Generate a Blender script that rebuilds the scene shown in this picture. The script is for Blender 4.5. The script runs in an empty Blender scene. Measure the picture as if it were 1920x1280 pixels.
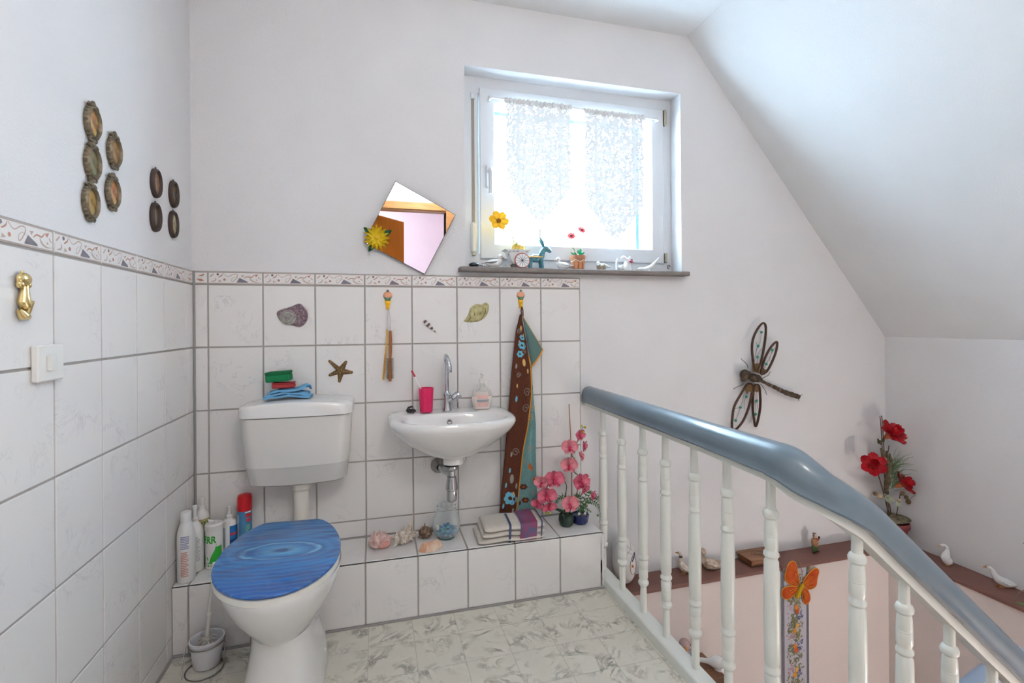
import bpy, math, random
from mathutils import Vector, Matrix
random.seed(7)
R = math.radians
PI = math.pi
sc = bpy.context.scene
col = sc.collection

# ---------------------------------------------------------------- camera
CAM = Vector((0.70943, -2.25491, 1.18139)); FPX = 926.51; SHY = -34.4645
_a, _c = R(15.35483), R(-0.41154)
_fw = Vector((math.sin(_a), math.cos(_a), 0)); _rt = Vector((math.cos(_a), -math.sin(_a), 0)); _up = Vector((0, 0, 1))
_r2 = _rt * math.cos(_c) + _up * math.sin(_c); _u2 = -_rt * math.sin(_c) + _up * math.cos(_c)
cd = bpy.data.cameras.new('camera'); cd.sensor_fit = 'HORIZONTAL'; cd.sensor_width = 36
cd.lens = FPX / 1920 * 36; cd.shift_y = SHY / 1920; cd.clip_start = 0.02
cam = bpy.data.objects.new('camera', cd); col.objects.link(cam)
cam.matrix_world = Matrix(((_r2.x, _u2.x, -_fw.x, CAM.x), (_r2.y, _u2.y, -_fw.y, CAM.y), (_r2.z, _u2.z, -_fw.z, CAM.z), (0, 0, 0, 1)))
sc.camera = cam

# ---------------------------------------------------------------- sky, daylight, exposure
sc.view_settings.view_transform = 'Standard'; sc.view_settings.look = 'None'
sc.view_settings.gamma = 1; sc.view_settings.use_curve_mapping = False
sc.view_settings.exposure = 0.2
w = bpy.data.worlds.new('overcast_sky'); sc.world = w; w.use_nodes = True
w.node_tree.nodes['Background'].inputs[0].default_value = (0.56, 0.80, 1.0, 1)
w.node_tree.nodes['Background'].inputs[1].default_value = 32.0
sc.cycles.max_bounces = 6; sc.cycles.diffuse_bounces = 4; sc.cycles.glossy_bounces = 3
sc.cycles.use_adaptive_sampling = True; sc.cycles.adaptive_threshold = 0.15; sc.cycles.adaptive_min_samples = 16; sc.cycles.use_denoising = True
sc.cycles.transparent_max_bounces = 12; sc.cycles.transmission_bounces = 8
sc.cycles.caustics_reflective = False; sc.cycles.caustics_refractive = False
sc.cycles.sample_clamp_indirect = 6.0
def portal(name, loc, rot, sx, sy):
    l = bpy.data.lights.new(name, 'AREA'); l.shape = 'RECTANGLE'; l.size = sx; l.size_y = sy
    l.cycles.is_portal = True
    o = bpy.data.objects.new(name, l); col.objects.link(o); o.location = loc; o.rotation_euler = rot
    return o
portal('daylight_portal', (1.70, 0.30, 1.91), (R(-90), 0, 0), 1.1, 0.95)          # the window of the photograph

# ---------------------------------------------------------------- helpers
def px(u, v, y):
    "photo pixel -> point on the plane at depth y"
    d = _fw + _r2 * ((u - 960) / FPX) - _u2 * ((v - 640 - SHY) / FPX)
    return CAM + d * ((y - CAM.y) / d.y)
def lin(c):
    return tuple(((x / 255 / 12.92) if x / 255 <= 0.04045 else ((x / 255 + 0.055) / 1.055) ** 2.4) for x in c)
MATS = {}
def mat(name, rgb=(200, 200, 200), rough=0.5, metal=0.0, trans=0.0, ior=1.45, spec=None, coat=0.0, bump=0.0, bscale=200.0, sss=0.0, var=0.0, vscale=30.0, emit=0.0, rgb2=None):
    if name in MATS: return MATS[name]
    m = bpy.data.materials.new(name); m.use_nodes = True; nt = m.node_tree; b = nt.nodes['Principled BSDF']
    c = lin(rgb)
    b.inputs['Base Color'].default_value = (*c, 1); b.inputs['Roughness'].default_value = rough
    b.inputs['Metallic'].default_value = metal; b.inputs['Transmission Weight'].default_value = trans; b.inputs['IOR'].default_value = ior
    if coat: b.inputs['Coat Weight'].default_value = coat; b.inputs['Coat Roughness'].default_value = 0.05
    if spec is not None: b.inputs['Specular IOR Level'].default_value = spec
    if emit: b.inputs['Emission Color'].default_value = (*c, 1); b.inputs['Emission Strength'].default_value = emit
    if bump or var or rgb2:
        tc = nt.nodes.new('ShaderNodeTexCoord')
    if bump:
        n = nt.nodes.new('ShaderNodeTexNoise'); n.inputs['Scale'].default_value = bscale; n.inputs['Detail'].default_value = 1
        bp = nt.nodes.new('ShaderNodeBump'); bp.inputs['Strength'].default_value = 1.0; bp.inputs['Distance'].default_value = bump
        nt.links.new(tc.outputs['Object'], n.inputs['Vector']); nt.links.new(n.outputs['Fac'], bp.inputs['Height']); nt.links.new(bp.outputs['Normal'], b.inputs['Normal'])
    if var or rgb2:
        n = nt.nodes.new('ShaderNodeTexNoise'); n.inputs['Scale'].default_value = vscale; n.inputs['Detail'].default_value = 2
        r = nt.nodes.new('ShaderNodeValToRGB'); r.color_ramp.elements[0].position = 0.35; r.color_ramp.elements[1].position = 0.65
        c2 = lin(rgb2) if rgb2 else tuple(x * (1 - var) for x in c)
        r.color_ramp.elements[0].color = (*c2, 1); r.color_ramp.elements[1].color = (*c, 1)
        nt.links.new(tc.outputs['Object'], n.inputs['Vector']); nt.links.new(n.outputs['Fac'], r.inputs['Fac']); nt.links.new(r.outputs['Color'], b.inputs['Base Color'])
    MATS[name] = m
    return m

def backlit(m, frac=0.05):
    "lets a little light through thin petals, leaves and lace"
    nt = m.node_tree; b = nt.nodes['Principled BSDF']; tl = nt.nodes.new('ShaderNodeBsdfTranslucent'); mx = nt.nodes.new('ShaderNodeMixShader'); mx.inputs[0].default_value = frac
    src = b.inputs['Base Color']
    if src.is_linked: nt.links.new(src.links[0].from_socket, tl.inputs[0])
    else: tl.inputs[0].default_value = src.default_value
    nt.links.new(b.outputs[0], mx.inputs[1]); nt.links.new(tl.outputs[0], mx.inputs[2]); nt.links.new(mx.outputs[0], nt.nodes['Material Output'].inputs['Surface'])
    return m
class M:
    "collects shapes, links them as ONE mesh object"
    def __init__(s): s.v = []; s.f = []; s.mi = []
    def add(s, vs, fs, mi=0, T=None):
        o = len(s.v)
        for p in vs:
            p = Vector(p)
            s.v.append(T @ p if T is not None else p)
        for f in fs: s.f.append([i + o for i in f]); s.mi.append(mi)
        return s
    def box(s, a, b, mi=0, c=0.0, T=None):
        a = Vector(a); b = Vector(b); lo = Vector([min(a[i], b[i]) for i in range(3)]); hi = Vector([max(a[i], b[i]) for i in range(3)])
        if not c:
            vs = [(x, y, z) for x in (lo.x, hi.x) for y in (lo.y, hi.y) for z in (lo.z, hi.z)]
            return s.add(vs, [(0, 1, 3, 2), (4, 6, 7, 5), (0, 4, 5, 1), (2, 3, 7, 6), (0, 2, 6, 4), (1, 5, 7, 3)], mi, T)
        vs = []; idx = {}
        for i in range(2):
            for j in range(2):
                for k in range(2):
                    P = [(lo, hi)[t][q] for q, t in enumerate((i, j, k))]; S = [1 if t == 0 else -1 for t in (i, j, k)]
                    for ax in range(3):
                        p = [P[q] + (0 if q == ax else S[q] * c) for q in range(3)]
                        idx[(i, j, k, ax)] = len(vs); vs.append(p)
        fs = []
        cor = lambda t, ax: idx[(*t, ax)]
        for ax in range(3):
            o1, o2 = [q for q in range(3) if q != ax]
            for sd in range(2):
                q = []
                for (x, y) in ((0, 0), (1, 0), (1, 1), (0, 1)):
                    t = [0, 0, 0]; t[ax] = sd; t[o1] = x; t[o2] = y; q.append(cor(t, ax))
                fs.append(q)
            for x in range(2):
                for y in range(2):
                    t0 = [0, 0, 0]; t1 = [0, 0, 0]
                    t0[o1] = t1[o1] = x; t0[o2] = t1[o2] = y; t0[ax] = 0; t1[ax] = 1
                    fs.append([cor(t0, o1), cor(t1, o1), cor(t1, o2), cor(t0, o2)])
        for i in range(2):
            for j in range(2):
                for k in range(2): fs.append([idx[(i, j, k, 0)], idx[(i, j, k, 1)], idx[(i, j, k, 2)]])
        return s.add(vs, fs, mi, T)
    def lathe(s, prof, n=24, mi=0, T=None, sx=1.0, sy=1.0):
        vs = []; fs = []; rings = []
        for r, z in prof:
            if r < 1e-6: rings.append([len(vs)]); vs.append((0, 0, z))
            else:
                rings.append(list(range(len(vs), len(vs) + n)))
                vs += [(r * sx * math.cos(2 * PI * i / n), r * sy * math.sin(2 * PI * i / n), z) for i in range(n)]
        for A, B in zip(rings, rings[1:]):
            for i in range(n):
                j = (i + 1) % n
                if len(A) == 1 and len(B) == 1: continue
                if len(A) == 1: fs.append((A[0], B[j], B[i]))
                elif len(B) == 1: fs.append((A[i], A[j], B[0]))
                else: fs.append((A[i], A[j], B[j], B[i]))
        return s.add(vs, fs, mi, T)
    def tube(s, path, r, n=8, mi=0, closed=False, T=None, flat=1.0, cap=True):
        P = [Vector(p) for p in path]; k = len(P)
        rr = list(r) if hasattr(r, '__len__') else [r] * k
        tg = []
        for i in range(k):
            a = P[(i - 1) % k] if (closed or i > 0) else P[i]; b = P[(i + 1) % k] if (closed or i < k - 1) else P[i]
            d = b - a; tg.append(d.normalized() if d.length > 1e-9 else Vector((0, 0, 1)))
        up = Vector((0, 0, 1)) if abs(tg[0].z) < 0.9 else Vector((0, 1, 0))
        nrm = (up - tg[0] * up.dot(tg[0])).normalized()
        vs = []; fs = []
        for i in range(k):
            nrm = (nrm - tg[i] * nrm.dot(tg[i]))
            nrm = nrm.normalized() if nrm.length > 1e-6 else tg[i].orthogonal().normalized()
            bn = tg[i].cross(nrm)
            for q in range(n):
                t = 2 * PI * q / n
                vs.append(P[i] + (nrm * math.cos(t) * flat + bn * math.sin(t)) * rr[i])
        for i in range(k if closed else k - 1):
            j = (i + 1) % k
            for q in range(n):
                q2 = (q + 1) % n
                fs.append((i * n + q, i * n + q2, j * n + q2, j * n + q))
        if not closed and cap:
            fs.append(tuple(range(n - 1, -1, -1))); fs.append(tuple((k - 1) * n + q for q in range(n)))
        return s.add(vs, fs, mi, T)
    def ell(s, c, r, nu=14, nv=9, mi=0, T=None):
        r = (r, r, r) if not hasattr(r, '__len__') else r
        prof = [(math.sin(PI * i / nv), -math.cos(PI * i / nv)) for i in range(nv + 1)]
        prof[0] = (0, -1); prof[-1] = (0, 1)
        X = Matrix.Translation(Vector(c)) @ Matrix.Diagonal((*r, 1))
        return s.lathe(prof, nu, mi, (T @ X) if T is not None else X)
    def prism(s, poly, z0, z1, mi=0, T=None):
        n = len(poly); vs = [(x, y, z0) for x, y in poly] + [(x, y, z1) for x, y in poly]
        fs = [tuple(range(n - 1, -1, -1)), tuple(range(n, 2 * n))] + [(i, (i + 1) % n, n + (i + 1) % n, n + i) for i in range(n)]
        return s.add(vs, fs, mi, T)
    def loft(s, rings, mi=0, T=None, cap0=True, cap1=True):
        n = len(rings[0]); vs = [p for r in rings for p in r]; fs = []
        for i in range(len(rings) - 1):
            for q in range(n):
                q2 = (q + 1) % n
                fs.append((i * n + q, i * n + q2, (i + 1) * n + q2, (i + 1) * n + q))
        if cap0: fs.append(tuple(range(n - 1, -1, -1)))
        if cap1: fs.append(tuple((len(rings) - 1) * n + q for q in range(n)))
        return s.add(vs, fs, mi, T)
    def grid(s, fn, nu, nv, mi=0, T=None):
        vs = [fn(i / nu, j / nv) for j in range(nv + 1) for i in range(nu + 1)]
        fs = [(j * (nu + 1) + i, j * (nu + 1) + i + 1, (j + 1) * (nu + 1) + i + 1, (j + 1) * (nu + 1) + i) for j in range(nv) for i in range(nu)]
        return s.add(vs, fs, mi, T)
    def dome(s, poly, h, rings=4, mi=0, T=None, base=0.0):
        "a closed outline (x,y) puffed up to height h"
        n = len(poly); cx = sum(p[0] for p in poly) / n; cy = sum(p[1] for p in poly) / n
        vs = []; fs = []
        for k in range(rings):
            t = k / rings; z = base + h * math.sin(PI / 2 * t) if k else base
            sc_ = math.cos(PI / 2 * t) if k else 1
            vs += [(cx + (x - cx) * sc_, cy + (y - cy) * sc_, z) for x, y in poly]
        vs.append((cx, cy, base + h))
        for k in range(rings - 1):
            for q in range(n):
                q2 = (q + 1) % n; fs.append((k * n + q, k * n + q2, (k + 1) * n + q2, (k + 1) * n + q))
        for q in range(n): fs.append(((rings - 1) * n + q, (rings - 1) * n + (q + 1) % n, rings * n))
        fs.append(tuple(range(n - 1, -1, -1)))
        return s.add(vs, fs, mi, T)
    def mesh(s, name, mats, angle=38):
        me = bpy.data.meshes.new(name); me.from_pydata([tuple(p) for p in s.v], [], s.f)
        for m_ in (mats if isinstance(mats, (list, tuple)) else [mats]): me.materials.append(m_)
        me.polygons.foreach_set('material_index', s.mi)
        me.update()
        if angle is not None:
            me.polygons.foreach_set('use_smooth', [True] * len(me.polygons)); me.set_sharp_from_angle(angle=R(angle))
        import bmesh
        bm = bmesh.new(); bm.from_mesh(me); bmesh.ops.recalc_face_normals(bm, faces=bm.faces); bm.to_mesh(me); bm.free()
        return me
    def build(s, name, mats, parent=None, angle=38, loc=None):
        return link(name, s.mesh(name, mats, angle), parent, loc)
def link(name, me, parent=None, loc=None):
    o = bpy.data.objects.new(name, me); col.objects.link(o)
    if parent is not None: o.parent = parent
    if loc is not None: o.location = loc
    return o
def tag(o, label, cat, group=None):
    o['label'] = label; o['category'] = cat
    if group: o['group'] = group
    return o
def thing(name, label, cat, loc=(0, 0, 0), rot=(0, 0, 0), group=None):
    o = bpy.data.objects.new(name, None); col.objects.link(o); o.empty_display_size = 0.05
    o.location = loc; o.rotation_euler = rot
    return tag(o, label, cat, group)
def struct(o, label=None):
    o['kind'] = 'structure'
    if label: o['label'] = label
    return o
def copy_tree(o, parent=None):
    c = o.copy(); col.objects.link(c); c.parent = parent
    for ch in o.children: copy_tree(ch, c)
    return c
def frame(loc, zdir, ydir=(0, 0, 1)):
    "matrix whose local z points along zdir, local y near ydir"
    z = Vector(zdir).normalized(); y = Vector(ydir); y = y - z * y.dot(z)
    y = y.normalized() if y.length > 1e-5 else z.orthogonal().normalized()
    x = y.cross(z)
    return Matrix(((x.x, y.x, z.x, loc[0]), (x.y, y.y, z.y, loc[1]), (x.z, y.z, z.z, loc[2]), (0, 0, 0, 1)))
WALLB = frame((0, 0, 0), (0, -1, 0))          # local x = world x, local y = world z, local z towards the room
def smooth_path(pts, k=6, closed=False):
    "Catmull-Rom through pts (any dimension, tuples)"
    P = [Vector(p) for p in pts]; out = []; n = len(P)
    for i in range(n if closed else n - 1):
        p1, p2 = P[i], P[(i + 1) % n]
        p0 = P[i - 1] if (closed or i > 0) else p1 * 2 - p2
        p3 = P[(i + 2) % n] if (closed or i + 2 < n) else p2 * 2 - p1
        for q in range(k):
            t = q / k
            out.append(0.5 * ((2 * p1) + (p2 - p0) * t + (2 * p0 - 5 * p1 + 4 * p2 - p3) * t * t + (3 * p1 - p0 - 3 * p2 + p3) * t ** 3))
    if not closed: out.append(P[-1])
    return out
def interp(tab, t):
    for (a, x), (b, y) in zip(tab, tab[1:]):
        if t <= b: return x + (y - x) * max(0, min(1, (t - a) / (b - a)))
    return tab[-1][1]
def petal_mesh(name, L, W, cup, mats, tipw=0.5, nl=5, nw=2, rnd=False):
    "petal along +y from the origin, curling up (+z) by cup"
    m = M()
    def fn(u, v):
        wv = W / 2 * (math.sin(PI * min(1, v ** tipw * 0.94 + 0.04)) ** 0.75)
        if rnd: wv = W / 2 * max(0.05, 1 - abs((v - .58) / (.60 if v < .58 else .425)) ** 2.4) ** .5
        x = (u - 0.5) * 2 * wv
        return (x, v * L, cup * v * v + 0.25 * W * (2 * (u - 0.5)) ** 2)
    m.grid(fn, nw, nl)
    return m.mesh(name, mats, 60)
def text_mesh(name, txt, size, T, mats, bend=None, parent=None, shear=0.0):
    "lettering as flat mesh; T places the text plane (x right, y up); bend = radius wraps it round a vertical cylinder"
    cu = bpy.data.curves.new(name, 'FONT'); cu.body = txt; cu.size = size; cu.align_x = 'CENTER'; cu.align_y = 'CENTER'; cu.shear = shear
    cu.offset = size * 0.035
    tmp = bpy.data.objects.new(name, cu); col.objects.link(tmp)
    dg = bpy.context.evaluated_depsgraph_get(); me = bpy.data.meshes.new_from_object(tmp.evaluated_get(dg))
    bpy.data.objects.remove(tmp)
    if bend:
        for v in me.vertices:
            a = v.co.x / bend; v.co = Vector((bend * math.sin(a), v.co.y, bend * math.cos(a)))
    me.transform(T); me.materials.clear(); me.materials.append(mats)
    o = bpy.data.objects.new(name, me); col.objects.link(o)
    if parent is not None: o.parent = parent
    return o
def cyl_patch(m, r, a0, a1, z0, z1, mi=0, n=8, T=None, sx=1, sy=1):
    "label patch on an upright cylinder (angles in degrees)"
    m.grid(lambda u, v: (r * sx * math.cos(R(a0 + (a1 - a0) * u)), r * sy * math.sin(R(a0 + (a1 - a0) * u)), z0 + (z1 - z0) * v), n, 1, mi, T)
# ---------------------------------------------------------------- surface materials
def node_mat(name):
    m = bpy.data.materials.new(name); m.use_nodes = True; nt = m.node_tree
    return m, nt, nt.nodes['Principled BSDF']
def N(nt, t, **kw):
    n = nt.nodes.new(t)
    for k, v in kw.items():
        if k in n.inputs: n.inputs[k].default_value = v
        else: setattr(n, k, v)
    return n
def plaster(name, rgb, bump=0.0012):
    m = mat(name, rgb, 0.85, spec=0.25, bump=bump, bscale=190, var=0.03, vscale=3)
    return m
def make_tile_mat():
    m, nt, b = node_mat('white_marbled_tile'); L = nt.links.new
    tc = N(nt, 'ShaderNodeTexCoord'); oi = N(nt, 'ShaderNodeObjectInfo')
    ad = N(nt, 'ShaderNodeVectorMath', operation='ADD'); mu = N(nt, 'ShaderNodeVectorMath', operation='SCALE'); mu.inputs['Scale'].default_value = 40
    cb = N(nt, 'ShaderNodeCombineXYZ'); L(oi.outputs['Random'], cb.inputs[0]); L(oi.outputs['Random'], cb.inputs[1]); L(cb.outputs[0], mu.inputs[0])
    L(tc.outputs['Object'], ad.inputs[0]); L(mu.outputs[0], ad.inputs[1])
    n1 = N(nt, 'ShaderNodeTexNoise'); n1.inputs['Scale'].default_value = 9; n1.inputs['Detail'].default_value = 5; n1.inputs['Roughness'].default_value = 0.65; n1.inputs['Distortion'].default_value = 1.2
    L(ad.outputs[0], n1.inputs['Vector'])
    s = N(nt, 'ShaderNodeMath', operation='SUBTRACT'); s.inputs[1].default_value = 0.5; L(n1.outputs['Fac'], s.inputs[0])
    a = N(nt, 'ShaderNodeMath', operation='ABSOLUTE'); L(s.outputs[0], a.inputs[0])
    r = N(nt, 'ShaderNodeValToRGB'); r.color_ramp.elements[0].position = 0.0; r.color_ramp.elements[1].position = 0.022
    r.color_ramp.elements[0].color = (1, 1, 1, 1); r.color_ramp.elements[1].color = (0, 0, 0, 1); L(a.outputs[0], r.inputs[0])
    n2 = N(nt, 'ShaderNodeTexNoise'); n2.inputs['Scale'].default_value = 6; L(ad.outputs[0], n2.inputs['Vector'])
    r2 = N(nt, 'ShaderNodeValToRGB'); r2.color_ramp.elements[0].position = 0.5; r2.color_ramp.elements[1].position = 0.68; L(n2.outputs['Fac'], r2.inputs[0])
    ml = N(nt, 'ShaderNodeMath', operation='MULTIPLY'); L(r.outputs[0], ml.inputs[0]); L(r2.outputs[0], ml.inputs[1])
    ml2 = N(nt, 'ShaderNodeMath', operation='MULTIPLY'); L(ml.outputs[0], ml2.inputs[0]); ml2.inputs[1].default_value = 0.42
    mx = N(nt, 'ShaderNodeMix', data_type='RGBA'); L(ml2.outputs[0], mx.inputs[0])
    mx.inputs[6].default_value = (*lin((233, 230, 228)), 1); mx.inputs[7].default_value = (*lin((178, 178, 186)), 1)
    L(mx.outputs[2], b.inputs['Base Color']); b.inputs['Roughness'].default_value = 0.22; b.inputs['Specular IOR Level'].default_value = 0.4
    return m
def make_floor_mat():
    m, nt, b = node_mat('marble_print_vinyl'); L = nt.links.new
    tc = N(nt, 'ShaderNodeTexCoord')
    sep = N(nt, 'ShaderNodeSeparateXYZ'); L(tc.outputs['Object'], sep.inputs[0])
    def cell(out, off, size):
        a = N(nt, 'ShaderNodeMath', operation='ADD'); a.inputs[1].default_value = off; L(out, a.inputs[0])
        d = N(nt, 'ShaderNodeMath', operation='DIVIDE'); d.inputs[1].default_value = size; L(a.outputs[0], d.inputs[0])
        f = N(nt, 'ShaderNodeMath', operation='FLOOR'); L(d.outputs[0], f.inputs[0])
        fr = N(nt, 'ShaderNodeMath', operation='FRACT'); L(d.outputs[0], fr.inputs[0])
        s_ = N(nt, 'ShaderNodeMath', operation='SUBTRACT'); s_.inputs[1].default_value = 0.5; L(fr.outputs[0], s_.inputs[0])
        ab = N(nt, 'ShaderNodeMath', operation='ABSOLUTE'); L(s_.outputs[0], ab.inputs[0])
        return f, ab
    fx, ex = cell(sep.outputs[0], -0.009, 0.166); fy, ey = cell(sep.outputs[1], 0.05, 0.166)
    cb = N(nt, 'ShaderNodeCombineXYZ'); L(fx.outputs[0], cb.inputs[0]); L(fy.outputs[0], cb.inputs[1])
    wn = N(nt, 'ShaderNodeTexWhiteNoise'); L(cb.outputs[0], wn.inputs['Vector'])
    sc_ = N(nt, 'ShaderNodeVectorMath', operation='SCALE'); sc_.inputs['Scale'].default_value = 30; L(wn.outputs['Color'], sc_.inputs[0])
    ad = N(nt, 'ShaderNodeVectorMath', operation='ADD'); L(tc.outputs['Object'], ad.inputs[0]); L(sc_.outputs[0], ad.inputs[1])
    n1 = N(nt, 'ShaderNodeTexNoise'); n1.inputs['Scale'].default_value = 9; n1.inputs['Detail'].default_value = 6; n1.inputs['Roughness'].default_value = 0.6; n1.inputs['Distortion'].default_value = 1.6
    L(ad.outputs[0], n1.inputs['Vector'])
    s = N(nt, 'ShaderNodeMath', operation='SUBTRACT'); s.inputs[1].default_value = 0.5; L(n1.outputs['Fac'], s.inputs[0])
    a = N(nt, 'ShaderNodeMath', operation='ABSOLUTE'); L(s.outputs[0], a.inputs[0])
    r = N(nt, 'ShaderNodeValToRGB'); r.color_ramp.elements[0].position = 0.0; r.color_ramp.elements[1].position = 0.075
    r.color_ramp.elements[0].color = (1, 1, 1, 1); r.color_ramp.elements[1].color = (0, 0, 0, 1); L(a.outputs[0], r.inputs[0])
    n2 = N(nt, 'ShaderNodeTexNoise'); n2.inputs['Scale'].default_value = 14; n2.inputs['Detail'].default_value = 5; L(ad.outputs[0], n2.inputs['Vector'])
    r2 = N(nt, 'ShaderNodeValToRGB'); r2.color_ramp.elements[0].position = 0.42; r2.color_ramp.elements[1].position = 0.66; L(n2.outputs['Fac'], r2.inputs[0])
    ml = N(nt, 'ShaderNodeMath', operation='MULTIPLY'); L(r.outputs[0], ml.inputs[0]); L(r2.outputs[0], ml.inputs[1])
    base = N(nt, 'ShaderNodeMix', data_type='RGBA'); L(n2.outputs['Fac'], base.inputs[0])
    base.inputs[6].default_value = (*lin((204, 199, 186)), 1); base.inputs[7].default_value = (*lin((228, 224, 212)), 1)
    mx = N(nt, 'ShaderNodeMix', data_type='RGBA'); L(ml.outputs[0], mx.inputs[0]); L(base.outputs[2], mx.inputs[6]); mx.inputs[7].default_value = (*lin((140, 136, 126)), 1)
    mxx = N(nt, 'ShaderNodeMath', operation='MAXIMUM'); L(ex.outputs[0], mxx.inputs[0]); L(ey.outputs[0], mxx.inputs[1])
    gt = N(nt, 'ShaderNodeMath', operation='GREATER_THAN'); gt.inputs[1].default_value = 0.4935; L(mxx.outputs[0], gt.inputs[0])
    g2 = N(nt, 'ShaderNodeMath', operation='MULTIPLY'); g2.inputs[1].default_value = 0.45; L(gt.outputs[0], g2.inputs[0])
    m2 = N(nt, 'ShaderNodeMix', data_type='RGBA'); L(g2.outputs[0], m2.inputs[0]); L(mx.outputs[2], m2.inputs[6]); m2.inputs[7].default_value = (*lin((130, 130, 122)), 1)
    L(m2.outputs[2], b.inputs['Base Color']); b.inputs['Roughness'].default_value = 0.42; b.inputs['Specular IOR Level'].default_value = 0.35
    return m
def make_wood(name, c1, c2, axis=2, scale=6.0, rough=0.5):
    m, nt, b = node_mat(name); L = nt.links.new
    tc = N(nt, 'ShaderNodeTexCoord'); mp = N(nt, 'ShaderNodeMapping'); sv = [14, 14, 14]; sv[axis] = 1.0; mp.inputs['Scale'].default_value = sv
    L(tc.outputs['Object'], mp.inputs[0])
    n = N(nt, 'ShaderNodeTexNoise'); n.inputs['Scale'].default_value = scale; n.inputs['Detail'].default_value = 6; L(mp.outputs[0], n.inputs['Vector'])
    r = N(nt, 'ShaderNodeValToRGB'); r.color_ramp.elements[0].position = 0.35; r.color_ramp.elements[1].position = 0.65
    r.color_ramp.elements[0].color = (*lin(c1), 1); r.color_ramp.elements[1].color = (*lin(c2), 1); L(n.outputs['Fac'], r.inputs[0])
    L(r.outputs[0], b.inputs['Base Color']); b.inputs['Roughness'].default_value = rough
    return m
TILE = make_tile_mat(); FLOORM = make_floor_mat()
WALLP = plaster('white_woodchip_paint', (228, 226, 227)); CEILP = plaster('white_ceiling_paint', (240, 241, 242))
LOWP = plaster('warm_lit_white', (226, 214, 210)); PINK = plaster('pink_wall_paint', (236, 213, 218))  # LOWP: warm light on the lower walls is put into its colour
GROUT = mat('grey_grout', (170, 163, 158), 0.9); CAULK = mat('grey_caulk', (148, 144, 142), 0.6)
WHITEPVC = mat('white_pvc', (218, 219, 222), 0.3, coat=0.1); BROWNP = mat('brown_painted_board', (128, 88, 78), 0.55, var=0.1, vscale=12)
DOORW = make_wood('orange_pine_door', (156, 84, 14), (176, 100, 22), 2, 6.0, 0.9); DOORW.node_tree.nodes['Principled BSDF'].inputs['Specular IOR Level'].default_value = 0.1; BEAMW = make_wood('pine_beam', (160, 108, 58), (184, 130, 76), 0)
STONE = mat('grey_stone_sill', (132, 124, 120), 0.7, var=0.18, vscale=60)

# ---------------------------------------------------------------- room shell
X1, ZC = 3.645, 2.683
o = struct(M().box((-0.05, -3.0, -0.2), (1.735, 0.02, 0)).build('floor', FLOORM, angle=None))
tw = struct(M().box((-0.25, -3.0, -0.2), (-0.008, 0.31, 2.9)).build('wall_left', [WALLP], angle=None))
wb = M()
wb.box((-0.008, 0.008, -0.2), (1.11, 0.31, 2.9)); wb.box((1.11, 0.008, -2.7), (2.255, 0.31, 1.425)); wb.box((1.11, 0.008, 2.378), (2.255, 0.31, 2.9)); wb.box((2.255, 0.008, -2.7), (3.9, 0.31, 2.9))
wb = struct(wb.build('wall_back', [WALLP], angle=None))
struct(M().box((X1, -3.0, -2.7), (3.9, 0.008, 1.30)).build('wall_right', WALLP, angle=None))
sl = M(); a = (2.298, ZC); b_ = (3.66, 1.066); nx, nz = 0.76, 0.64
pr_ = [a, b_, (b_[0] + nx * 0.3, b_[1] + nz * 0.3), (a[0] + nx * 0.3, a[1] + nz * 0.3)]
sl.prism(pr_, -0.3, 3.0, 0, frame((0, 0, 0), (0, -1, 0)))
struct(sl.build('wall_slope', plaster('white_slope_paint', (230, 231, 232)), angle=None))
struct(M().box((-0.25, -3.0, ZC), (2.62, 0.31, ZC + 0.15)).build('ceiling', CEILP, angle=None))
# lower storey of the stairwell
struct(M().box((1.735, -0.13, -2.7), (X1, 0.008, -0.118)).build('wall_back_lower', LOWP, angle=None))
struct(M().box((3.48, -3.0, -2.7), (X1, -0.13, -0.118)).build('wall_right_lower', LOWP, angle=None))
struct(M().box((1.60, -3.0, -2.7), (1.735, 0.008, -0.2)).build('wall_landing', LOWP, angle=None))
struct(M().box((1.735, -3.0, -2.8), (3.48, -0.13, -2.7)).build('floor_lower', FLOORM, angle=None))
for i, (p0, p1) in enumerate([((1.80, -0.145, -0.118), (2.735, 0.008, -0.1)), ((2.74, -0.145, -0.118), (3.465, 0.008, -0.1)), ((3.465, -2.99, -0.118), (X1, 0.008, -0.1))]):
    t = struct(M().box(p0, p1, 0, 0.003).build('trim_%d' % (i + 2), BROWNP, angle=None), ['reddish brown ledge board along the back wall, left length', 'reddish brown ledge board along the back wall, right length', 'reddish brown ledge board along the right wall'][i])
# wall behind the camera with a doorway to the pink room
wf = M()
YF = -3.0
wf.box((-0.25, YF - 0.15, -0.2), (0.62, YF, 2.9)); wf.box((0.62, YF - 0.15, 2.10), (1.42, YF, 2.9)); wf.box((1.42, YF - 0.15, -2.7), (1.70, YF, 2.9))
wf.box((1.70, YF - 0.15, -2.7), (3.9, YF, 2.9))
struct(wf.build('wall_front', CEILP, angle=None))
df = M(); df.box((0.54, YF, 0), (0.62, YF + 0.02, 2.10)); df.box((1.42, YF, 0), (1.50, YF + 0.02, 2.10)); df.box((0.54, YF, 2.10), (1.50, YF + 0.02, 2.17)); df.box((0.60, YF - 0.17, 0), (0.62, YF, 2.10)); df.box((1.42, YF - 0.17, 0), (1.44, YF, 2.10)); df.box((0.62, YF - 0.15, 2.085), (1.42, YF, 2.10))
dl = struct(df.build('door_1', BEAMW, angle=None), 'pine door frame of the doorway behind the camera')
dm = M(); dm.box((0, 0, 0.01), (0.79, 0.04, 2.06), 0, 0.004)
leaf = dm.build('door_leaf', DOORW, dl, angle=None); leaf.location = (0.63, YF - 0.16, 0); leaf.rotation_euler = (0, 0, R(-62))
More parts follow.
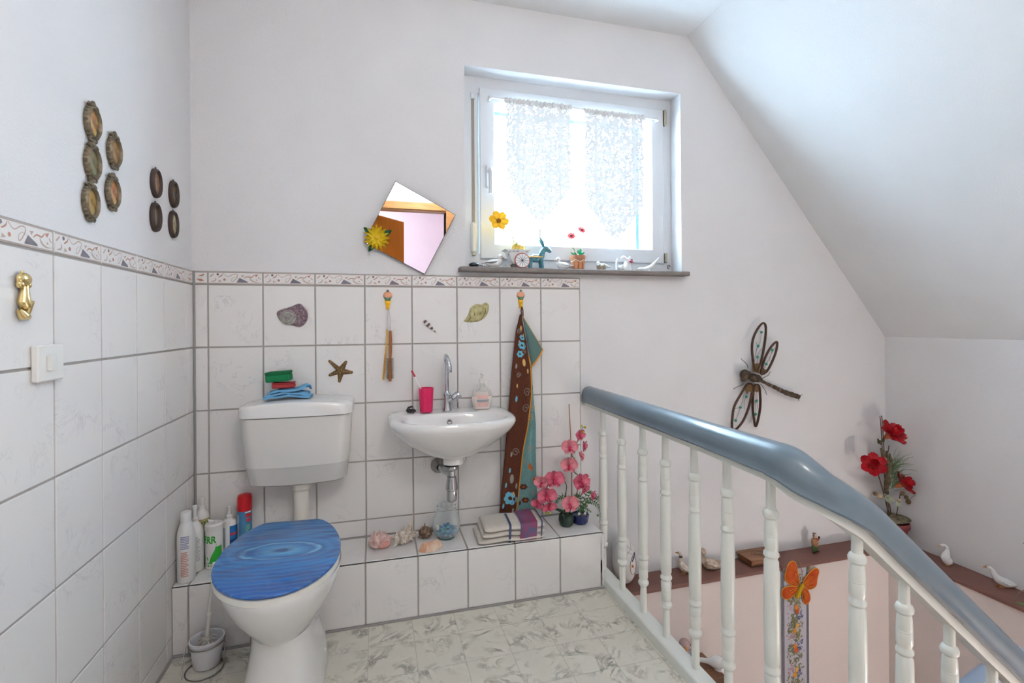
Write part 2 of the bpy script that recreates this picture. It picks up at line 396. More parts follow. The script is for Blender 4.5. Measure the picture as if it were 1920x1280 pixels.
struct(M().box((-1.0, -5.2, -0.2), (1.735, YF - 0.15, 0)).build('floor_pink_room', mat('brown_carpet', (150, 120, 100), 0.95, bump=0.002), angle=None))
wp_ = M(); wp_.box((-1.0, -5.2, 0), (1.9, -5.05, 2.5)); wp_.box((1.70, -5.05, 0), (1.9, YF - 0.15, 2.5)); wp_.box((-1.0, -5.05, 0), (-0.85, YF - 0.15, 2.5))
struct(wp_.build('wall_pink_room', PINK, angle=None))
struct(M().box((-1.0, -5.2, 2.5), (1.9, YF - 0.15, 2.6)).build('ceiling_pink_room', CEILP, angle=None))
# unseen globes added as fill light for hall, pink room and lower stairs
def fill_globe(label, loc, power, color):
    t = thing('ceiling_lamp', label, 'lamp', loc)
    M().lathe([(0, 0), (.06, 0), (.06, -.02), (.02, -.03), (.02, -.06), (0, -.06)], 24).build('canopy', WHITEPVC, t)
    m = M(); m.ell((0, 0, -.23), .18, 24, 16); m.build('fill_globe', mat('fill_globe_glow_%d' % power, color, 0.3, emit=power / (PI * 0.407)), t)
fill_globe('added round fill lamp in the hall behind the camera', (1.15, -2.55, ZC), 33, (255, 249, 242))
fill_globe('added round fill lamp in the pink room', (0.6, -4.1, 2.5), 13, (255, 250, 246))
fill_globe('added round fill lamp by the lower stair flight', (3.30, -2.35, -.55), 36, (255, 246, 238))
# sloping stair below the landing rail (mostly out of frame)
for i in range(9):
    x0 = 1.76 + 0.216 * i; z0 = -0.19 * (i + 1)
    if x0 > 3.3: break
    struct(M().box((x0 - 0.02, -2.98, z0 - 0.04), (min(x0 + 0.216, 3.479), -1.345, z0), 0, 0.006).build('stair_tread', make_wood('stair_wood', (110, 70, 46), (132, 88, 58), 1) if i == 0 else bpy.data.materials['stair_wood'], angle=None), 'brown wooden stair tread below the sloping rail, step %s from the top' % ('first second third fourth fifth sixth seventh eighth'.split()[i]))
# low shelf of the stair wall
tag(M().box((1.737, -0.42, -0.485), (2.262, -0.131, -0.46), 0, 0.004).build('wooden_shelf', make_wood('brown_shelf_wood', (120, 82, 58), (142, 100, 74), 0)), 'brown wooden shelf board low in the stairwell beside the landing edge', 'shelf')

# ---------------------------------------------------------------- tiles
W_, H_, XT, ZT, BH = 0.203, 0.25515, 0.0523, 1.3468, 0.0546
G = 0.0062; TH = 0.008
TMESH = {}
def tile_mesh(w, h):
    k = (round(w, 4), round(h, 4))
    if k not in TMESH:
        m = M(); c = 0.0012
        vs = [(-w / 2, -h / 2, 0), (w / 2, -h / 2, 0), (w / 2, h / 2, 0), (-w / 2, h / 2, 0)]
        vs += [(x, y, TH - c) for x, y, _ in vs[:4]] + [(x * (1 - 2 * c / w), y * (1 - 2 * c / h), TH) for x, y, _ in vs[:4]]
        m.add(vs, [(4, 5, 9, 8), (5, 6, 10, 9), (6, 7, 11, 10), (7, 4, 8, 11), (8, 9, 10, 11), (0, 1, 5, 4), (1, 2, 6, 5), (2, 3, 7, 6), (3, 0, 4, 7)])
        TMESH[k] = m.mesh('tile', TILE, None)
    return TMESH[k]
def put_tile(parent, T, x0, x1, y0, y1, name='tile'):
    "tile rectangle in the plane of T, grout gap taken off"
    w = x1 - x0 - G; h = y1 - y0 - G
    if w < 0.004 or h < 0.004: return None
    o = link(name, tile_mesh(w, h), parent)
    o.matrix_local = T @ Matrix.Translation(((x0 + x1) / 2, (y0 + y1) / 2, 0))
    return o
# border print, one shared mesh for full tiles
PR_BROWN = mat('print_tan', (192, 168, 156), 0.3); PR_RUST = mat('print_rust', (186, 132, 110), 0.3); PR_GREY = mat('print_slate', (122, 116, 126), 0.3); PR_LINE = mat('print_line', (176, 160, 152), 0.3)
def border_print(w, h):
    m = M(); z = TH + 0.0004
    def poly(p, mi): m.add([(x, y, z) for x, y in p], [tuple(range(len(p)))], mi)
    def rib(pts, r, mi):
        P = smooth_path([(x, y, 0) for x, y in pts], 5); q = []
        for i, p in enumerate(P):
            d = (P[min(i + 1, len(P) - 1)] - P[max(i - 1, 0)]).normalized(); t = i / (len(P) - 1); rr = r * (0.35 + 0.65 * math.sin(PI * min(1, t + 0.12)))
            q.append((p.x - d.y * rr, p.y + d.x * rr, z)); q.append((p.x + d.y * rr, p.y - d.x * rr, z))
        m.add(q, [(2 * i, 2 * i + 1, 2 * i + 3, 2 * i + 2) for i in range(len(P) - 1)], mi)
    def disc(x, y, r, mi): poly([(x + r * math.cos(i * PI / 5), y + r * math.sin(i * PI / 5)) for i in range(10)], mi)
    X = lambda t: -w / 2 + t * w; Y = lambda t: -h / 2 + t * h
    poly([(X(0), Y(0.965)), (X(1), Y(0.965)), (X(1), Y(0.905)), (X(0), Y(0.905))], 3); poly([(X(0), Y(0.03)), (X(1), Y(0.03)), (X(1), Y(0.09)), (X(0), Y(0.09))], 3)
    poly([(X(.515), Y(.13)), (X(.735), Y(.13)), (X(.725), Y(.22)), (X(.575), Y(.52))], 2)
    disc(X(.17), Y(.78), h * .095, 2); disc(X(.295), Y(.36), h * .095, 1); disc(X(.90), Y(.36), h * .06, 0)
    poly([(X(.18), Y(.16)), (X(.25), Y(.22)), (X(.19), Y(.36))], 0); poly([(X(.60), Y(.72)), (X(.67), Y(.74)), (X(.63), Y(.55))], 0); poly([(X(.02), Y(.62)), (X(.09), Y(.86)), (X(.10), Y(.78)), (X(.04), Y(.55))], 0)
    rib([(X(.05), Y(.2)), (X(.11), Y(.25)), (X(.135), Y(.42)), (X(.11), Y(.5))], h * .045, 0); rib([(X(.18), Y(.55)), (X(.24), Y(.68)), (X(.26), Y(.86))], h * .04, 1)
    rib([(X(.27), Y(.88)), (X(.36), Y(.62)), (X(.47), Y(.82)), (X(.54), Y(.75)), (X(.50), Y(.4)), (X(.44), Y(.2)), (X(.43), Y(.4)), (X(.49), Y(.58)), (X(.56), Y(.48))], h * .028, 0)
    rib([(X(.66), Y(.48)), (X(.72), Y(.62)), (X(.80), Y(.58)), (X(.85), Y(.74)), (X(.91), Y(.80))], h * .035, 1); poly([(X(.86), Y(.70)), (X(.93), Y(.86)), (X(.90), Y(.62))], 1)
    rib([(X(.77), Y(.52)), (X(.80), Y(.32)), (X(.88), Y(.18)), (X(.98), Y(.2))], h * .05, 0); rib([(X(.93), Y(.62)), (X(.95), Y(.5)), (X(.985), Y(.42))], h * .04, 0)
    return m.mesh('print', [PR_BROWN, PR_RUST, PR_GREY, PR_LINE], None)
BPM = border_print(W_ - G, BH - 0.004)
def put_border(parent, T, x0, x1):
    t = put_tile(parent, T, x0, x1, ZT, ZT + BH, 'border_tile')
    if t is None: return
    if x1 - x0 > 0.19: link('print', BPM, t)
    else:
        m = M(); z = TH + 0.0004; w = x1 - x0 - G; h = BH - 0.004
        for y in (0.935, 0.06): m.add([(-w / 2, (y - .53) * h, z), (w / 2, (y - .53) * h, z), (w / 2, (y - .47) * h, z), (-w / 2, (y - .47) * h, z)], [(0, 1, 2, 3)], 1)
        m.add([(-w * .3, -h * .1, z), (0, -h * .3, z), (w * .3, -h * .25, z), (w * .1, -h * .1, z)], [(0, 1, 2, 3)], 0)
        m.add([(-w * .2, h * .1, z), (w * .25, h * .15, z), (w * .3, h * .32, z)], [(0, 1, 2)], 0)
        m.build('print', [PR_RUST, PR_LINE], t, None)
rows = [(ZT - (k + 1) * H_, ZT - k * H_) for k in range(6)]
ZL = 0.2506
TB = Matrix.Translation((0, 0.008, 0)) @ WALLB
cols = [(-0.001, XT)] + [(XT + j * W_, XT + (j + 1) * W_) for j in range(8)]
g = M().box((0, 0.0035, ZL - 0.01), (1.678, 0.0079, ZT + BH)); g.build('grout_bed', GROUT, wb, None)
for (c0, c1) in cols:
    for (r0, r1) in rows[:4] + [(ZL + 0.002, rows[4][1])]: put_tile(wb, TB, c0, c1, r0, r1)
    put_border(wb, TB, c0, c1)
TL = Matrix.Translation((-0.008, 0, 0)) @ frame((0, 0, 0), (1, 0, 0))     # local x = world y ... sign fixed below
# left wall plane: local x = -world y
TL = Matrix(((0, 0, 1, -0.008), (-1, 0, 0, 0), (0, 1, 0, 0), (0, 0, 0, 1)))
TL = Matrix(((0, 0, 1, -0.008), (1, 0, 0, 0), (0, 1, 0, 0), (0, 0, 0, 1)))
YL = -0.0777
lcols = [(YL, 0.0)] + [(YL - (j + 1) * W_, YL - j * W_) for j in range(14)]
M().box((-0.0079, -2.92, 0), (-0.0035, 0, ZT + BH)).build('grout_bed', GROUT, tw, None)
lrows = rows[:5] + [(-0.004, rows[4][0])]
for (c0, c1) in lcols:
    for (r0, r1) in lrows:
        if c0 > -0.237 and r1 < 0.33 and r0 < 0.2: continue
        put_tile(tw, TL, c0, c1, r0, r1)
    put_border(tw, TL, c0, c1)
# tiled ledge
DL = 0.238
lg = struct(M().box((0.0, -DL + 0.005, 0.0), (1.672, 0.0, ZL - 0.005)).build('trim_1', [WALLP], angle=None), 'low white tiled ledge along the back wall')
gb = M(); gb.box((0, -DL + 0.0035, 0), (1.676, -DL + 0.006, ZL - 0.0035)); gb.box((0, -DL + 0.0035, ZL - 0.006), (1.676, 0, ZL - 0.0035)); gb.build('grout_bed', GROUT, lg, None)
TF = Matrix.Translation((0, -DL + TH, 0)) @ WALLB
TT = Matrix.Translation((0, 0, ZL - TH))
for (c0, c1) in cols:
    put_tile(lg, TF, c0, min(c1, 1.676), 0.004, ZL - 0.003); put_tile(lg, TT, c0, min(c1, 1.676), -DL + 0.003, 0.0)
M().box((1.664, -DL, 0.0), (1.682, 0.004, ZL - 0.012)).build('end_panel', WALLP, lg, None)
cm = M(); cm.tube([(0.004, -0.003, ZL), (0.004, -0.003, ZT + BH)], 0.0045, 6)
struct(cm.build('trim_5', CAULK), 'grey caulk line down the tiled corner')
cm = M(); cm.tube([(0.0, -DL - 0.001, 0.001), (1.68, -DL - 0.001, 0.001)], 0.006, 6); cm.tube([(0.002, -DL, 0.001), (0.002, -2.9, 0.001)], 0.006, 6); cm.tube([(0.0, -0.002, ZL), (1.68, -0.002, ZL)], 0.004, 6)
struct(cm.build('baseboard_back', CAULK), 'grey caulk line along the floor and ledge')

# ---------------------------------------------------------------- window
GLASS = bpy.data.materials.new('window_glass'); GLASS.use_nodes = True; nt = GLASS.node_tree
nt.nodes.remove(nt.nodes['Principled BSDF']); tr = N(nt, 'ShaderNodeBsdfTransparent'); gl = N(nt, 'ShaderNodeBsdfGlossy'); gl.inputs['Roughness'].default_value = 0.02
mx = N(nt, 'ShaderNodeMixShader'); mx.inputs[0].default_value = 0.05; nt.links.new(tr.outputs[0], mx.inputs[1]); nt.links.new(gl.outputs[0], mx.inputs[2]); nt.links.new(mx.outputs[0], nt.nodes['Material Output'].inputs['Surface'])
def ring_frame(m, x0, x1, z0, z1, w, y0, y1, c=0.004, wb_=None):
    "mitred frame"
    wb2 = w if wb_ is None else wb_
    outer = [(x0, z0), (x1, z0), (x1, z1), (x0, z1)]; inner = [(x0 + w, z0 + wb2), (x1 - w, z0 + wb2), (x1 - w, z1 - w), (x0 + w, z1 - w)]
    oc = [(x0 + c, z0 + c), (x1 - c, z0 + c), (x1 - c, z1 - c), (x0 + c, z1 - c)]; ic = [(inner[0][0] - c, inner[0][1] - c), (inner[1][0] + c, inner[1][1] - c), (inner[2][0] + c, inner[2][1] + c), (inner[3][0] - c, inner[3][1] + c)]
    L_ = [[(x, y1, z) for x, z in outer], [(x, y0 + c, z) for x, z in outer], [(x, y0, z) for x, z in oc], [(x, y0, z) for x, z in ic], [(x, y0 + c, z) for x, z in inner], [(x, y1, z) for x, z in inner]]
    m.loft(L_ + [L_[0]], cap0=False, cap1=False)
wf_ = M(); ring_frame(wf_, 1.108, 2.258, 1.435, 2.382, 0.085, 0.10, 0.17)
win = struct(wf_.build('window_1', WHITEPVC, angle=25), 'white framed tilt window in the back wall')
ms = M(); ring_frame(ms, 1.197, 2.203, 1.494, 2.322, 0.074, 0.086, 0.15); sash = ms.build('sash', WHITEPVC, win, 25)
M().box((1.262, 0.118, 1.56), (2.14, 0.122, 2.26)).build('pane', GLASS, win, None)
hm = M(); hm.box((1.226, 0.074, 1.838), (1.254, 0.087, 1.945), 0, 0.004); hm.tube([(1.24, 0.078, 1.915), (1.24, 0.05, 1.915), (1.24, 0.044, 1.905), (1.24, 0.044, 1.80)], [0.010, 0.010, 0.010, 0.009], 10); hm.build('handle', WHITEPVC, win)
BRASSY = mat('dull_hinge_metal', (176, 168, 148), 0.4, 0.6)
for z in (2.235, 1.50):
    M().box((2.205, 0.078, z), (2.219, 0.10, z + (0.085 if z > 2 else 0.05)), 0, 0.003).build('hinge', BRASSY, win)
hk = M(); hk.tube([(2.232 + 0.008 * math.cos(t * PI / 5), 0.09, 1.478 + 0.010 * math.sin(t * PI / 5)) for t in range(9)], 0.002, 6); hk.build('hook', mat('dark_steel', (70, 68, 66), 0.4, 0.8), win)
DARKG = mat('dark_blue_gasket', (58, 88, 104), 0.6)
gm = M(); gm.box((2.10, 0.20, 1.46), (2.118, 0.24, 2.25)); gm.box((1.25, 0.20, 2.245), (2.118, 0.24, 2.262)); gm.build('shutter_guide', DARKG, win, None)
# roller blind strap
st = thing('blind_strap', 'beige roller blind strap with plastic winder on the window frame', 'blind strap', (1.166, 0.0998, 1.51))
M().box((-0.007, -0.003, 0.15), (0.007, 0, 0.76)).build('strap', mat('strap_fabric', (150, 142, 130), 0.9), st, None)
M().box((-0.010, -0.012, 0.755), (0.010, 0, 0.785), 0, 0.003).build('guide', WHITEPVC, st)
wm = M(); wm.box((-0.014, -0.024, 0.012), (0.014, 0, 0.158), 0, 0.008); wm.build('winder', mat('cream_plastic', (228, 222, 208), 0.4), st)
M().box((-0.008, -0.014, -0.002), (0.008, 0, 0.014), 0, 0.003).build('clip', BRASSY, st)
# sill
si = M(); si.box((1.075, -0.05, 1.418), (2.268, 0.10, 1.4395), 0, 0.004); struct(si.build('trim_6', STONE), 'grey stone window sill full of small ornaments')

# ---------------------------------------------------------------- lace curtains
def lace_mat():
    m = bpy.data.materials.new('white_lace'); m.use_nodes = True; nt = m.node_tree; L = nt.links.new
    nt.nodes.remove(nt.nodes['Principled BSDF'])
    tc = N(nt, 'ShaderNodeTexCoord')
    v = N(nt, 'ShaderNodeTexVoronoi', feature='DISTANCE_TO_EDGE'); v.inputs['Scale'].default_value = 60; L(tc.outputs['Object'], v.inputs['Vector'])
    lt = N(nt, 'ShaderNodeMath', operation='LESS_THAN'); lt.inputs[1].default_value = 0.20; L(v.outputs['Distance'], lt.inputs[0])
    n = N(nt, 'ShaderNodeTexNoise'); n.inputs['Scale'].default_value = 44; n.inputs['Detail'].default_value = 1; L(tc.outputs['Object'], n.inputs['Vector'])
    g_ = N(nt, 'ShaderNodeMath', operation='GREATER_THAN'); g_.inputs[1].default_value = 0.53; L(n.outputs['Fac'], g_.inputs[0])
    sx = N(nt, 'ShaderNodeSeparateXYZ'); L(tc.outputs['Object'], sx.inputs[0])
    ab = N(nt, 'ShaderNodeMath', operation='ABSOLUTE'); L(sx.outputs[0], ab.inputs[0])
    s1 = N(nt, 'ShaderNodeMath', operation='SUBTRACT'); s1.inputs[1].default_value = 0.107; L(ab.outputs[0], s1.inputs[0])
    a2 = N(nt, 'ShaderNodeMath', operation='ABSOLUTE'); L(s1.outputs[0], a2.inputs[0])
    l2 = N(nt, 'ShaderNodeMath', operation='LESS_THAN'); l2.inputs[1].default_value = 0.007; L(a2.outputs[0], l2.inputs[0])
    m1 = N(nt, 'ShaderNodeMath', operation='MAXIMUM'); L(lt.outputs[0], m1.inputs[0]); L(g_.outputs[0], m1.inputs[1])
    m2 = N(nt, 'ShaderNodeMath', operation='MAXIMUM'); L(m1.outputs[0], m2.inputs[0]); L(l2.outputs[0], m2.inputs[1])
    mm = N(nt, 'ShaderNodeMath', operation='MULTIPLY'); mm.inputs[1].default_value = 1.0; L(m2.outputs[0], mm.inputs[0])
    tr = N(nt, 'ShaderNodeBsdfTransparent'); tl = N(nt, 'ShaderNodeBsdfTranslucent'); tl.inputs[0].default_value = (0.95, 0.95, 0.95, 1); df_ = N(nt, 'ShaderNodeBsdfDiffuse'); df_.inputs[0].default_value = (0.80, 0.80, 0.80, 1)
    x1 = N(nt, 'ShaderNodeMixShader'); x1.inputs[0].default_value = 0.986; L(tl.outputs[0], x1.inputs[1]); L(df_.outputs[0], x1.inputs[2])
    x2 = N(nt, 'ShaderNodeMixShader'); L(mm.outputs[0], x2.inputs[0]); L(tr.outputs[0], x2.inputs[1]); L(x1.outputs[0], x2.inputs[2]); L(x2.outputs[0], nt.nodes['Material Output'].inputs['Surface'])
    return m
LACE = lace_mat()
rd = thing('curtain_rod', 'thin white curtain rod across the window sash', 'curtain rod', (1.70, 0.062, 2.26))
M().tube([(-0.45, 0, 0.008), (0.465, 0, -0.006)], 0.0055, 8).build('rod', WHITEPVC, rd)
for s_ in (-1, 1): M().box((s_ * 0.455 - 0.006, -0.006, -0.009 - s_ * 0.006), (s_ * 0.455 + 0.006, 0.024, 0.011 - s_ * 0.006), 0, 0.002).build('bracket', WHITEPVC, rd)
def curtain(x0, x1, ztop, zside, zbot, label, tassel):
    xc = (x0 + x1) / 2; hw = (x1 - x0) / 2
    t = thing('lace_curtain', label, 'curtain', (xc, 0.056, zbot), group='lace panels in the window')
    def low(u):
        a = abs(2 * u - 1)
        pt = zside - zbot - 0.01
        return (pt * a ** 1.25) + 0.012 * abs(math.sin(u * PI * 9))
    def fn(u, v):
        z = (ztop - zbot) + (low(u) - (ztop - zbot)) * v
        x = -hw + 2 * hw * u + (0.006 * math.sin(v * 60) if u in (0, 1) else 0)
        return (x, 0.006 * math.sin(u * 21 + 0.5) * (0.4 + 0.6 * v), z)
    m = M().grid(fn, 30, 40); m.build('panel', LACE, t, 60)
    r = M()
    for i in range(16):
        u = i / 15; r.ell((-hw + 2 * hw * u, 0, ztop - zbot + 0.002 * math.sin(i * 3)), (hw / 15 * 1.2, 0.010, 0.017), 8, 6)
    r.build('rod_pocket', mat('white_cloth', (226, 226, 226), 0.9), t)
    if tassel:
        tm = M(); tm.tube([(0, 0, 0.01), (0, 0, -0.03)], 0.0012, 5); tm.lathe([(0, -0.085), (0.006, -0.085), (0.0055, -0.045), (0.003, -0.036), (0.004, -0.03), (0, -0.026)], 8); tm.build('tassel', mat('grey_thread', (205, 208, 212), 0.9), t)
curtain(1.325, 1.655, 2.258, 1.86, 1.672, 'white lace curtain panel nearer the window handle, with a tassel', True)
curtain(1.735, 2.065, 2.25, 1.80, 1.60, 'longer white lace curtain panel near the hinge side of the window', False)
# ---------------------------------------------------------------- railing
RAILW = mat('white_gloss_paint', (226, 228, 222), 0.35, coat=0.15, var=0.03, vscale=8); RAILG = mat('grey_blue_vinyl', (108, 123, 135), 0.3, coat=0.3, var=0.08, vscale=14)
rl = thing('stair_railing', 'white turned balusters with a grey blue handrail along the landing', 'railing', (1.72, 0, 0))
bp = [(0.0125, 0.0), (0.0125, 0.08), (0.0115, 0.10), (0.0135, 0.103), (0.020, 0.112), (0.0205, 0.120), (0.016, 0.128), (0.0155, 0.133), (0.0178, 0.138), (0.0178, 0.165), (0.017, 0.167), (0.0178, 0.169), (0.017, 0.173), (0.0178, 0.175), (0.019, 0.198), (0.0165, 0.203), (0.0165, 0.207), (0.0205, 0.213), (0.0205, 0.219), (0.0165, 0.226), (0.0165, 0.23), (0.019, 0.236),
      (0.0200, 0.30), (0.0203, 0.36), (0.0195, 0.44), (0.0185, 0.505), (0.0155, 0.511), (0.0155, 0.515), (0.0195, 0.521), (0.0195, 0.527), (0.0155, 0.534), (0.0155, 0.538), (0.0180, 0.544), (0.0180, 0.572), (0.0172, 0.574), (0.0180, 0.576), (0.0172, 0.579), (0.0178, 0.581), (0.0172, 0.584), (0.0176, 0.586), (0.0160, 0.612), (0.0145, 0.618), (0.0195, 0.624), (0.0205, 0.633), (0.0170, 0.641), (0.0125, 0.645), (0.0125, 0.655), (0.0118, 0.76)]
bm_ = M().lathe([(0, 0)] + bp + [(0, 0.76)], 20).mesh('baluster', RAILW, 30)
BY = [-0.153, -0.335, -0.508, -0.668, -0.838, -0.997, -1.167]
for y in BY: link('baluster', bm_, rl, (0, y, 0.038))
YR = -1.315
for x, dz in [(1.836, -0.066), (1.987, -0.212), (2.142, -0.345), (2.297, -0.482), (2.452, -0.618)]: link('baluster', bm_, rl, (x - 1.72, YR, 0.038 + dz))
M().box((-0.04, -1.36, -0.02), (0.022, -0.005, 0.04), 0, 0.004).build('bottom_rail', RAILW, rl)
sm = M(); sm.prism([(0.03, 0.05), (1.76, 0.05 - 1.73 * 0.89), (1.76, -0.30 - 1.73 * 0.89), (0.03, -0.30)], YR - 0.022 + 0, YR + 0.022, 0, frame((0, 0, 0), (0, -1, 0)) @ Matrix.Scale(-1, 4, (0, 0, 1)))
sm.build('stringer', RAILW, rl)
rc = [(0, 0.0, .828), (0, -0.6, .826), (0, -1.185, .822), (0.004, -1.23, .816), (0.022, -1.275, .788), (0.06, -1.306, .757), (0.105, YR, .726), (0.145, YR, .698)]
rail_path = smooth_path(rc[2:], 4)
rail_path = [Vector(rc[0]), Vector((0, -0.3, .827)), Vector(rc[1]), Vector((0, -0.9, .824))] + rail_path
x = 0.145
while x < 0.80: x += 0.08; rail_path.append(Vector((x, YR, .698 - 0.88 * (x - 0.145))))
def sweep(m, path, sect, mi=0):
    rings = []
    for i, p in enumerate(path):
        t = (path[min(i + 1, len(path) - 1)] - path[max(i - 1, 0)]).normalized()
        side = t.cross(Vector((0, 0, 1))).normalized(); upv = side.cross(t)
        k = 1.0 + 0.15 * max(0, 1 - ((i - 8) / 6.0) ** 2) if 3 < i < 15 else 1.0
        rings.append([p + (side * a + upv * b) * k for a, b in sect])
    m.loft(rings, mi)
sect = [(-.027, -.034), (-.038, -.034), (-.0405, -.029), (-.0385, -.024), (-.0385, -.012)] + [(.0385 * math.cos(t * PI / 12 + PI) * 1.0, .040 * math.sin(t * PI / 12)) for t in range(0, 13)] + [(.0385, -.012), (.0385, -.024), (.0405, -.029), (.038, -.034), (.027, -.034)]
hr = M(); sweep(hr, rail_path, sect); hro = hr.build('handrail', RAILG, rl, 40)
jm = M(); jp = Vector(rc[2]); sweep(jm, [jp, jp + Vector((0, -.003, 0))], [(a * 1.03, b * 1.03) for a, b in sect]); jm.build('joint_ring', mat('dark_joint', (74, 86, 96), 0.5), rl, 40)
hw = M(); sweep(hw, rail_path, [(-.022, -.055), (-.022, -.03), (.022, -.03), (.022, -.055)]); hw.build('rail_batten', RAILW, rl, 40)
# second rail of the flight below
lr = thing('lower_stair_rail', 'short glimpse of a blue grey handrail on the lower stair flight', 'handrail', (2.60, -1.0, -0.16))
M().tube([(-0.6, 0, -0.20), (0.0, 0, 0.0), (0.36, 0, 0.13)], 0.032, 12).build('handrail', mat('blue_grey_vinyl', (150, 164, 186), 0.35), lr)
for x in (-0.4, 0.0): M().lathe([(0, -0.8), (0.012, -0.8), (0.018, -0.5), (0.018, -0.2), (0.012, -0.1), (0.012, 0.34 * x - 0.02), (0, 0.34 * x - 0.02)], 12, 0, Matrix.Translation((x, 0, 0))).build('baluster', RAILW, lr)

# ---------------------------------------------------------------- cistern
CER = mat('white_ceramic', (230, 228, 226), 0.12, coat=0.4); CERT = mat('white_tank_plastic', (222, 219, 214), 0.25, coat=0.1); CERL = mat('water_filled_plastic', (205, 203, 199), 0.25, coat=0.1)
ci = thing('cistern', 'white plastic cistern with arched lid mounted above the toilet', 'cistern', (0.405, 0, 0.55))
ci.scale = (1.025, 1, 1)
def tank_ring(hw, d, z, n=40, bow=0.0, zf=None):
    "rounded box ring: back flat on the wall, front corners round; zf(x) bends the height"
    pts = []; rr = 0.045
    seq = [(-hw, -0.002), (-hw, -d + rr)] + [(-hw + rr - rr * math.cos(t * PI / 12), -d + rr - rr * math.sin(t * PI / 12)) for t in range(1, 7)]
    seq += [(-hw + rr + (2 * hw - 2 * rr) * t / 10, -d) for t in range(1, 10)]
    seq += [(hw - rr + rr * math.sin(t * PI / 12), -d + rr - rr * math.cos(t * PI / 12)) for t in range(0, 7)] + [(hw, -0.002)]
    seq += [(hw - 2 * hw * t / 8, -0.002) for t in range(1, 8)]
    for x, y in seq:
        k = 1 - (x / hw) ** 2
        pts.append((x, y - (bow * k if y < -0.03 else 0), z + (zf(x) if zf else 0)))
    return pts
sag = lambda x: -0.010 * (1 - (x / 0.19) ** 2)
low = M().loft([tank_ring(.168, .135, .004, zf=sag), tank_ring(.178, .148, .012, bow=.004, zf=sag), tank_ring(.186, .162, .08, bow=.008, zf=lambda x: -0.004 * (1 - (x / .19) ** 2))]); low.build('tank_lower', CERL, ci, 40)
upb = M().loft([tank_ring(.1862, .1622, .0803, bow=.008, zf=lambda x: -0.004 * (1 - (x / .19) ** 2)), tank_ring(.194, .175, .19, bow=.010), tank_ring(.198, .18, .272, bow=.012)]); upb.build('tank', CERT, ci, 40)
arch = lambda x: 0.016 * (1 - (x / 0.2) ** 2)
a2 = lambda x: arch(x) * 0.99
ld = M().loft([tank_ring(.196, .178, .2735, bow=.012), tank_ring(.205, .187, .276, bow=.013), tank_ring(.205, .187, .307, bow=.013, zf=lambda x: arch(x) * .9), tank_ring(.199, .181, .316, bow=.012, zf=arch), tank_ring(.185, .166, .319, bow=.010, zf=arch), tank_ring(.10, .11, .320, bow=.004, zf=arch)]); ld.build('lid', CER, ci, 40)
M().box((-.022, -.06, .334), (.022, -.03, .341), 0, .002).build('flush_button', CER, ci)
fp = M(); fp.lathe([(0, .0), (.035, .0), (.036, -.03), (.033, -.036), (.028, -.040), (.027, -.20), (0, -.20)], 24, 0, Matrix.Translation((.006, -.1, 0.004))); fp.tube([(.006, -.1, -.19), (.006, -.115, -.225), (.006, -.16, -.245), (.006, -.235, -.245)], .026, 16); fp.build('flush_pipe', mat('cream_pipe', (224, 219, 210), 0.35), ci)
# sponge, sponge, cloth on the cistern
SPR = lambda n, c: mat(n, c, 0.95, bump=0.004, bscale=500, var=0.25, vscale=200)
def cloth_stack():
    t = thing('cleaning_cloth', 'light blue folded cleaning cloth on the cistern lid', 'cloth', (0.365, -0.085, 0.896))
    for k in range(3):
        m = M(); a = 0.085 - 0.008 * k; b = 0.055 - 0.004 * k
        def top(u, v, dz, k=k): return ((u - .5) * 2 * a * (1 + .03 * math.sin(v * 9 + k)), (v - .5) * 2 * b + 0.002 * math.sin(u * 11 + k), dz + 0.010 * k + 0.0016 * math.sin(u * 14 + v * 6 + k * 2) - 0.010 * (2 * u - 1) ** 2 + (0.022 * max(0, u - .72) / .28 if k == 2 else 0) + (.006 * math.sin(v * 12) if u > .8 else 0))
        rim = [top(0, j / 8, 0) for j in range(9)]
        P0 = [[top(i / 18, j / 8, 0) for i in range(19)] for j in range(9)]; P1 = [[top(i / 18, j / 8, 0.0075) for i in range(19)] for j in range(9)]
        vs = [p for r in P0 for p in r] + [p for r in P1 for p in r]; n = 19; o = 19 * 9; fs = []
        for j in range(8):
            for i in range(18): q = j * n + i; fs.append((q, q + n, q + n + 1, q + 1)); fs.append((o + q, o + q + 1, o + q + n + 1, o + q + n))
        for i in range(18): fs.append((i, i + 1, o + i + 1, o + i)); q = 8 * n + i; fs.append((q + 1, q, o + q, o + q + 1))
        for j in range(8): q = j * n; fs.append((q + n, q, o + q, o + q + n)); q += 18; fs.append((q, q + n, o + q + n, o + q))
        m.add(vs, fs); m.build('fold', mat('light_blue_cloth', (112, 172, 214), 0.9, bump=0.001, bscale=400, var=0.15, vscale=20), t, 60)
    rm = M(); rm.tube([(.045, -.02, .026), (.062, -.01, .040), (.078, .0, .038), (.084, .01, .022)], [.008, .011, .010, .006], 8, flat=.5); rm.build('fold', MATS['light_blue_cloth'], t)
cloth_stack()
def sponge(name, label, loc, rz, c, pad, sz=(.078, .05, .026), tilt=0):
    t = thing(name, label, 'sponge', loc, (0, tilt, rz))
    a, b, h = sz
    M().box((-a / 2, -b / 2, 0), (a / 2, b / 2, h * .72), 0, .004).build('foam', SPR(name + '_foam_' + str(c[0]), c), t)
    M().box((-a / 2, -b / 2, h * .72), (a / 2, b / 2, h), 0, .002).build('scouring_pad', SPR(name + '_pad_' + str(pad[0]), pad), t)
sponge('sponge', 'red sponge lying between the blue cloth and green sponge', (0.347, -0.080, 0.9265), R(4), (206, 72, 76), (190, 60, 62), (.085, .05, .022))
sponge('sponge', 'green scouring sponge on top of the red sponge', (0.330, -0.078, 0.9535), R(-6), (26, 140, 84), (30, 122, 74), (.090, .060, .040), R(-4))

